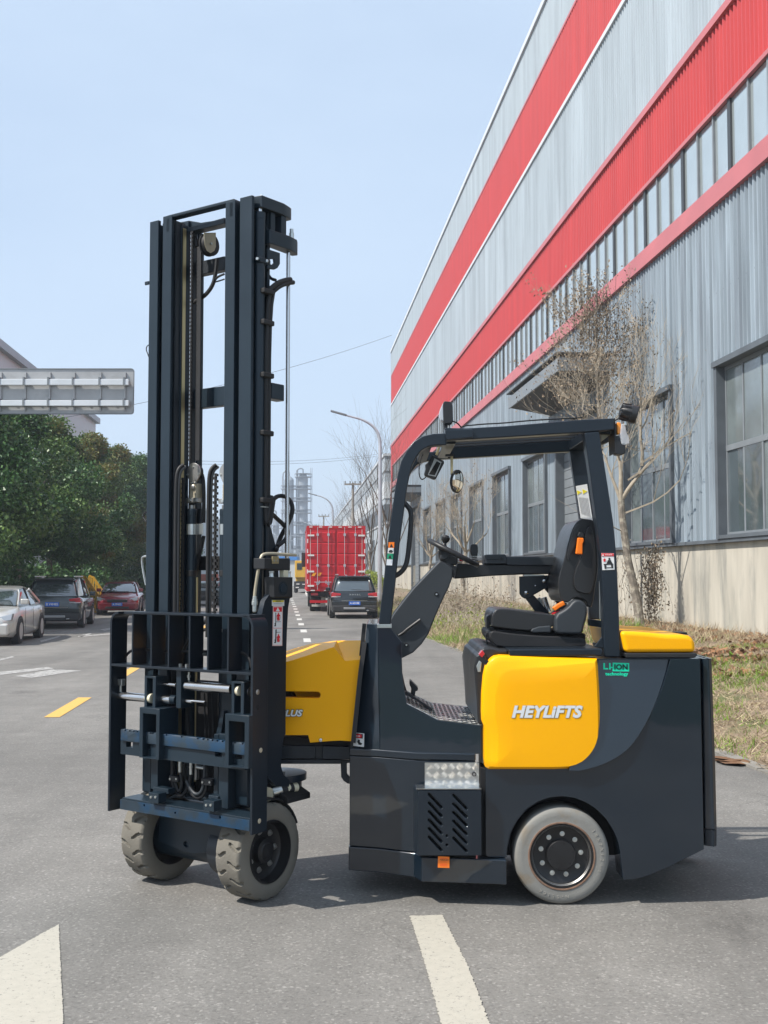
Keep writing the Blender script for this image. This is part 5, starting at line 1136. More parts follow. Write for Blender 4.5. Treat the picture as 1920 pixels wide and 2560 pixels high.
# --- wheels
def nuts(c, ax, R_, n, r, m, parent, off, a0=0.0):
    ax = Vector(ax).normalized(); x = ax.orthogonal().normalized(); y = ax.cross(x)
    for k in range(n):
        t = a0 + k * 2 * math.pi / n; p = Vector(c) + (x * math.cos(t) + y * math.sin(t)) * R_
        mb = MB(); mb.cyl(p + ax * off, p + ax * (off + .008), r, 6); mb.cyl(p + ax * (off + .008), p + ax * (off + .014), r * .55, 10); mb.cyl(p + ax * (off - .001), p + ax * (off + .0015), r * 1.35, 14); obj('wheel_nut', mb, m, parent)
cR = onY(*B_(600, 1586), .01); cR = Vector((cR.x, .01, .2285)); RW = .2285
AXR = Vector((0, -1, 0))
mb = MB(); mb.lathe([(.150, -.03), (.150, .002), (.156, .006), (.163, .004), (.185, .008), (.205, .006), (.2175, .001), (.2255, -.010), (RW, -.026), (RW, -.150), (.222, -.165), (.16, -.165)], cR, AXR, 96, True)
ty = obj('rear_wheel', mb, 'tyre_pale', FK)
obj('bead_rust', MB().lathe([(.1505, .001), (.1515, .0072), (.157, .0078), (.160, .006), (.159, 0)], cR, AXR, 96, True), 'rust', ty)
obj('rim', MB().lathe([(.150, .0), (.147, .006), (.1425, .006), (.141, -.004), (.137, -.008), (.134, -.030), (.128, -.034), (.070, -.034), (.067, -.030), (.001, -.030)], cR, AXR, 96, caps=False), 'rim_black', ty)
obj('rim_edge', MB().lathe([(.1385, -.006), (.1405, -.0035), (.1345, -.012), (.1345, -.016)], cR, AXR, 96, True), 'steel_dull', ty)
obj('hub_cap', MB().lathe([(.0705, -.034), (.0705, -.014), (.067, -.009), (.0, -.008)], cR, AXR, 48), 'rim_black', ty, bevel=0)
nuts(cR, AXR, .0965, 9, .0088, 'zinc', ty, -.034, .35)
for k in range(6):
    t = k * math.pi / 3 + .3; p = cR + Vector((math.cos(t) * .056, -(-.0085), math.sin(t) * .056)); obj('cap_screw', MB().cyl(p, p + Vector((0, -.002, 0)), .0032, 8), 'void_black', ty)
def arc_text(s, c, r, a0, step, size, m, parent, flip=False, y=-.0085):
    for k, ch in enumerate(s):
        if ch == ' ': continue
        t = a0 + step * k; rad = Vector((math.cos(t), 0, math.sin(t))); up = rad if not flip else -rad; x = Vector((up.z, 0, -up.x))
        text('sidewall_letter', ch, size, m, parent, Vector((c.x, 0, c.z)) + rad * r + Vector((0, y + c.y, 0)), x, up, .0007, .0)
mat('tyre_mark', (0.33, 0.31, 0.27), .8)
arc_text('18X7X12', cR, .190, R(38), -R(7.2), .022, 'tyre_mark', ty); arc_text('1/8', cR, .190, R(-13), -R(4), .016, 'tyre_mark', ty)
arc_text('N-SLICK', cR, .188, R(-83), -R(6.6), .021, 'tyre_mark', ty)
mb = MB(); c2 = Vector((cR.x, YW - .04, RW)); mb.lathe([(.15, -.01), (.2255, -.01), (RW, -.026), (RW, -.150), (.222, -.165), (.15, -.165)], c2, (0, 1, 0), 64, True); ty2 = obj('rear_wheel', mb, 'tyre_pale', FK); obj('rim', MB().cyl(c2, c2 - Vector((0, .12, 0)), .149, 48), 'rim_black', ty2)
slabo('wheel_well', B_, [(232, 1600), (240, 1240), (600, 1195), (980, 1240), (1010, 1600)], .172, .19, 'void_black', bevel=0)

# --- overhead guard
YN, YF = .03, .80
fp = [(95, 1338), (120, 1130), (150, 850), (190, 560), (205, 480), (222, 415), (250, 360), (285, 315), (330, 290), (380, 279), (450, 277)]
mb = MB(); mb.bar([onY(*C_(x, y), YN + .045) for x, y in fp], .058, (0, 1, 0), .075); obj('guard_post', mb, 'charcoal_satin', FK, bevel=.006)
mb = MB(); mb.bar([onY(*C_(x, y), YN + .045) + Vector((0, YF - YN, 0)) for x, y in fp], .050, (0, 1, 0), .06); obj('guard_post', mb, 'charcoal_satin', FK, bevel=.006)
f = onY(*C_(95, 1340), YN + .045); obj('post_foot', MB().box(f.x - .035, f.x + .035, YN, YN + .1, f.z - .014, f.z + .004), 'zinc', FK, bevel=.002)
slabo('roof_beam', C_, [(440, 206), (570, 208), (800, 195), (1240, 158), (1418, 150), (1418, 218), (1332, 226), (1240, 233), (606, 272), (450, 280)], YN, YN + .075, 'charcoal_satin', bevel=.006)
slabo('lamp_housing', C_, [(443, 218), (604, 214), (606, 262), (452, 276)], YN - .02, YN, 'charcoal_satin', bevel=.004)
nb = xz(C_, [(440, 206), (800, 195), (1240, 158), (1415, 150)], YN); nbb = xz(C_, [(440, 250), (800, 240), (1240, 210), (1415, 205)], YN)
for y0, y1 in ((YF + .0, YF + .06),):
    mb = MB(); P = [nb[0], nb[1], nb[2], nb[3], Vector((nb[3].x, 0, nb[3].z - .075)), Vector((nb[2].x, 0, nb[2].z - .075)), Vector((nb[0].x, 0, nb[0].z - .075))]; mb.loft([[Vector((p.x, y0, p.z)) for p in P], [Vector((p.x, y1, p.z)) for p in P]]); obj('roof_beam', mb, 'charcoal_satin', FK, bevel=.005)
for k in range(6):
    yy = .16 + k * .115; mb = MB(); P = [nb[0], nb[2], nb[3], nb[3] - Vector((0, 0, .02)), nb[2] - Vector((0, 0, .02)), nb[0] - Vector((0, 0, .02))]; mb.loft([[Vector((p.x, yy, p.z)) for p in P], [Vector((p.x, yy + .03, p.z)) for p in P]]); obj('roof_bar', mb, 'charcoal_far', FK, bevel=.003)
for p, w in ((nb[0], .06), (nb[3] + Vector((-.09, 0, 0)), .09)): obj('roof_cross_beam', MB().box(p.x, p.x + w, YN + .075, YF, p.z - .07, p.z - .004), 'charcoal_satin', FK, bevel=.004)
p = onY(*C_(330, 288), .1); obj('roof_cross_beam', MB().box(p.x - .02, p.x + .03, YN + .09, YF, p.z - .03, p.z + .01), 'charcoal_far', FK, bevel=.003)
slabo('rear_post', C_, [(1245, 234), (1332, 226), (1360, 400), (1388, 580), (1415, 760), (1432, 940), (1446, 1250), (1453, 1526), (1362, 1526), (1352, 1180), (1340, 950), (1320, 780), (1280, 480)], YN, YN + .07, 'charcoal_satin', bevel=.006)
rpF = slabo('rear_post', C_, [(1158, 318), (1240, 310), (1290, 600), (1312, 740), (1335, 980), (1345, 1310), (1275, 1310), (1265, 980), (1222, 740), (1196, 560)], YF, YF + .05, 'charcoal_satin', bevel=.005)
slabo('post_gusset', S5, [(1265, 1400), (1350, 1290), (1365, 1330), (1365, 1410)], .05, .062, 'charcoal_satin', bevel=.002)
slabo('post_bracket', S5, [(1210, 1108), (1215, 1180), (1350, 1200), (1350, 1128)], .20, .24, 'charcoal_satin', bevel=.003)
# white label with yellow triangles on the far post
wl = flat('instruction_label', C_, [(1197, 542), (1262, 530), (1294, 740), (1225, 727)], YF - .003, 'sticker_white', rpF)
for q in ([(1203, 566), (1230, 577), (1207, 592)], [(1235, 560), (1263, 572), (1239, 588)]): flat('yellow_triangle', C_, q, YF - .005, 'sticker_yellow', wl)
for k in range(7): x = 1214 + k * 8; flat('label_print', C_, [(x, 604 + k), (x + 2, 604 + k), (x + 18, 700 + k * 3), (x + 16, 700 + k * 3)], YF - .005, 'print_grey', wl)
# warning label on the near post
lb = flat('warning_label', C_, [(1344, 928), (1416, 929), (1420, 1023), (1350, 1026)], YN - .0025, 'sticker_white', FK)
flat('label_header', C_, [(1345, 929), (1415, 930), (1416, 946), (1346, 946)], YN - .004, 'sticker_red', lb); text('label_print', 'WARNING', .0075, 'sticker_white', lb, onY(*C_(1386, 938), YN - .0055), (1, 0, 0), (0, 0, 1), .0002, .0001); flat('alert_mark', C_, [(1349, 944), (1354, 932), (1360, 944)], YN - .0055, 'sticker_white', lb)
cc = onY(*C_(1362, 967), YN - .004); obj('no_riding_ring', MB().lathe([(.0066, 0), (.0054, 0), (.0054, .001), (.0066, .001)], cc, (0, -1, 0), 24, True), 'sticker_red', lb); flat('figure_print', C_, [(1358, 978), (1358, 964), (1363, 958), (1367, 964), (1367, 978)], YN - .004, 'sticker_red', lb)
for q in ([(1386, 966), (1384, 958), (1391, 954), (1397, 960), (1394, 967)], [(1374, 988), (1382, 968), (1398, 968), (1408, 988)], [(1358, 990), (1412, 988), (1412, 994), (1358, 996)], [(1361, 996), (1372, 996), (1374, 1018), (1363, 1018)], [(1400, 994), (1411, 994), (1413, 1015), (1402, 1015)], [(1374, 1010), (1400, 1009), (1400, 1013), (1374, 1014)]): flat('figure_print', C_, q, YN - .004, 'print_black', lb)
# small labels on the front post
lo = flat('post_label', C6, [(203, 1246), (260, 1246), (258, 1302), (200, 1300)], YN - .0025 + .008, 'sticker_orange', FK, th=.004)
flat('alert_mark', C6, [(214, 1296), (231, 1258), (248, 1297)], YN - .002, 'print_black', lo)
l2 = flat('post_label', C6, [(199, 1302), (257, 1304), (253, 1358), (193, 1356)], YN + .0055, 'sticker_white', FK, th=.004); flat('figure_print', C6, [(203, 1340), (215, 1322), (235, 1322), (248, 1342), (236, 1352), (212, 1350)], YN - .002, 'print_black', l2)
l3 = flat('post_label', C6, [(192, 1358), (252, 1360), (246, 1414), (187, 1411)], YN + .0055, 'sticker_green', FK, th=.004); flat('alert_mark', C6, [(200, 1406), (218, 1368), (236, 1408)], YN - .002, 'print_black', l3)
flat('post_label', C6, [(186, 1413), (245, 1417), (238, 1476), (181, 1473)], YN + .0055, 'badge_white', FK, th=.004)
# grab handle
mb = MB(); mb.tube([onY(*C6(x, y), YN + .045) for x, y in [(315, 850), (352, 848), (385, 885), (425, 935), (427, 1050), (412, 1210), (395, 1380), (372, 1490), (310, 1560), (240, 1590)]], .0125, 10, 2); obj('grab_handle', mb, 'plastic_black', FK)
# mirror, monitor, lamps
ar = slabo('mirror_arm', C_, [(475, 360), (490, 360), (490, 478), (476, 478)], .40, .415, 'gold_brass', bevel=.002); slabo('mirror_mount', C_, [(446, 358), (494, 356), (494, 368), (446, 370)], .38, .43, 'plastic_black', bevel=.002)
cm = onY(*C_(513, 515), .41); nm = Vector((-.42, -1.0, -.15)).normalized(); nm = Vector((.82, -.57, -.1)).normalized()
mr_ = obj('mirror', MB().lathe([(.0, -.012), (.052, -.012), (.060, -.006), (.061, .003), (.056, .005)], cm, nm, 40), 'plastic_black', FK); obj('mirror_glass', MB().lathe([(.056, .004), (.045, .0075), (.03, .0105), (.015, .012), (.001, .0125)], cm, nm, 40), 'mirror_face', mr_)
mn = [(372, 362), (437, 396), (440, 408), (392, 500), (380, 502), (328, 480), (324, 468), (332, 440), (330, 415), (345, 405)]
mo_ = slabo('monitor', C_, mn, .34, .40, 'plastic_black', bevel=.005); flat('screen', C_, [(396, 398), (418, 410), (385, 480), (350, 474)], .338, 'void_black', mo_, th=.003); flat('screen_frame', C_, [(383, 382), (424, 404), (390, 488), (344, 478)], .3395, 'steel_dull', mo_, th=.002)
slabo('monitor_arm', C_, [(408, 300), (420, 306), (402, 366), (388, 360)], .37, .385, 'gold_brass', bevel=.002)
mb = MB(); mb.tube([onY(*C6(x, y), .39) for x, y in [(548, 370), (520, 420), (503, 500), (505, 590), (530, 632), (560, 615), (580, 590)]], .003, 6, 2); obj('monitor_cable', mb, 'rubber_black', FK)
fl_ = slabo('front_work_lamp', C_, [(433, 60), (440, 52), (476, 55), (488, 75), (491, 168), (480, 182), (442, 184), (436, 170)], .10, .17, 'plastic_black', bevel=.008); slabo('lens', C_, [(415, 100), (433, 62), (437, 172), (420, 160), (410, 130)], .105, .165, 'lens_grey', fl_, bevel=.004)
slabo('lamp_bracket', C_, [(436, 180), (460, 180), (456, 216), (438, 216)], .12, .15, 'plastic_black', bevel=.002)
mb = MB(); mb.tube([onY(*C_(x, y), .13) for x, y in [(486, 168), (515, 178), (538, 205)]], .0035, 6, 1); obj('lamp_cable', mb, 'rubber_black', FK)
mb = MB(); mb.tube([onY(*C_(x, y), .05) + Vector((0, 0, .004)) for x, y in [(540, 206), (560, 198), (600, 196), (655, 190), (780, 184), (895, 172), (1010, 164), (1235, 152)]], .0035, 6, 1); obj('lamp_cable', mb, 'rubber_black', FK)
wc = onY(*C_(1510, 124), .10); wd = Vector((.93, -.1, -.26)).normalized()
wl_ = obj('work_lamp', MB().lathe([(.0, -.045), (.027, -.045), (.036, -.032), (.040, 0), (.044, .002), (.045, .030), (.041, .034), (0, .032)], wc, wd, 32), 'plastic_black', FK)
for k in range(11):
    t = k * 2 * math.pi / 11; x_ = wd.orthogonal().normalized(); y_ = wd.cross(x_); u_ = x_ * math.cos(t) + y_ * math.sin(t); mb = MB(); mb.bar([wc + u_ * .012 - wd * .052, wc + u_ * .040 - wd * .046, wc + u_ * .046 - wd * .004], .004, wd.cross(u_), .005); obj('cooling_fin', mb, 'plastic_black', wl_, smooth=0)
mb = MB(); mb.tube([onY(*C_(x, y), .1) for x, y in [(1420, 166), (1440, 155), (1462, 146)]], .004, 6); obj('lamp_cable', mb, 'rubber_black', FK); obj('lamp_foot', MB().cyl(onY(*C_(1480, 190), .1), onY(*C_(1480, 170), .1), .012, 12), 'zinc', FK)
slabo('lamp_carrier', C_, [(1416, 150), (1424, 150), (1432, 350), (1424, 350)], .05, .2, 'plastic_black', bevel=.002)
slabo('indicator_lamp', C_, [(1434, 172), (1458, 176), (1462, 222), (1452, 244), (1436, 240)], .05, .11, 'amber', bevel=.006); slabo('tail_lamp', C_, [(1428, 250), (1450, 252), (1460, 300), (1484, 306), (1486, 352), (1462, 362), (1428, 358)], .05, .12, 'plastic_black', bevel=.005)
pf = slabo('plastic_wrap', C_, [(1460, 182), (1482, 186), (1490, 230), (1505, 262), (1508, 296), (1486, 306), (1462, 300), (1454, 250), (1450, 244)], .045, .10, 'clear_film', bevel=.008)
slabo('roof_end_plate', C_, [(1340, 232), (1410, 222), (1410, 236), (1345, 285)], .12, .6, 'grease_cream', bevel=.002); slabo('rear_camera', C_, [(1346, 268), (1392, 250), (1394, 285), (1350, 300)], .3, .4, 'plastic_black', bevel=.004)

# --- steering column, wheel, armrest
col_ = [C6(*p) for p in [(215, 2020), (255, 1950), (300, 1890), (370, 1800), (450, 1700), (560, 1585), (660, 1480), (700, 1440), (718, 1426), (740, 1440), (830, 1500), (838, 1512), (836, 1590), (800, 1690), (750, 1790), (710, 1880), (665, 1980)]] + [A_(*p) for p in [(1160, 310), (1110, 385), (1045, 450), (960, 492), (900, 470), (860, 300)]]
I_ = lambda x, y: (x, y)
slabo('steering_column', I_, col_, .33, .52, 'plastic_grey', bevel=.010, seg=3)
o = slabo('column_trim', C6, [(700, 1438), (718, 1426), (885, 1490), (850, 1600), (836, 1592), (832, 1504)], .345, .50, 'plastic_black', bevel=.004)
slabo('column_head', C6, [(700, 1310), (745, 1320), (890, 1390), (885, 1470), (800, 1480), (715, 1430), (700, 1380)], .36, .46, 'plastic_black', bevel=.01)
slabo('column_lever', C6, [(690, 1300), (730, 1325), (790, 1340), (805, 1352), (790, 1410), (760, 1420), (710, 1410), (720, 1370), (705, 1330)], .34, .355, 'plastic_grey', bevel=.004)
for x, y in ((676, 1760),): c = onY(*C6(x, y), .33); obj('column_screw', MB().cyl(c, c + Vector((0, -.003, 0)), .0115, 20), 'void_black', FK); obj('column_screw', MB().cyl(c + Vector((0, -.003, 0)), c + Vector((0, -.005, 0)), .0045, 10), 'steel_bright', FK)
c = onY(*A_(996, 393), .33); obj('column_screw', MB().cyl(c, c + Vector((0, -.003, 0)), .0105, 20), 'void_black', FK); obj('column_screw', MB().cyl(c + Vector((0, -.003, 0)), c + Vector((0, -.005, 0)), .0045, 10), 'steel_bright', FK)
mb = MB(); mb.tube([onY(*A_(940, 322), .325), onY(*A_(975, 300), .322), onY(*A_(1000, 278), .318), onY(*A_(1100, 205), .318)], [.006, .0085], 10); obj('tilt_lever', mb, 'plastic_black', FK)
cw_ = onY(*C6(842, 1350), .42); nw = Vector((math.sin(R(27)), -.05, math.cos(R(27)))).normalized()
x_ = Vector((0, 1, 0)); x_ = (x_ - nw * x_.dot(nw)).normalized(); y_ = nw.cross(x_)
mb = MB(); mb.tube([cw_ + (x_ * math.cos(t) + y_ * math.sin(t)) * .137 for t in [2 * math.pi * k / 48 for k in range(49)]], .0135, 12, caps=False); sw_ = obj('steering_wheel', mb, 'plastic_black', FK)
for t in (0.5, 2.6, 4.7): mb = MB(); d = x_ * math.cos(t) + y_ * math.sin(t); mb.bar([cw_ - nw * .012, cw_ + d * .13], .03, nw, .01); obj('spoke', mb, 'plastic_black', sw_, bevel=.002)
obj('hub', MB().cyl(cw_ - nw * .03, cw_ + nw * .006, .035, 24), 'plastic_black', sw_, bevel=.004)
kp = onY(*C6(766, 1215), .40); mb = MB(); mb.lathe([(.0, .022), (.014, .019), (.022, .008), (.021, -.006), (.014, -.016), (.010, -.022), (.012, -.030), (.016, -.036)], kp, (nw.x * .5, 0, 1), 24); obj('spinner_knob', mb, 'plastic_black', sw_)
slabo('armrest_beam', C_, [(497, 1076), (515, 985), (640, 996), (675, 992), (1094, 992), (1095, 1020), (1088, 1044), (1070, 1049), (900, 1051), (700, 1060), (560, 1072)], .56, .70, 'plastic_black', bevel=.008, seg=3)
slabo('armrest', C_, [(795, 948), (1062, 945), (1086, 950), (1092, 962), (1095, 990), (1090, 1004), (900, 1003), (798, 1000), (790, 970)], .55, .71, 'plastic_grey', bevel=.010, seg=3)
cb = slabo('control_box', C_, [(675, 936), (790, 934), (800, 946), (800, 992), (670, 992)], .545, .70, 'plastic_grey', bevel=.008, seg=3); c = onY(*C_(766, 958), .545); obj('dial', MB().cyl(c, c + Vector((0, -.012, 0)), .008, 16), 'plastic_black', cb, bevel=.002); flat('slot', C_, [(686, 963), (752, 962), (752, 966), (686, 967)], .544, 'void_black', cb)
jo = slabo('joystick', C_, [(590, 884), (598, 876), (624, 876), (633, 886), (634, 920), (630, 944), (596, 944), (590, 920)], .60, .64, 'plastic_black', bevel=.010, seg=3)
for k in range(4): p = onY(*C_(613, 952 + k * 10), .62); obj('bellows', MB().lathe([(.012 + .003 * k, -.003), (.017 + .003 * k, 0), (.012 + .003 * k, .003)], p, (0, 0, 1), 20), 'rubber_black', jo)
flat('red_button', C_, [(525, 962), (545, 966), (548, 976), (528, 974)], .58, 'sticker_red', FK, th=.02)
br = slabo('armrest_bracket', S5, [(490, 668), (830, 655), (830, 758), (790, 792), (750, 798), (640, 862), (612, 880), (580, 900), (545, 898), (515, 880), (494, 850)], .60, .615, 'charcoal_satin', bevel=.003)
for x, y, r_ in ((750, 713, .0115), (562, 838, .0115), (656, 765, .005)): c = onY(*S5(x, y), .60); obj('bracket_bolt', MB().lathe([(r_, 0), (r_, .004), (r_ * .7, .007), (r_ * .3, .008)], c, (0, -1, 0), 20), 'steel_bright', br)
slabo('bracket_link', S5, [(556, 898), (642, 862), (805, 1050), (800, 1075), (690, 1060), (660, 1040)], .62, .635, 'charcoal_satin', bevel=.003); slabo('bracket_link', S5, [(752, 798), (838, 760), (908, 832), (912, 950), (884, 950)], .62, .635, 'charcoal_satin', bevel=.003)
obj('gas_strut', MB().cyl(onY(*S5(745, 885), .64), onY(*S5(790, 1035), .64), .016, 16), 'steel_bright', FK); obj('gas_strut', MB().cyl(onY(*S5(690, 890), .65), onY(*S5(740, 980), .65), .009, 12), 'zinc', FK)
mb = MB(); mb.tube([onY(*S5(x, y), .6) for x, y in [(850, 640), (870, 690), (890, 730), (900, 800)]], .006, 8, 1); obj('control_cable', mb, 'rubber_black', FK)
slabo('bracket_top', S5, [(540, 645), (750, 650), (750, 662), (540, 666)], .60, .66, 'zinc', bevel=.001)

# --- seat
seat = slabo('seat', S5, arcpts([(205, 1165), (212, 1085), (232, 1030), (262, 1006), (350, 1004), (480, 1020), (700, 1048), (840, 1062), (875, 1085), (862, 1170), (800, 1205), (610, 1232), (450, 1222), (250, 1196), (215, 1190)], 1), .20, .64, 'vinyl_black', bevel=.022, seg=4)
slabo('backrest', S5, arcpts([(905, 650), (960, 480), (988, 350), (1030, 200), (1075, 112), (1130, 70), (1190, 72), (1250, 82), (1272, 105), (1288, 200), (1308, 420), (1310, 600), (1275, 800), (1248, 990), (1205, 985), (1175, 905), (1060, 880), (1005, 940), (925, 930), (892, 760)], 1), .22, .62, 'vinyl_black', seat, bevel=.022, seg=4)
slabo('side_bolster', S5, arcpts([(1062, 780), (1052, 700), (1075, 600), (1120, 500), (1160, 400), (1165, 250), (1200, 150), (1250, 160), (1282, 420), (1285, 640), (1240, 850), (1160, 845), (1090, 820)], 2), .195, .24, 'vinyl_black', seat, bevel=.012, seg=3)
slabo('side_bolster', S5, arcpts([(985, 470), (1000, 380), (1040, 220), (1080, 130), (1120, 120), (1110, 220), (1080, 320), (1020, 440), (1000, 520)], 2), .205, .24, 'vinyl_black', seat, bevel=.010, seg=3)
slabo('hip_guard', S5, arcpts([(860, 1262), (862, 1180), (860, 1075), (990, 992), (1052, 922), (1105, 905), (1162, 932), (1202, 990), (1196, 1085), (1162, 1190), (1150, 1270), (1000, 1268)], 1), .15, .24, 'plastic_grey', seat, bevel=.014, seg=3)
slabo('hip_guard', S5, arcpts([(860, 1262), (862, 1180), (860, 1075), (990, 992), (1052, 922), (1105, 905), (1162, 932), (1202, 990), (1196, 1085), (1162, 1190), (1150, 1270), (1000, 1268)], 1), .60, .68, 'plastic_grey', seat, bevel=.014, seg=3)
slabo('recline_lever', S5, [(608, 1240), (625, 1212), (700, 1188), (820, 1178), (820, 1250), (640, 1252)], .175, .20, 'plastic_grey', seat, bevel=.006)
slabo('belt_guide', S5, [(1098, 266), (1160, 270), (1163, 300), (1150, 330), (1148, 440), (1076, 436), (1088, 350)], .17, .19, 'belt_orange', seat, bevel=.005); slabo('belt_guide', S5, arcpts([(1095, 262), (1105, 215), (1130, 205), (1160, 225), (1162, 268)], 1), .175, .2, 'plastic_black', seat, bevel=.004)
mb = MB(); mb.bar([onY(*S5(845, 1010), .22), onY(*S5(900, 970), .215), onY(*S5(955, 942), .215)], .035 * .6, (0, 1, 0), .03); obj('belt_buckle', mb, 'belt_orange', seat, bevel=.004)
slabo('belt_anchor', S5, [(800, 1055), (950, 935), (985, 945), (985, 975), (860, 1060)], .225, .235, 'plastic_black', seat, bevel=.003); slabo('belt_tag', S5, [(915, 1015), (965, 998), (970, 1010), (925, 1035)], .222, .224, 'sticker_white', seat, bevel=0); slabo('belt_buckle', S5, [(825, 1050), (905, 1020), (905, 1035), (835, 1066)], .222, .228, 'sticker_red', seat, bevel=.001)
slabo('seat_suspension', S5, arcpts([(185, 1290), (200, 1238), (262, 1238), (400, 1262), (700, 1286), (1000, 1292), (1160, 1308), (1186, 1342), (1178, 1402), (600, 1400), (270, 1400), (215, 1352)], 1), .17, .68, 'rubber_black', seat, bevel=.016, seg=3)
slabo('seat_suspension', S5, [(240, 1215), (820, 1230), (1180, 1260), (1180, 1340), (260, 1320)], .22, .62, 'void_black', seat, bevel=.01)
slabo('seat_suspension', S5, [(250, 1385), (1150, 1395), (1150, 1425), (265, 1432)], .24, .6, 'plastic_black', seat, bevel=.006)
slabo('seat_lever', S5, arcpts([(150, 1090), (180, 1062), (195, 1075), (190, 1130), (185, 1200), (150, 1205), (155, 1150)], 1), .3, .4, 'plastic_black', seat, bevel=.006); slabo('document_box', S5, arcpts([(195, 1165), (198, 1060), (235, 1012), (260, 1012), (230, 1060), (225, 1170)], 1), .26, .58, 'plastic_black', seat, bevel=.006)
slabo('height_lever', S5, arcpts([(143, 1262), (160, 1258), (162, 1375), (190, 1380), (190, 1392), (150, 1390)], 1), .3, .33, 'plastic_black', seat, bevel=.004)
# engine cover around the seat
slabo('deck_plate', S5, [(375, 1424), (1340, 1414), (1362, 1440), (1350, 1492), (900, 1496), (392, 1500)], .0, .86, 'charcoal_satin', bevel=.008, seg=3)
slabo('deck_support', S5, [(300, 1426), (380, 1426), (380, 1482), (250, 1484), (180, 1545), (120, 1620), (80, 1658), (20, 1658), (60, 1500), (110, 1412), (200, 1402)], .06, .86, 'plastic_black', bevel=.012, seg=3)
slabo('hood_front', B_, [(14, 350), (30, 270), (80, 235), (100, 300), (78, 420), (66, 520), (62, 690), (76, 722), (40, 722), (30, 540)], .035, .86, 'plastic_black', bevel=.006)
slabo('hood_lens', S5, [(70, 1480), (108, 1432), (135, 1470), (105, 1512)], .03, .09, 'tail_red', bevel=.003)
slabo('hood_latch', S5, [(45, 1600), (75, 1540), (100, 1560), (90, 1659), (60, 1659)], .03, .07, 'zinc', bevel=.002)
slabo('post_strut', S5, [(1330, 700), (1335, 1110), (1322, 1110), (1320, 720)], .1, .11, 'zinc', bevel=.001)
# ================================================================== the forklift: mast head, turned 34.5 degrees to the body
TH = R(34.5); OM = Vector((-.544, .09, 0)); EU = Vector((math.cos(TH), -math.sin(TH), 0)); EV = Vector((-math.sin(TH), -math.cos(TH), 0))
def FM(u, v, z): return OM + EU * u + EV * v + Vector((0, 0, z))
def MU(px, py, v): p = onP(px, py, OM + EV * v, EV) - OM; return (p.dot(EU), p.z)
def SU(px, py, u): p = onP(px, py, OM + EU * u, EU) - OM; return (p.dot(EV), p.z)
def BX(name, c, x0, x1, y0, y1, vf, vb, m, parent=None, bevel=.003, z0=None, z1=None, **k):
    a = MU(*c(x0, (y0 + y1) / 2), vf); b = MU(*c(x1, (y0 + y1) / 2), vf); t = MU(*c((x0 + x1) / 2, y0), vf)[1]; w = MU(*c((x0 + x1) / 2, y1), vf)[1]
    mb = MB(); mb.box(a[0], b[0], vb, vf, w if z0 is None else z0, t if z1 is None else z1, FM); return obj(name, mb, m, parent or FK, bevel=bevel, **k)
def PV(name, c, pts, vf, vb, m, parent=None, bevel=.003, **k):
    P = [MU(*c(x, y), vf) for x, y in pts]; mb = MB(); mb.loft([[FM(u, vf, z) for u, z in P], [FM(u, vb, z) for u, z in P]]); return obj(name, mb, m, parent or FK, bevel=bevel, **k)
def PU(name, c, pts, uf, ub, m, parent=None, bevel=.003, **k):
    P = [SU(*c(x, y), uf) for x, y in pts]; mb = MB(); mb.loft([[FM(uf, v, z) for v, z in P], [FM(ub, v, z) for v, z in P]]); return obj(name, mb, m, parent or FK, bevel=bevel, **k)
def CYV(name, c, xc, y0, y1, v, r, m, parent=None, n=24, bevel=.002, **k):
    a = MU(*c(xc, y0), v); b = MU(*c(xc, y1), v); u = (a[0] + b[0]) / 2; return obj(name, MB().cyl(FM(u, v, b[1]), FM(u, v, a[1]), r, n), m, parent or FK, bevel=bevel, **k)
def CYU(name, c, x0, x1, yc0, yc1, v, r, m, parent=None, n=24, r2=None, bevel=.001, **k):
    a = MU(*c(x0, yc0), v); b = MU(*c(x1, yc1), v); z = (a[1] + b[1]) / 2; return obj(name, MB().cyl(FM(a[0], v, z), FM(b[0], v, z), r, n, r2), m, parent or FK, bevel=bevel, **k)
def TUV(name, c, pts, v, r, m, parent=None, sm=2, n=8, **k):
    q = []
    for p in pts: vv = p[2] if len(p) > 2 else v; u, z = MU(*c(p[0], p[1]), vv); q.append(FM(u, vv, z))
    return obj(name, MB().tube(q, r, n, sm), m, parent or FK, **k)

# --- rails
VF = .10
ZR = MU(*M5(420, 1090), VF)[1]
mast = BX('mast', M1, 510, 870, 385, 432, .03, -.03, 'charcoal_mast', None)          # upper cross member carries the rails
def rail(c0, xa0, xa1, yt, c1, xb0, xb1, yb, z0, side):
    u0 = (MU(*c0(xa0, yt), VF)[0] + MU(*c1(xb0, yb), VF)[0]) / 2; u1 = (MU(*c0(xa1, yt), VF)[0] + MU(*c1(xb1, yb), VF)[0]) / 2; zt = MU(*c0((xa0 + xa1) / 2, yt), VF)[1]
    mb = MB(); d = .014
    if side > 0: prof = [(u0, VF), (u1, VF), (u1, VF - .02), (u0 + d, VF - .02), (u0 + d, -.02), (u1, -.02), (u1, -.04), (u0, -.04)]
    elif side < 0: prof = [(u1, VF), (u0, VF), (u0, VF - .02), (u1 - d, VF - .02), (u1 - d, -.02), (u0, -.02), (u0, -.04), (u1, -.04)]
    mb.loft([[FM(u, v, z0) for u, v in prof], [FM(u, v, zt) for u, v in prof]]); return obj('rail', mb, 'charcoal_mast', mast, bevel=.003), u0, u1, zt
ra, a0, a1, az = rail(M1, 125, 210, 368, M2, 112, 198, 1500, ZR, 1)
rb, b0_, b1_, bz = rail(M1, 255, 340, 315, M2, 242, 336, 1500, ZR, 1)
rc_, c0_, c1_, cz_ = rail(M1, 870, 968, 172, M2, 872, 966, 1300, ZR, -1)
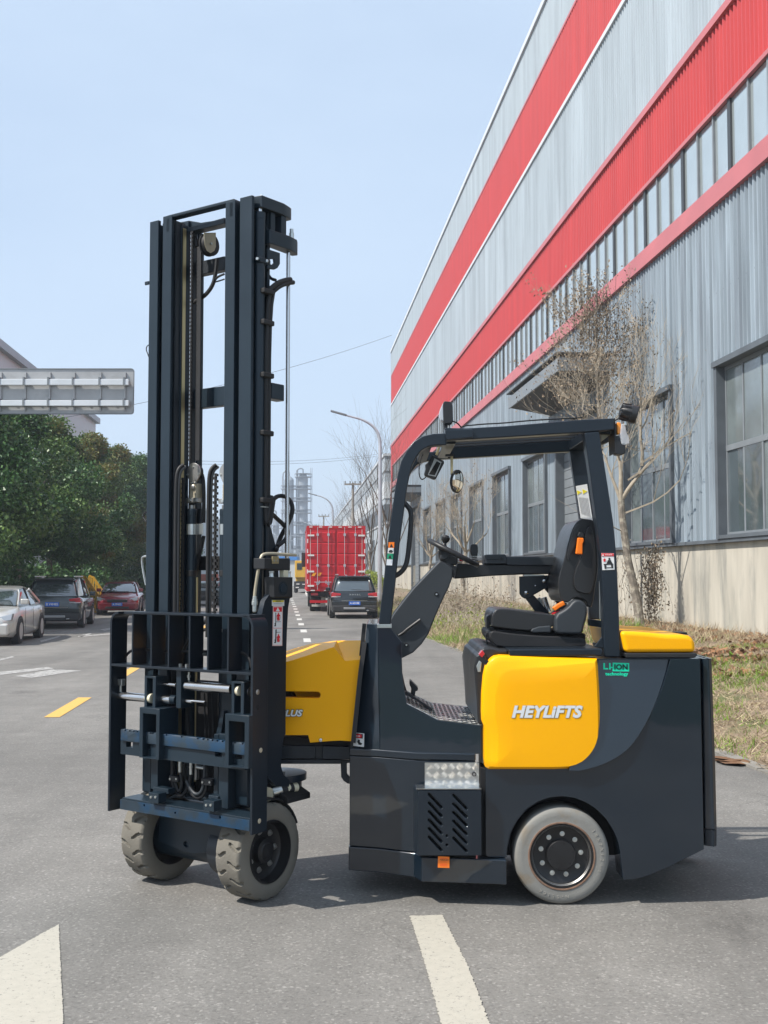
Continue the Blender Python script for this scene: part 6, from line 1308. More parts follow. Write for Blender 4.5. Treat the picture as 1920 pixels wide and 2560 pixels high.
rd, d0_, d1_, dz = rail(M1, 1016, 1136, 125, M2, 1012, 1134, 1300, ZR, 1)
for u0, u1, zt in ((a1, b0_, az - .01), (c1_, d0_, dz - .02)):
    obj('rail_web', MB().box(u0 - .005, u1 + .005, -.02, VF - .035, ZR + .05, zt, FM), 'charcoal_far', mast, smooth=0)
# stepped inner faces right of rail b (third stage)
e = [MU(*M1(x, 700), .02)[0] for x in (345, 372, 428, 470, 508)]
obj('inner_channel', MB().box(b1_ + .001, b1_ + .012, .015, VF - .024, ZR, bz - .03, FM), 'charcoal_far', mast, smooth=0)
obj('inner_channel', MB().box(b1_ + .012, b1_ + .020, -.015, .048, ZR, bz - .04, FM), 'charcoal_mast', mast, bevel=.002)
obj('lit_streak', MB().box(b1_ + .021, b1_ + .024, .018, .040, ZR, bz - .06, FM), 'gold_brass', mast, smooth=0)  # gold strip in place of the brown lit streak on the inner channel
obj('inner_channel', MB().box(b1_ + .020, b1_ + .030, -.06, -.02, ZR, bz - .05, FM), 'charcoal_far', mast, bevel=.002)
obj('inner_channel', MB().box(b1_ + .028, b1_ + .040, -.10, -.06, ZR, bz - .06, FM), 'charcoal_mast', mast, bevel=.002)
# ties
t0 = MU(*M1(300, 305), VF); t1 = MU(*M1(950, 152), VF); zt_ = (t0[1] + t1[1]) / 2
obj('top_tie', MB().box(t0[0], t1[0] + .008, VF - .055, VF - .003, zt_ - .017, zt_ + .002, FM), 'charcoal_mast', mast, bevel=.006)
for uu in (t0[0], t1[0] - .018): obj('tie_lug', MB().box(uu, uu + .024, VF - .05, VF - .0, zt_ - .09, zt_ - .017, FM), 'charcoal_mast', mast, bevel=.002)
PV('cross_member', M1, [(340, 350), (420, 378), (520, 360), (640, 380), (760, 362), (872, 330), (872, 405), (720, 440), (560, 440), (505, 440), (430, 430), (340, 400)], -.035, -.075, 'charcoal_mast', mast)
BX('cross_member', M1, 560, 872, 745, 878, -.045, -.09, 'charcoal_far', mast)
BX('cross_member', M2, 560, 872, 38, 228, -.045, -.09, 'charcoal_mast', mast); BX('cross_member', M2, 600, 860, 1700, 1840, -.08, -.12, 'void_black', mast)
# chain and hose sheave
ps = MU(*M1(722, 600), -.01); c = FM(ps[0], -.01, ps[1])
sv = obj('sheave', MB().lathe([(.001, -.018), (.058, -.018), (.060, -.010), (.052, -.006), (.052, .006), (.060, .010), (.058, .018), (.001, .018)], c, EU, 40), 'rubber_black', mast)
PU('sheave_plate', M1, [(672, 480), (790, 480), (790, 620), (775, 660), (740, 682), (705, 660), (682, 600)], ps[0] + .026, ps[0] + .022, 'grease_cream', mast, bevel=.001)
c2 = FM(ps[0] + .026, SU(*M1(735, 625), ps[0] + .026)[0], ps[1] - .004); obj('sheave_bolt', MB().cyl(c2, c2 + EU * .010, .006, 6), 'zinc', mast)
def chain(c, xc, y0, y1, v, w, step, name='lift_chain', stag=.35):
    a = MU(*c(xc, y0), v); b = MU(*c(xc, y1), v); u = (a[0] + b[0]) / 2; mb = MB(); z = b[1]; k = 0
    while z < a[1]:
        o_ = w * stag * (1 if k % 2 else -1) * .5; mb.box(u - w / 2 + o_, u + w / 2 + o_, v - .006, v + .006, z, z + step * .82, FM); mb.box(u - w * .25, u + w * .25, v - .004, v + .007, z + step * .7, z + step, FM); z += step; k += 1
    o = obj(name, mb, 'rubber_black', mast, smooth=0); o['kind'] = 'stuff'; return o
chain(M1, 546, 470, 2730, .035, .013, .0105)
BX('hose_strip', M1, 590, 634, 620, 2730, .02, .012, 'rubber_black', mast, bevel=.001)
TUV('hose', M1, [(800, 740), (790, 860), (765, 990), (700, 1085), (640, 1130), (560, 1175)], -.01, .0105, 'rubber_black', mast); TUV('hose', M1, [(870, 890), (830, 905), (790, 930), (760, 990)], -.01, .006, 'rubber_black', mast); TUV('hose', M1, [(872, 940), (830, 955), (780, 968)], -.02, .004, 'rubber_black', mast)
TUV('hose_strip', M1, [(560, 520), (590, 540), (600, 620)], .01, .012, 'rubber_black', mast)
# outer left bits
TUV('side_hose', M1, [(125, 1590), (105, 1605), (100, 1640), (118, 1680), (124, 1705)], -.05, .0028, 'rubber_black', mast); TUV('side_hose', M2, [(100, 1265), (75, 1285), (72, 1320), (100, 1355)], -.05, .005, 'rubber_black', mast)
TUV('left_pipe', M2, [(105, 1700), (70, 1705), (55, 1725), (70, 1850), (98, 1985)], -.08, .0055, 'zinc', mast); BX('side_bolt', M1, 84, 124, 960, 995, -.02, -.03, 'charcoal_mast', mast)

# --- cylinders outside the right rail
def vcyl(name, u, v, z0, z1, r, m, par=mast, **k): return obj(name, MB().cyl(FM(u, v, z0), FM(u, v, z1), r, 28), m, par, bevel=k.pop('bevel', .002), **k)
def FMs(u, v, z): return FM(u, v + .10, z)
def MUs(px, py, v): return MU(px, py, v + .10)
def vcyls(name, u, v, *a, **k): return vcyl(name, u, v + .10, *a, **k)
def TUVs(name, c, pts, v, *a, **k): return TUV(name, c, [(p[0], p[1], (p[2] if len(p) > 2 else v) + .10) for p in pts], v, *a, **k)
uc = d1_ - .004
zc = MUs(*M1(1210, 285), -.06)[1]; vcyls('lift_cylinder', uc + .002, -.062, .6, zc, .027, 'charcoal_mast'); vcyls('cylinder_collar', uc + .002, -.062, zc - .035, zc - .001, .0285, 'charcoal_mast'); vcyls('piston_rod', uc + .002, -.062, zc, zc + .06, .013, 'steel_bright')
ztop = MU(*M1(1170, 122), .06)[1]; zbt = MU(*M1(1190, 236), .06)[1]
def uprism(name, pts, z0, z1, m, par=mast, bevel=.004): mb = MB(); mb.loft([[FMs(u, v, z0) for u, v in pts], [FMs(u, v, z1) for u, v in pts]]); return obj(name, mb, m, par, bevel=bevel)
arcp = [(uc - .01 + .052 * math.cos(t), -.25 + .052 * math.sin(t)) for t in [R(-90 + k * 20) for k in range(10)]]
uprism('head_plate', [(uc - .035, -.035), (uc + .030, -.045), (uc + .040, -.2)] + [(uc + .04 - .025 * k / 4, -.2 - .09 * math.sin(k / 4 * math.pi / 2)) for k in range(1, 5)] + [(uc - .04, -.29), (uc - .05, -.2)], zbt, ztop, 'charcoal_mast')
vcyls('head_bolt', uc + .0, -.075, ztop, ztop + .012, .007, 'zinc')
z_ = MUs(*M1(1400, 500), -.2)[1]; z__ = MUs(*M1(1400, 640), -.25)[1]
obj('head_stay', MB().box(uc - .02, uc + .03, -.235, -.195, z_, zbt, FMs), 'charcoal_mast', mast, bevel=.003); obj('head_stay', MB().box(uc - .02, uc + .02, -.16, -.125, z_, zbt, FMs), 'charcoal_mast', mast, bevel=.003)
uprism('rod_bracket', [(uc - .02, -.09), (uc + .034, -.10), (uc + .044, -.24), (uc + .034, -.315), (uc + .01, -.35), (uc - .02, -.34)], z__ - .02, z_ - .002, 'charcoal_mast')
ur = uc + .012; vr = -.272
zrod = MUs(*M2(1455, 1700), vr)[1]
vcyls('free_lift_rod', ur, vr, zrod - .1, z__ - .02, .0105, 'steel_bright'); vcyls('rod_nut', ur + .004, vr - .02, z_ , z_ + .03, .013, 'zinc'); vcyls('rod_nut', ur + .004, vr - .02, z_ + .03, z_ + .05, .010, 'zinc')
# ring shaped clamp lug
PU('clamp_lug', M1, [(1300, 640), (1424, 680), (1424, 790), (1400, 830), (1370, 845), (1300, 835), (1300, 770), (1345, 800), (1370, 775), (1365, 740), (1300, 745)], uc + .03, uc + .018, 'charcoal_mast', mast)
zb1 = MUs(*M1(1215, 755), -.05)[1]; obj('clamp_bar', MB().box(uc - .03, uc + .034, -.11, -.03, zb1 - .014, zb1 + .012, FMs), 'charcoal_mast', mast, bevel=.004)
for uu, vv in ((uc + .02, -.028), (uc + .034, -.085)): c = FMs(uu, vv, zb1); obj('clamp_bolt', MB().cyl(c, c + EV * .010 + EU * .004, .0075, 6), 'zinc', mast)
# big hose strapped along the cylinder
uh = uc + .028; vh = -.085
hp = [FMs(uh + .006, -.265, MUs(*M1(1490, 960), -.28)[1]), FMs(uh + .008, -.22, MUs(*M1(1400, 950), -.2)[1]), FMs(uh + .01, -.15, MUs(*M1(1330, 990), -.15)[1]), FMs(uh, vh, MUs(*M1(1250, 1080), vh)[1]), FMs(uh, vh, 2.1), FMs(uh, vh, 1.75), FMs(uh + .01, vh - .03, MUs(*M2(1250, 1100), vh)[1])]
obj('hydraulic_hose', MB().tube(hp, .0125, 12, 2), 'rubber_black', mast); obj('hydraulic_hose', MB().tube([p + EV * -.022 + Vector((0, 0, -.01)) for p in hp], .0115, 12, 2), 'rubber_black', mast)
TUVs('hydraulic_hose', M1, [(1295, 880), (1330, 935), (1380, 950)], -.15, .008, 'rubber_black', mast)
for c_, y in ((M1, 1065), (M1, 1370), (M1, 1890), (M2, 485), (M2, 1150)):
    z = MUs(*c_(1240, y), -.07)[1]; obj('hose_clamp', MB().box(uc - .022, uh + .022, -.125, -.045, z - .013, z + .013, FMs), 'rubber_black', mast, bevel=.006)
z = MUs(*M2(1250, 1215), -.07)[1]; obj('cable_tie', MB().box(uc - .02, uh + .012, -.1, -.05, z - .002, z + .002, FMs), 'zinc', mast, smooth=0)
z0b = MUs(*M2(1350, 170), -.2)[1]; z1b = MUs(*M2(1350, 15), -.2)[1]; uprism('rear_bracket', [(uc, -.12), (uc + .03, -.13), (uc + .035, -.215), (uc + .02, -.235), (uc - .03, -.235), (uc - .03, -.12)], z0b, z1b, 'charcoal_mast')
TUVs('hydraulic_hose', M2, [(1300, 1260, -.12), (1320, 1200, -.2), (1370, 1120, -.27), (1430, 1100, -.30), (1500, 1120, -.32), (1548, 1200, -.32), (1540, 1290, -.31), (1490, 1400, -.3), (1430, 1500, -.28), (1400, 1590, -.25), (1385, 1640, -.2)], -.25, .0115, 'rubber_black', mast)
TUVs('hydraulic_hose', M2, [(1300, 1240, -.1), (1370, 1310, -.2), (1470, 1400, -.27), (1500, 1450, -.28), (1490, 1530, -.28), (1400, 1600, -.22)], -.2, .011, 'rubber_black', mast)
PU('hose_guard', M2, [(1290, 1130), (1300, 1290), (1350, 1480), (1400, 1660), (1420, 2133), (1210, 2133), (1210, 1130)], uc - .01, uc - .03, 'charcoal_satin', mast)
BX('inner_channel', M2, 1140, 1160, 200, 2300, .06, -.02, 'charcoal_far', mast)
# --- free lift cylinders between the rails
def liftcyl(xc, hid):
    v = -.01; pc = MU(*M2(xc, 870), v); c = FM(pc[0], v, pc[1])
    hp_ = MB(); ring = [(pc[0] + .0475 * math.cos(R(a)), pc[1] + .0475 * math.sin(R(a))) for a in range(-25, 206, 11)] + [(pc[0] - .020, pc[1] - .058), (pc[0] + .020, pc[1] - .058)]
    hp_.loft([[FM(u, v + .004, z) for u, z in ring], [FM(u, v - .004, z) for u, z in ring]]); hd = obj('pulley_plate', hp_, 'steel_dull', mast, bevel=.001)
    obj('pulley', MB().cyl(c - EV * .030, c - EV * .006, .040, 32), 'rubber_black', hd)
    for a, b in ((0, .026), (-.039, -.012), (.039, -.012), (-.014, -.057), (.011, -.057)): q = FM(pc[0] + a, v + .004, pc[1] + b); obj('plate_bolt', MB().cyl(q, q + EV * .005, .0048, 8), 'zinc', hd)
    q = FM(pc[0] + .0, v + .006, pc[1] - .078); obj('plate_bolt', MB().lathe([(.013, 0), (.013, .003), (.008, .006), (.001, .006)], q, EV, 16), 'steel_dull', hd)
    obj('cylinder_block', MB().box(pc[0] - .029, pc[0] + .027, v - .04, v + .001, pc[1] - .158, pc[1] - .06, FM), 'grease_cream', hd, bevel=.004)
    obj('cylinder_flange', MB().box(pc[0] - .05, pc[0] + .038, v - .04, v + .008, pc[1] - .158, pc[1] - .134, FM), 'steel_dull', hd, bevel=.002)
    for a in (-.018, .022): q = FM(pc[0] + a, v + .008, pc[1] - .146); obj('plate_bolt', MB().cyl(q, q + EV * .006, .0085, 6), 'zinc', hd)
    u = MU(*M2(xc - 33, 1500), v)[0]; z0 = .45; ztc = MU(*M2(xc, 1232), v)[1]
    vcyl('free_lift_cylinder', u, v - .01, z0, ztc, .026, 'charcoal_mast'); vcyl('piston_rod', u, v - .01, ztc, ztc + .02, .016, 'steel_dull'); vcyl('cylinder_collar', u, v - .01, ztc - .035, ztc - .004, .0275, 'charcoal_mast')
    zz = MU(*M2(xc, 1435), v)[1]; obj('zinc_strap', MB().lathe([(.0285, -.027), (.0285, .027), (.0268, .027), (.0268, -.027)], FM(u, v - .01, zz), (0, 0, 1), 28, True), 'zinc', mast); obj('zinc_strap', MB().box(u + .02, u + .085, v - .006, v - .002, zz - .027, zz + .027, FM), 'zinc', mast, bevel=.001)
    zz = MU(*M2(xc, 1870), v)[1]; vcyl('rubber_strap', u, v - .01, zz - .015, zz + .015, .0285, 'rubber_black')
    vcyl('return_pipe', u + .028, v - .022, .5, zz - .02, .0055, 'gold_brass')
liftcyl(570, 0); liftcyl(897, 1)
# draped hoses over the pulleys
mat('hose_grey', (.10, .10, .10), .55)
for xs, off in ((0, .075), (322, 0)):
    TUV('draped_hose', M2, [(470 + xs, 800, -.02 + off), (425 + xs, 830, 0 + off), (402 + xs, 900, .01 + off), (395 + xs, 1100, .01 + off), (390 + xs, 1600, .01 + off), (383 + xs, 2500, .01 + off)], .0, .0105, 'rubber_black', mast, n=10)
    TUV('draped_hose', M2, [(490 + xs, 815, -.03 + off), (445 + xs, 850, -.01 + off), (424 + xs, 920, off), (416 + xs, 1100, off), (412 + xs, 1600, off), (404 + xs, 2500, off)], .0, .0085, 'hose_grey', mast, n=10)
chain(M2, 456, 930, 2900, .05, .014, .012, stag=.2); chain(M2, 780, 900, 2700, .0, .019, .0155, stag=.5)
TUV('draped_hose', M2, [(640, 870), (664, 930), (672, 1100), (668, 1370)], -.045, .010, 'rubber_black', mast); BX('hose_bundle', M2, 600, 640, 1230, 1375, -.05, -.07, 'charcoal_far', mast)
TUV('draped_hose', M2, [(670, 1500), (640, 1640), (612, 1720), (590, 1880)], -.05, .010, 'rubber_black', mast)
TUV('draped_hose', M3, [(855, 615), (820, 640), (785, 680), (770, 720)], .0, .0095, 'rubber_black', mast); TUV('draped_hose', M3, [(850, 685), (820, 692), (790, 718), (772, 745)], .0, .0085, 'rubber_black', mast)
TUV('draped_hose', M3, [(710, 760), (680, 830), (662, 900), (655, 965)], .12, .0075, 'rubber_black', mast)
# valve between the rails, dark centre
BX('valve_block', M3, 925, 1005, 700, 815, .02, -.03, 'charcoal_mast', mast); BX('valve_block', M3, 930, 1000, 610, 690, .0, -.03, 'plastic_black', mast)
for x in (955, 998): u, z = MU(*M3(x, 696), .03); q = FM(u, .02, z); obj('valve_fitting', MB().cyl(q, q + EV * .012, .009, 10), 'zinc', mast)
TUV('valve_wire', M3, [(930, 600), (970, 596), (1000, 620), (1004, 700)], .03, .0022, 'rubber_black', mast)
BX('dark_backing', M3, 600, 1190, 1085, 1540, -.03, -.05, 'void_black', mast, bevel=0); BX('dark_backing', M5, 600, 985, 560, 1130, -.05, -.07, 'void_black', mast, bevel=0)  # black plates added so the centre reads dark behind the hoses

# --- reach plate on the right side of the mast head with valve blocks
UP = .045
pl = PU('mast_side_plate', I_, [M3(1268, 700), M3(1275, 560), M3(1295, 470), M3(1368, 368), M3(1510, 360), M3(1510, 440), M3(1490, 450), M3(1478, 520), M3(1468, 700), M3(1461, 950), M3(1457, 1500), M4(1350, 100), M4(1332, 195), M4(1325, 330), M4(1343, 392), M4(1390, 432), M4(1380, 478), M4(1290, 474), M4(1235, 420), M4(1190, 330), M3(1240, 1500)], UP, UP - .03, 'charcoal_satin', bevel=.004)
PU('valve_block', M3, [(1365, 285), (1512, 285), (1508, 442), (1370, 442)], UP + .03, UP - .03, 'plastic_black', mast, bevel=.003)
v_, z_ = SU(*M3(1437, 372), UP + .03); c = FM(UP + .03, v_, z_); rg_ = obj('valve_port', MB().lathe([(.034, .0), (.034, .001), (.027, .001), (.025, -.006), (.024, -.006), (.024, .003), (.017, .004), (.001, .004)], c, EU, 32), 'charcoal_mast', mast); obj('port_recess', MB().lathe([(.035, .0004), (.029, .0012)], c, EU, 32, caps=False), 'void_black', rg_)
PU('valve_block', M3, [(1295, 140), (1492, 140), (1492, 236), (1295, 222)], UP + .02, UP - .05, 'plastic_black', mast, bevel=.003)
bpl = PU('brass_plate', M3, [(1356, 126), (1406, 126), (1404, 182), (1356, 182)], UP + .026, UP + .02, 'gold_brass', mast, bevel=.001)
for x in (1368, 1392): v_, z_ = SU(*M3(x, 160), UP + .026); q = FM(UP + .026, v_, z_); obj('plate_screw', MB().cyl(q, q + EU * .004, .0045, 8), 'steel_dull', bpl)
for x, r_ in ((1360, .013), (1490, .013)): v_, z_ = SU(*M3(x, 284), UP + .01); obj('port_plug', MB().lathe([(r_, 0), (r_ * .8, .006), (r_ * .8, .020), (r_, .022), (r_, .028), (.001, .028)], FM(UP, v_, z_), (0, 0, 1), 16), 'zinc', mast)
v_, z_ = SU(*M3(1437, 262), UP); obj('port_plug', MB().box(UP - .01, UP + .02, v_ - .018, v_ + .018, z_ - .022, z_ + .02, FM), 'cream_plastic', mast, bevel=.004)
TUV('steel_pipe', M3, [(1218, 555, .12), (1216, 470, .12), (1222, 380, .12), (1244, 240, .12), (1266, 130, .115), (1285, 108, .10), (1340, 104, .05), (1440, 110, -.04), (1536, 116, -.12)], .12, .0075, 'grease_cream', mast, sm=2)
for y, r_ in ((440, .010), (462, .013), (480, .015), (505, .011), (530, .011)): u, z = MU(*M3(1219, y), .12); vcyl('pipe_fitting', u, .12, z - .012, z + .006, r_, 'zinc', bevel=.001)
# stickers on the side plate
PB = cv(660, 1370, 8.192)
s1 = PU('height_label', PB, [(165, 1065), (417, 1065), (414, 1187), (165, 1187)], UP + .0022, UP + .0008, 'sticker_white', pl, bevel=0, smooth=0)
PU('label_header', PB, [(178, 1070), (405, 1070), (405, 1108), (178, 1108)], UP + .0034, UP + .0024, 'sticker_yellow', pl, bevel=0, smooth=0)
v_, z_ = SU(*PB(295, 1090), UP + .004); text('label_print', 'WARNING', .0085, 'print_black', pl, FM(UP + .0040, v_, z_), -EV, (0, 0, 1), .0002, .0001)
for y in (1132, 1146): PU('label_print', PB, [(200, y), (375, y), (375, y + 5), (200, y + 5)], UP + .0034, UP + .0024, 'print_grey', pl, bevel=0, smooth=0)
PU('safety_label', PB, [(186, 1190), (386, 1190), (374, 2005), (172, 2005)], UP + .0022, UP + .0008, 'print_pink', pl, bevel=0, smooth=0)
PU('label_field', PB, [(200, 1210), (370, 1210), (362, 1980), (188, 1980)], UP + .003, UP + .002, 'sticker_white', pl, bevel=0, smooth=0)
PU('label_header', PB, [(202, 1212), (368, 1212), (366, 1305), (200, 1305)], UP + .0042, UP + .003, 'sticker_red', pl, bevel=0, smooth=0); PU('alert_mark', PB, [(246, 1295), (286, 1216), (326, 1295)], UP + .0054, UP + .004, 'sticker_white', pl, bevel=0, smooth=0)
PU('label_print', PB, [(196, 1638), (362, 1638), (362, 1646), (196, 1646)], UP + .0042, UP + .003, 'sticker_red', pl, bevel=0, smooth=0)
for oy in (0, 0):
    pass
PU('mast_pictogram', PB, [(238, 1325), (250, 1325), (246, 1600), (215, 1605), (215, 1590), (230, 1560), (215, 1545), (238, 1530)], UP + .0042, UP + .003, 'print_black', pl, bevel=0, smooth=0); PU('mast_pictogram', PB, [(250, 1508), (345, 1506), (345, 1513), (250, 1516)], UP + .0042, UP + .003, 'print_black', pl, bevel=0, smooth=0)
PU('mast_pictogram', PB, [(238, 1670), (262, 1665), (246, 1945), (215, 1948), (215, 1930), (230, 1905), (215, 1885), (232, 1870)], UP + .0042, UP + .003, 'print_black', pl, bevel=0, smooth=0); PU('mast_pictogram', PB, [(250, 1722), (340, 1720), (340, 1728), (250, 1732)], UP + .0042, UP + .003, 'print_black', pl, bevel=0, smooth=0)
for cy in (1425, 1865):
    v_, z_ = SU(*PB(298, cy), UP + .0045); c = FM(UP + .0042, v_, z_); obj('no_standing_ring', MB().lathe([(.0125, 0), (.0108, 0), (.0108, .001), (.0125, .001)], c, EU, 28, True), 'sticker_red', pl)
    PU('person_pictogram', PB, [(300, cy - 105), (312, cy - 90), (310, cy - 70), (335, cy - 50), (328, cy - 20), (308, cy - 30), (318, cy + 60), (300, cy + 62), (298, cy + 10), (284, cy + 62), (272, cy + 55), (286, cy - 30), (262, cy - 20), (268, cy - 50), (290, cy - 70), (288, cy - 90)], UP + .0055, UP + .0042, 'sticker_red', pl, bevel=0, smooth=0)

# --- carriage with load backrest
VC = .26; VB = .155
tb = [MU(*M3(x, y), VC) for x, y in ((165, 556), (1230, 568))]; zt = (tb[0][1] + tb[1][1]) / 2
car_ = obj('carriage', MB().box(MU(*M3(215, 556), VC)[0], MU(*M3(1180, 568), VC)[0], VB, VC, zt - .012, zt, FM), 'charcoal_satin', FK, bevel=.002)
ur = MU(*M3(1190, 900), VC)[0]; ul = MU(*M3(104, 900), VC)[0]
def side_plate(u0, u1, zb, sgn):
    # plate rounded over into the top bar
    mb = MB(); ring = []
    for u, z in [(u1, zb), (u1, zt - .06)] + [(u1 - sgn * .06 * (1 - math.cos(t)), zt - .06 + .06 * math.sin(t)) for t in [R(15 * k) for k in range(1, 7)]]: ring.append((u, z))
    for u, z in [(u0 - sgn * (.06 - (.012)) * (1 - math.cos(t)) , zt - .06 + (.06 - .012) * math.sin(t)) for t in [R(90 - 15 * k) for k in range(0, 6)]] + [(u0, zb)]: ring.append((u, z))
    mb.loft([[FM(u, VC, z) for u, z in ring], [FM(u, VB, z) for u, z in ring]]); return obj('side_plate', mb, 'charcoal_satin', car_, bevel=.0015)
zbr = MU(*M4(1090, 820), VC)[1]; zbl = MU(*M4(80, 650), VC)[1]
spr = side_plate(ur, ur + .013, zbr, 1); spl = side_plate(ul + .013, ul, zbl, -1)
zm = (MU(*M3(110, 955), VC)[1] + MU(*M3(1195, 1012), VC)[1]) / 2; obj('backrest_rail', MB().box(ul + .013, ur, VB, VC, zm - .013, zm, FM), 'charcoal_satin', car_, bevel=.002)
for x in (276, 420, 553, 714, 855, 1010): u = MU(*M3(x, 760), VC)[0]; obj('backrest_bar', MB().box(u - .004, u + .006, VB + .01, VC - .002, zm, zt - .012, FM), 'charcoal_satin', car_, bevel=.001)
for y in (1168, 1285): v_, z_ = SU(*M3(1242, y), ur + .013); q = FM(ur + .013, v_, z_); obj('plate_bolt', MB().lathe([(.0125, .0005), (.011, .001), (.006, .003), (.001, .003)], q, EU, 20), 'void_black' if y > 1200 else 'steel_dull', car_)
for x, y in ((1178, 216), (1168, 722)): v_, z_ = SU(*M4(x, y), ur + .013); q = FM(ur + .013, v_, z_); obj('plate_bolt', MB().lathe([(.0115, .0005), (.009, .002), (.008, .003), (.001, .0032)], q, EU, 20), 'grease_cream', car_)
# rods
def rodU(name, x0, x1, y, px_r, m, v=.205, n=28): return CYU(name, M5, x0, x1, y, y, v, px_r / 3.607 / FPX * 5.35, m, car_, n=n)
rodU('shift_rod', 105, 480, 228, 40, 'steel_bright'); rodU('rod_sleeve', 392, 440, 236, 45, 'cream_plastic', v=.225); rodU('rod_collar', 472, 492, 246, 50, 'steel_dull'); rodU('shift_rod', 490, 612, 246, 40, 'steel_bright'); rodU('rod_end', 608, 655, 248, 39, 'charcoal_mast'); rodU('rod_pin', 690, 800, 262, 20, 'steel_bright'); rodU('rod_pin', 800, 910, 266, 13, 'steel_bright'); rodU('rod_nut', 692, 708, 262, 27, 'steel_dull', n=8)
rodU('shift_rod', 745, 1152, 138, 42, 'steel_bright'); rodU('rod_end', 704, 748, 130, 40, 'charcoal_mast'); rodU('rod_pin', 508, 600, 112, 13, 'steel_bright'); rodU('rod_pin', 590, 652, 114, 18, 'steel_bright'); rodU('rod_sleeve', 1180, 1230, 168, 44, 'cream_plastic', v=.225); rodU('rod_collar', 1274, 1290, 176, 52, 'steel_dull'); rodU('shift_rod', 1288, 1322, 176, 42, 'steel_bright')
BX('rod_hanger', M5, 650, 694, -20, 328, .235, .14, 'charcoal_mast', car_)
def frame(name, x0, x1, y0, y1, ix0, ix1, iy0, iy1, vf, vb, m='charcoal_mast'):
    o = BX(name, M5, x0, x1, y0, y1, vf, vb, m, car_, bevel=0); a = MU(*M5(ix0, (iy0 + iy1) / 2), vf); b = MU(*M5(ix1, (iy0 + iy1) / 2), vf); t = MU(*M5((ix0 + ix1) / 2, iy0), vf)[1]; w = MU(*M5((ix0 + ix1) / 2, iy1), vf)[1]
    ct = MB(); ct.box(a[0], b[0], vb - .02, vf + .02, w, t, FM); cut(o, ct); bv = o.modifiers.new('bevel', 'BEVEL'); bv.width = .002; bv.segments = 2; bv.limit_method = 'ANGLE'; return o
frame('fork_hanger', 363, 465, 38, 328, 385, 438, 56, 316, .250, .17); frame('fork_hanger', 1148, 1262, 86, 398, 1174, 1232, 104, 385, .250, .17)
frame('fork_carrier', 318, 498, 325, 782, 348, 468, 378, 772, .285, .155); frame('fork_carrier', 1090, 1306, 385, 862, 1124, 1266, 448, 852, .285, .155)
# toothed bar, blue and grey
def longbar(name, y0l, y1l, y0r, y1r, vf, vb, m, x0=150, x1=1268, teeth=False, zc=None):
    a = MU(*M5(x0, y0l), vf); b = MU(*M5(x1, y0r), vf); zt_ = (a[1] + b[1]) / 2; zb_ = (MU(*M5(x0, y1l), vf)[1] + MU(*M5(x1, y1r), vf)[1]) / 2
    o = obj(name, MB().box(a[0], b[0], vb, vf, zb_, zt_, FM), m, car_, bevel=0 if teeth else .002)
    if teeth:
        ct = MB(); k = a[0] + .03
        for i, xx in enumerate([190, 232, 268, 300, 420, 440, 560, 700, 845, 895, 935, 978, 1022, 1070, 1180, 1250]): u = MU(*M5(xx, 570), vf)[0]; ct.box(u - .0045, u + .0045, vb - .01, vf + .01, zt_ - .008, zt_ + .01, FM)
        cut(o, ct); bv = o.modifiers.new('bevel', 'BEVEL'); bv.width = .001; bv.segments = 1; bv.limit_method = 'ANGLE'
    return o, a[0], b[0], zb_, zt_
_, _, _, zbb, _ = longbar('toothed_bar', 522, 628, 635, 738, .262, .235, 'blue_scuffed', teeth=True)
o, _, _, _, _ = longbar('lower_bar', 629, 740, 740, 885, .248, .215, 'charcoal_mast')
for x0, x1, y0, y1 in ((200, 258, 628, 676), (385, 418, 650, 695), (1000, 1062, 716, 762), (1180, 1245, 736, 780)): ct = MB(); a = MU(*M5(x0, (y0 + y1) / 2), .248); b = MU(*M5(x1, y1), .248); z0 = MU(*M5(x0, y1), .248)[1]; z1 = MU(*M5(x0, y0), .248)[1]; ct.box(a[0], b[0], .20, .27, z0, z1, FM); cut(o, ct)
# bottom bar with ledge
a = MU(*M5(145, 1150), .262); b = MU(*M5(1300, 1322), .262); zt2 = (a[1] + b[1]) / 2; zb2 = (MU(*M5(145, 1238), .262)[1] + MU(*M5(1290, 1430), .262)[1]) / 2
o = obj('bottom_bar', MB().box(a[0], ur, .235, .262, zb2, zt2 - .003, FM), 'blue_scuffed', car_, bevel=.003); obj('bottom_ledge', MB().box(a[0] + .01, ur, .145, .256, zt2 - .004, zt2 + .006, FM), 'charcoal_mast', car_, bevel=.002)
for x, y in ((362, 1203), (642, 1270), (1046, 1310)): u, z = MU(*M5(x, y), .262); ct = MB(); ct.cyl(FM(u, .2, z), FM(u, .3, z), .006, 12); cut(o, ct)
for x0, x1, y0, y1 in ((400, 490, 1092, 1180), (897, 990, 1160, 1256)):
    q = BX('bar_clamp', M5, x0, x1, y0, y1, .29, .235, 'charcoal_mast', car_, bevel=.002)
    for f in (.28, .72): u, z = MU(*M5(x0 + (x1 - x0) * f, (y0 + y1) / 2 - 8), .29); w = FM(u, .29, z); obj('clamp_bolt', MB().cyl(w, w + EV * .004, .0062, 8), 'zinc', q)
BX('clamp_base', M5, 440, 580, 1045, 1092, .2, .15, 'charcoal_mast', car_); BX('clamp_base', M5, 940, 1030, 1115, 1150, .2, .15, 'charcoal_mast', car_)
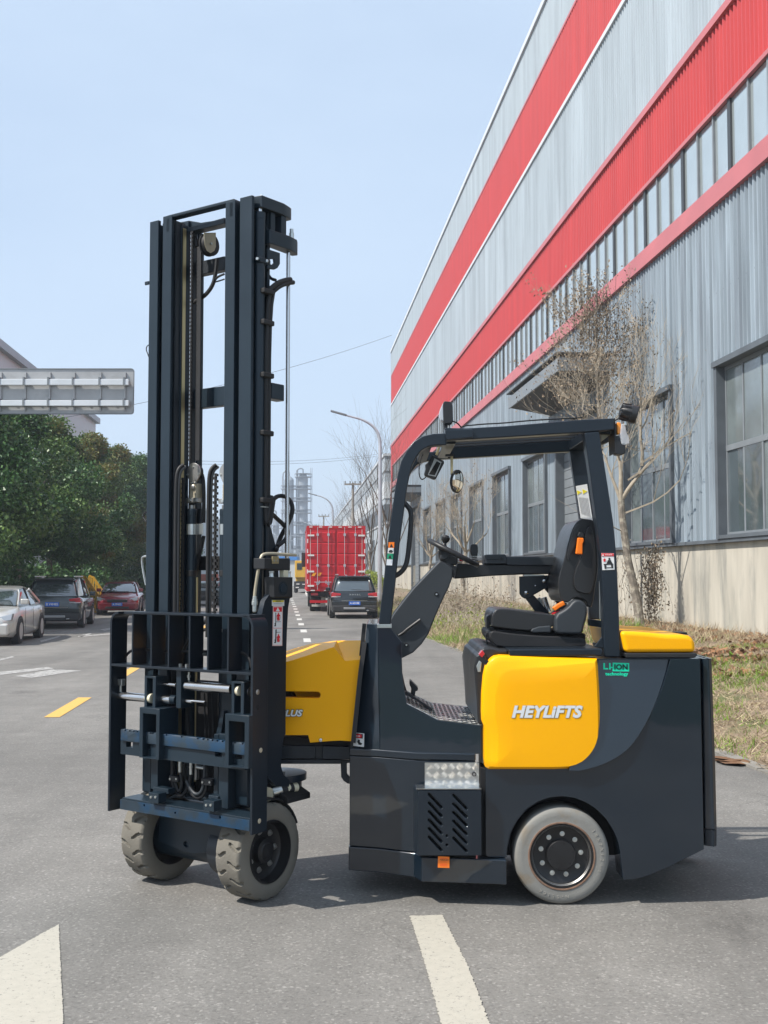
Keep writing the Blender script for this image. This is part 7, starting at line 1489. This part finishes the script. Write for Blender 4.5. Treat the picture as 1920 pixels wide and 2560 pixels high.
# inner carriage uprights
for x0, x1, y1, vf in ((346, 420, 1078, .14), (422, 486, 1060, .18), (988, 1030, 1130, .15), (1032, 1120, 1232, .19), (1186, 1292, 1200, .14)): BX('carriage_upright', M5, x0, x1, 560, y1, vf, .09, 'charcoal_mast', car_)
PV('fork_brace', M5, [(1055, 350), (1085, 350), (1050, 600), (990, 640)], .12, .10, 'charcoal_mast', car_)
PV('ledge_plate', M5, [(520, 1170), (640, 1130), (900, 1170), (990, 1210), (1300, 1280), (1300, 1260), (900, 1130), (620, 1110)], .12, .0, 'charcoal_mast', car_)
# hoses and fittings
TUV('hydraulic_hose', M5, [(622, 700), (614, 960), (640, 1080), (690, 1120), (735, 1090), (775, 1000), (784, 900), (786, 800)], .14, .0095, 'rubber_black', car_, n=10); TUV('hydraulic_hose', M5, [(640, 960), (660, 1060), (690, 1080), (702, 1000), (690, 900), (684, 820)], .15, .0085, 'rubber_black', car_, n=10)
TUV('hydraulic_hose', M5, [(770, 1050), (800, 1110), (850, 1140), (905, 1110), (930, 1000), (925, 780)], .14, .0095, 'rubber_black', car_, n=10); TUV('hydraulic_hose', M5, [(745, 980), (780, 1060), (830, 1110), (880, 1085), (905, 1000), (912, 780)], .15, .0085, 'plastic_grey', car_, n=10); TUV('hydraulic_hose', M5, [(720, 830), (730, 960), (755, 1020), (790, 1060)], .11, .011, 'rubber_black', car_, n=10)
for x, y0, y1 in ((684, 798, 905), (784, 815, 925)): CYV('hose_fitting', M5, x, y0, y1, .16, .0085, 'zinc', car_, n=8); CYV('hose_fitting', M5, x, y0 + 30, y0 + 55, .16, .0105, 'zinc', car_, n=6)
rodU('hose_fitting', 835, 905, 862, 17, 'zinc', v=.14); BX('hose_fitting', M5, 812, 832, 815, 975, .13, .11, 'steel_dull', car_)
for x0, x1, y0, y1 in ((585, 665, 938, 990), (876, 968, 965, 1022)):
    q = BX('hose_block', M5, x0, x1, y0, y1, .17, .13, 'plastic_black', car_, bevel=.003)
    for f in (.15, .85): u, z = MU(*M5(x0 + (x1 - x0) * f, (y0 + y1) / 2), .17); w = FM(u, .17, z); obj('clamp_bolt', MB().cyl(w, w + EV * .004, .0055, 6), 'zinc', q)
for x, y0, y1 in ((766, 0, 75), (150, 62, 180)): CYV('hose_fitting', M5, x, y0, y1, .2, .006, 'zinc', car_, n=8, bevel=.0005); CYV('hose_fitting', M5, x, y0 + 28, y0 + 50, .2, .0105, 'zinc', car_, n=6, bevel=.0005)
BX('hose_fitting', M5, 112, 160, 64, 122, .215, .19, 'zinc', car_)
TUV('hydraulic_hose', M3, [(188, 1080), (190, 1000), (205, 930), (235, 880), (275, 845), (340, 832), (410, 845), (480, 850), (560, 855), (650, 858), (760, 856), (850, 856)], .17, .0068, 'rubber_black', car_); TUV('hydraulic_hose', M3, [(1070, 862), (1120, 866), (1160, 885), (1185, 925), (1192, 980)], .17, .0068, 'rubber_black', car_)
for x in (1072, 940, 840, 800): u, z = MU(*M3(x, 862 + (15 if x < 850 else 0)), .17); obj('hose_fitting', MB().cyl(FM(u - .012, .17, z), FM(u + .012, .17, z), .009, 8), 'zinc', car_)
for x in (648, 697): u, z = MU(*M3(x, 968), .2); obj('rail_nut', MB().cyl(FM(u, .2, zm), FM(u, .2, zm + .014), .009, 8), 'zinc', car_)
BX('plastic_clip', M3, 1072, 1084, 690, 785, .16, .15, 'cream_plastic', car_, bevel=.001)
BX('hose_bracket', M3, 618, 690, 1005, 1020, .2, .1, 'charcoal_mast', car_)
for x in (905, 935, 975): TUV('thin_hose', M5, [(x, 190), (x + 5, 400), (x + 10, 590)], .05, .0045 if x != 935 else .003, 'rubber_black', car_, n=6)
TUV('coiled_hose', M5, [(770, 290), (745, 400), (765, 560)], .06, .011, 'rubber_black', car_)

# --- front axle and grooved tyres
def grooved(name, u_out, sgn, parent):
    """tyre whose tread slots are cut into the surface"""
    W_ = .156; RT = .2285; NA = 440; rows = [(.150, 0.002), (.156, 0.0), (.175, -.004), (.198, -.002), (.216, .002), (.222, .006), (.2265, .012)] + [(RT, .016 + (W_ - .032) * k / 30) for k in range(31)]
    rows += [(.2265, W_ - .012), (.222, W_ - .006), (.216, W_ - .002), (.198, W_ + .002), (.175, W_ + .004), (.150, W_ - .002)]
    c = FM(u_out, 0, RT); ax = -EU * sgn; x = Vector((0, 0, 1)); y = ax.cross(x); vs = []
    NS = 17
    for (r, h) in rows:
        for k in range(NA):
            t = 2 * math.pi * k / NA; rr = r
            if r > .214 and -0.01 < h < W_ + .01:
                f = min(1, max(0, h / W_))
                for side in (0, 1):
                    g_ = f if side == 0 else 1 - f
                    if g_ < .47:
                        ph = (t / (2 * math.pi) * NS + (.5 if side else 0) + .16 * math.sin(g_ * 8.5 + .4) + .12 * g_) % 1.0
                        wd = .115 - .05 * max(0, (g_ - .36) / .11)
                        if abs(ph - .5) < wd: rr = min(r, .2155 if r > .2156 else r - .003)
            vs.append(c + ax * h + (x * math.cos(t) + y * math.sin(t)) * rr)
    n = len(rows); fs = []
    for i in range(n - 1):
        for k in range(NA): k2 = (k + 1) % NA; fs.append((i * NA + k, i * NA + k2, (i + 1) * NA + k2, (i + 1) * NA + k))
    mb = MB(); mb.add(vs, fs); return obj(name, mb, 'tyre_grey', parent, smooth=28)
axl = PV('front_axle', M4, [(452, 690), (700, 690), (930, 760), (885, 830), (872, 942), (780, 950), (700, 958), (620, 940), (540, 905), (448, 868)], .105, .095, 'charcoal_mast', None)
ct = MB(); u, z = MU(*M4(650, 888), .1)
ct.loft([[FM(u + .016 * math.cos(t) * 1.2, .05, z + .014 * math.sin(t)) for t in [k * math.pi / 8 for k in range(16)]], [FM(u + .016 * math.cos(t) * 1.2, .15, z + .014 * math.sin(t)) for t in [k * math.pi / 8 for k in range(16)]]]); cut(axl, ct)
obj('axle_tube', MB().cyl(FM(-.70, 0, .215), FM(-.16, 0, .215), .092, 32), 'charcoal_mast', axl); obj('axle_tube', MB().cyl(FM(-.30, 0, .215), FM(-.19, 0, .215), .13, 32), 'charcoal_far', axl, bevel=.004)
obj('axle_beam', MB().box(-.66, -.17, -.10, .092, .24, .36, FM), 'charcoal_mast', axl, bevel=.006); obj('axle_hanger', MB().box(-.75, -.02, -.10, .14, .36, .40, FM), 'charcoal_far', axl, bevel=.004)
wn_ = grooved('front_wheel', 0.0, 1, FK); wf_ = grooved('front_wheel', -.80, -1, FK)
cN = FM(0, 0, .2285)
obj('rim', MB().lathe([(.150, -.002), (.148, .004), (.142, .004), (.140, -.012), (.132, -.048), (.118, -.056), (.064, -.056), (.060, -.048), (.058, -.030), (.040, -.026), (.036, -.020), (.022, -.020), (.001, -.016)], cN, EU, 64, caps=False), 'rim_black', wn_)
nuts(cN, EU, .092, 7, .0115, 'steel_dull', wn_, -.056, .2)
obj('rim', MB().lathe([(.150, .0), (.142, -.01), (.135, -.06), (.06, -.07), (.001, -.07)], FM(-.80 + .156, 0, .2285), EU, 48, caps=False), 'rim_black', wf_)
# mudguard, link, cylinder at the rear of the axle
mb = MB(); ring = []
for k in range(10):
    t = R(100 - k * 12.5); ring.append((t,))
pts_o = [FM(-.085, -.246 * math.cos(R(22 + k * 8.5)), .2285 + .246 * math.sin(R(22 + k * 8.5))) for k in range(10)]
mb = MB(); mb.bar(pts_o, .010, EU, .13); obj('mudguard', mb, 'rubber_black', axl, bevel=.002)
u_, z_ = MU(*M4(1225, 530), -.1); a = onY(*M4(1222, 530), .20); obj('steer_cylinder', MB().cyl(a + Vector((-.02, .02, 0)), a + Vector((.012, -.012, 0)), .034, 24), 'cream_plastic', axl, bevel=.006)
a = onY(*M4(1260, 520), .22); obj('steer_cylinder', MB().cyl(a, a + Vector((.045, .02, .012)), .022, 20), 'plastic_wrap_clear' if 'plastic_wrap_clear' in MATS else 'zinc', axl, bevel=.003); a = onY(*M4(1310, 512), .24); obj('steer_cylinder', MB().cyl(a, a + Vector((.06, .05, .012)), .026, 20), 'rubber_black', axl, bevel=.003); a = onY(*M4(1355, 492), .26); obj('steer_cylinder', MB().cyl(a, a + Vector((.05, .05, .0)), .024, 20), 'cream_plastic', axl, bevel=.003)
PV('steer_block', M4, [(1205, 480), (1250, 470), (1370, 560), (1370, 600), (1210, 605)], -.12, -.3, 'rubber_black', axl)
# ------------------------------------------------------------------ air
hz = MB().box(-905, 905, -65, 1505, -1.2, 48.0)
o = obj('haze', hz, 'wire', smooth=0); o['kind'] = 'stuff'; o.data.materials.clear()
m = bpy.data.materials.new('haze_air'); m.use_nodes = True; m.node_tree.nodes.clear()
pv = m.node_tree.nodes.new('ShaderNodeVolumePrincipled'); pv.inputs['Color'].default_value = (0.80, 0.88, 1.0, 1); pv.inputs['Density'].default_value = 0.0009
mo = m.node_tree.nodes.new('ShaderNodeOutputMaterial'); m.node_tree.links.new(pv.outputs[0], mo.inputs['Volume']); o.data.materials.append(m)
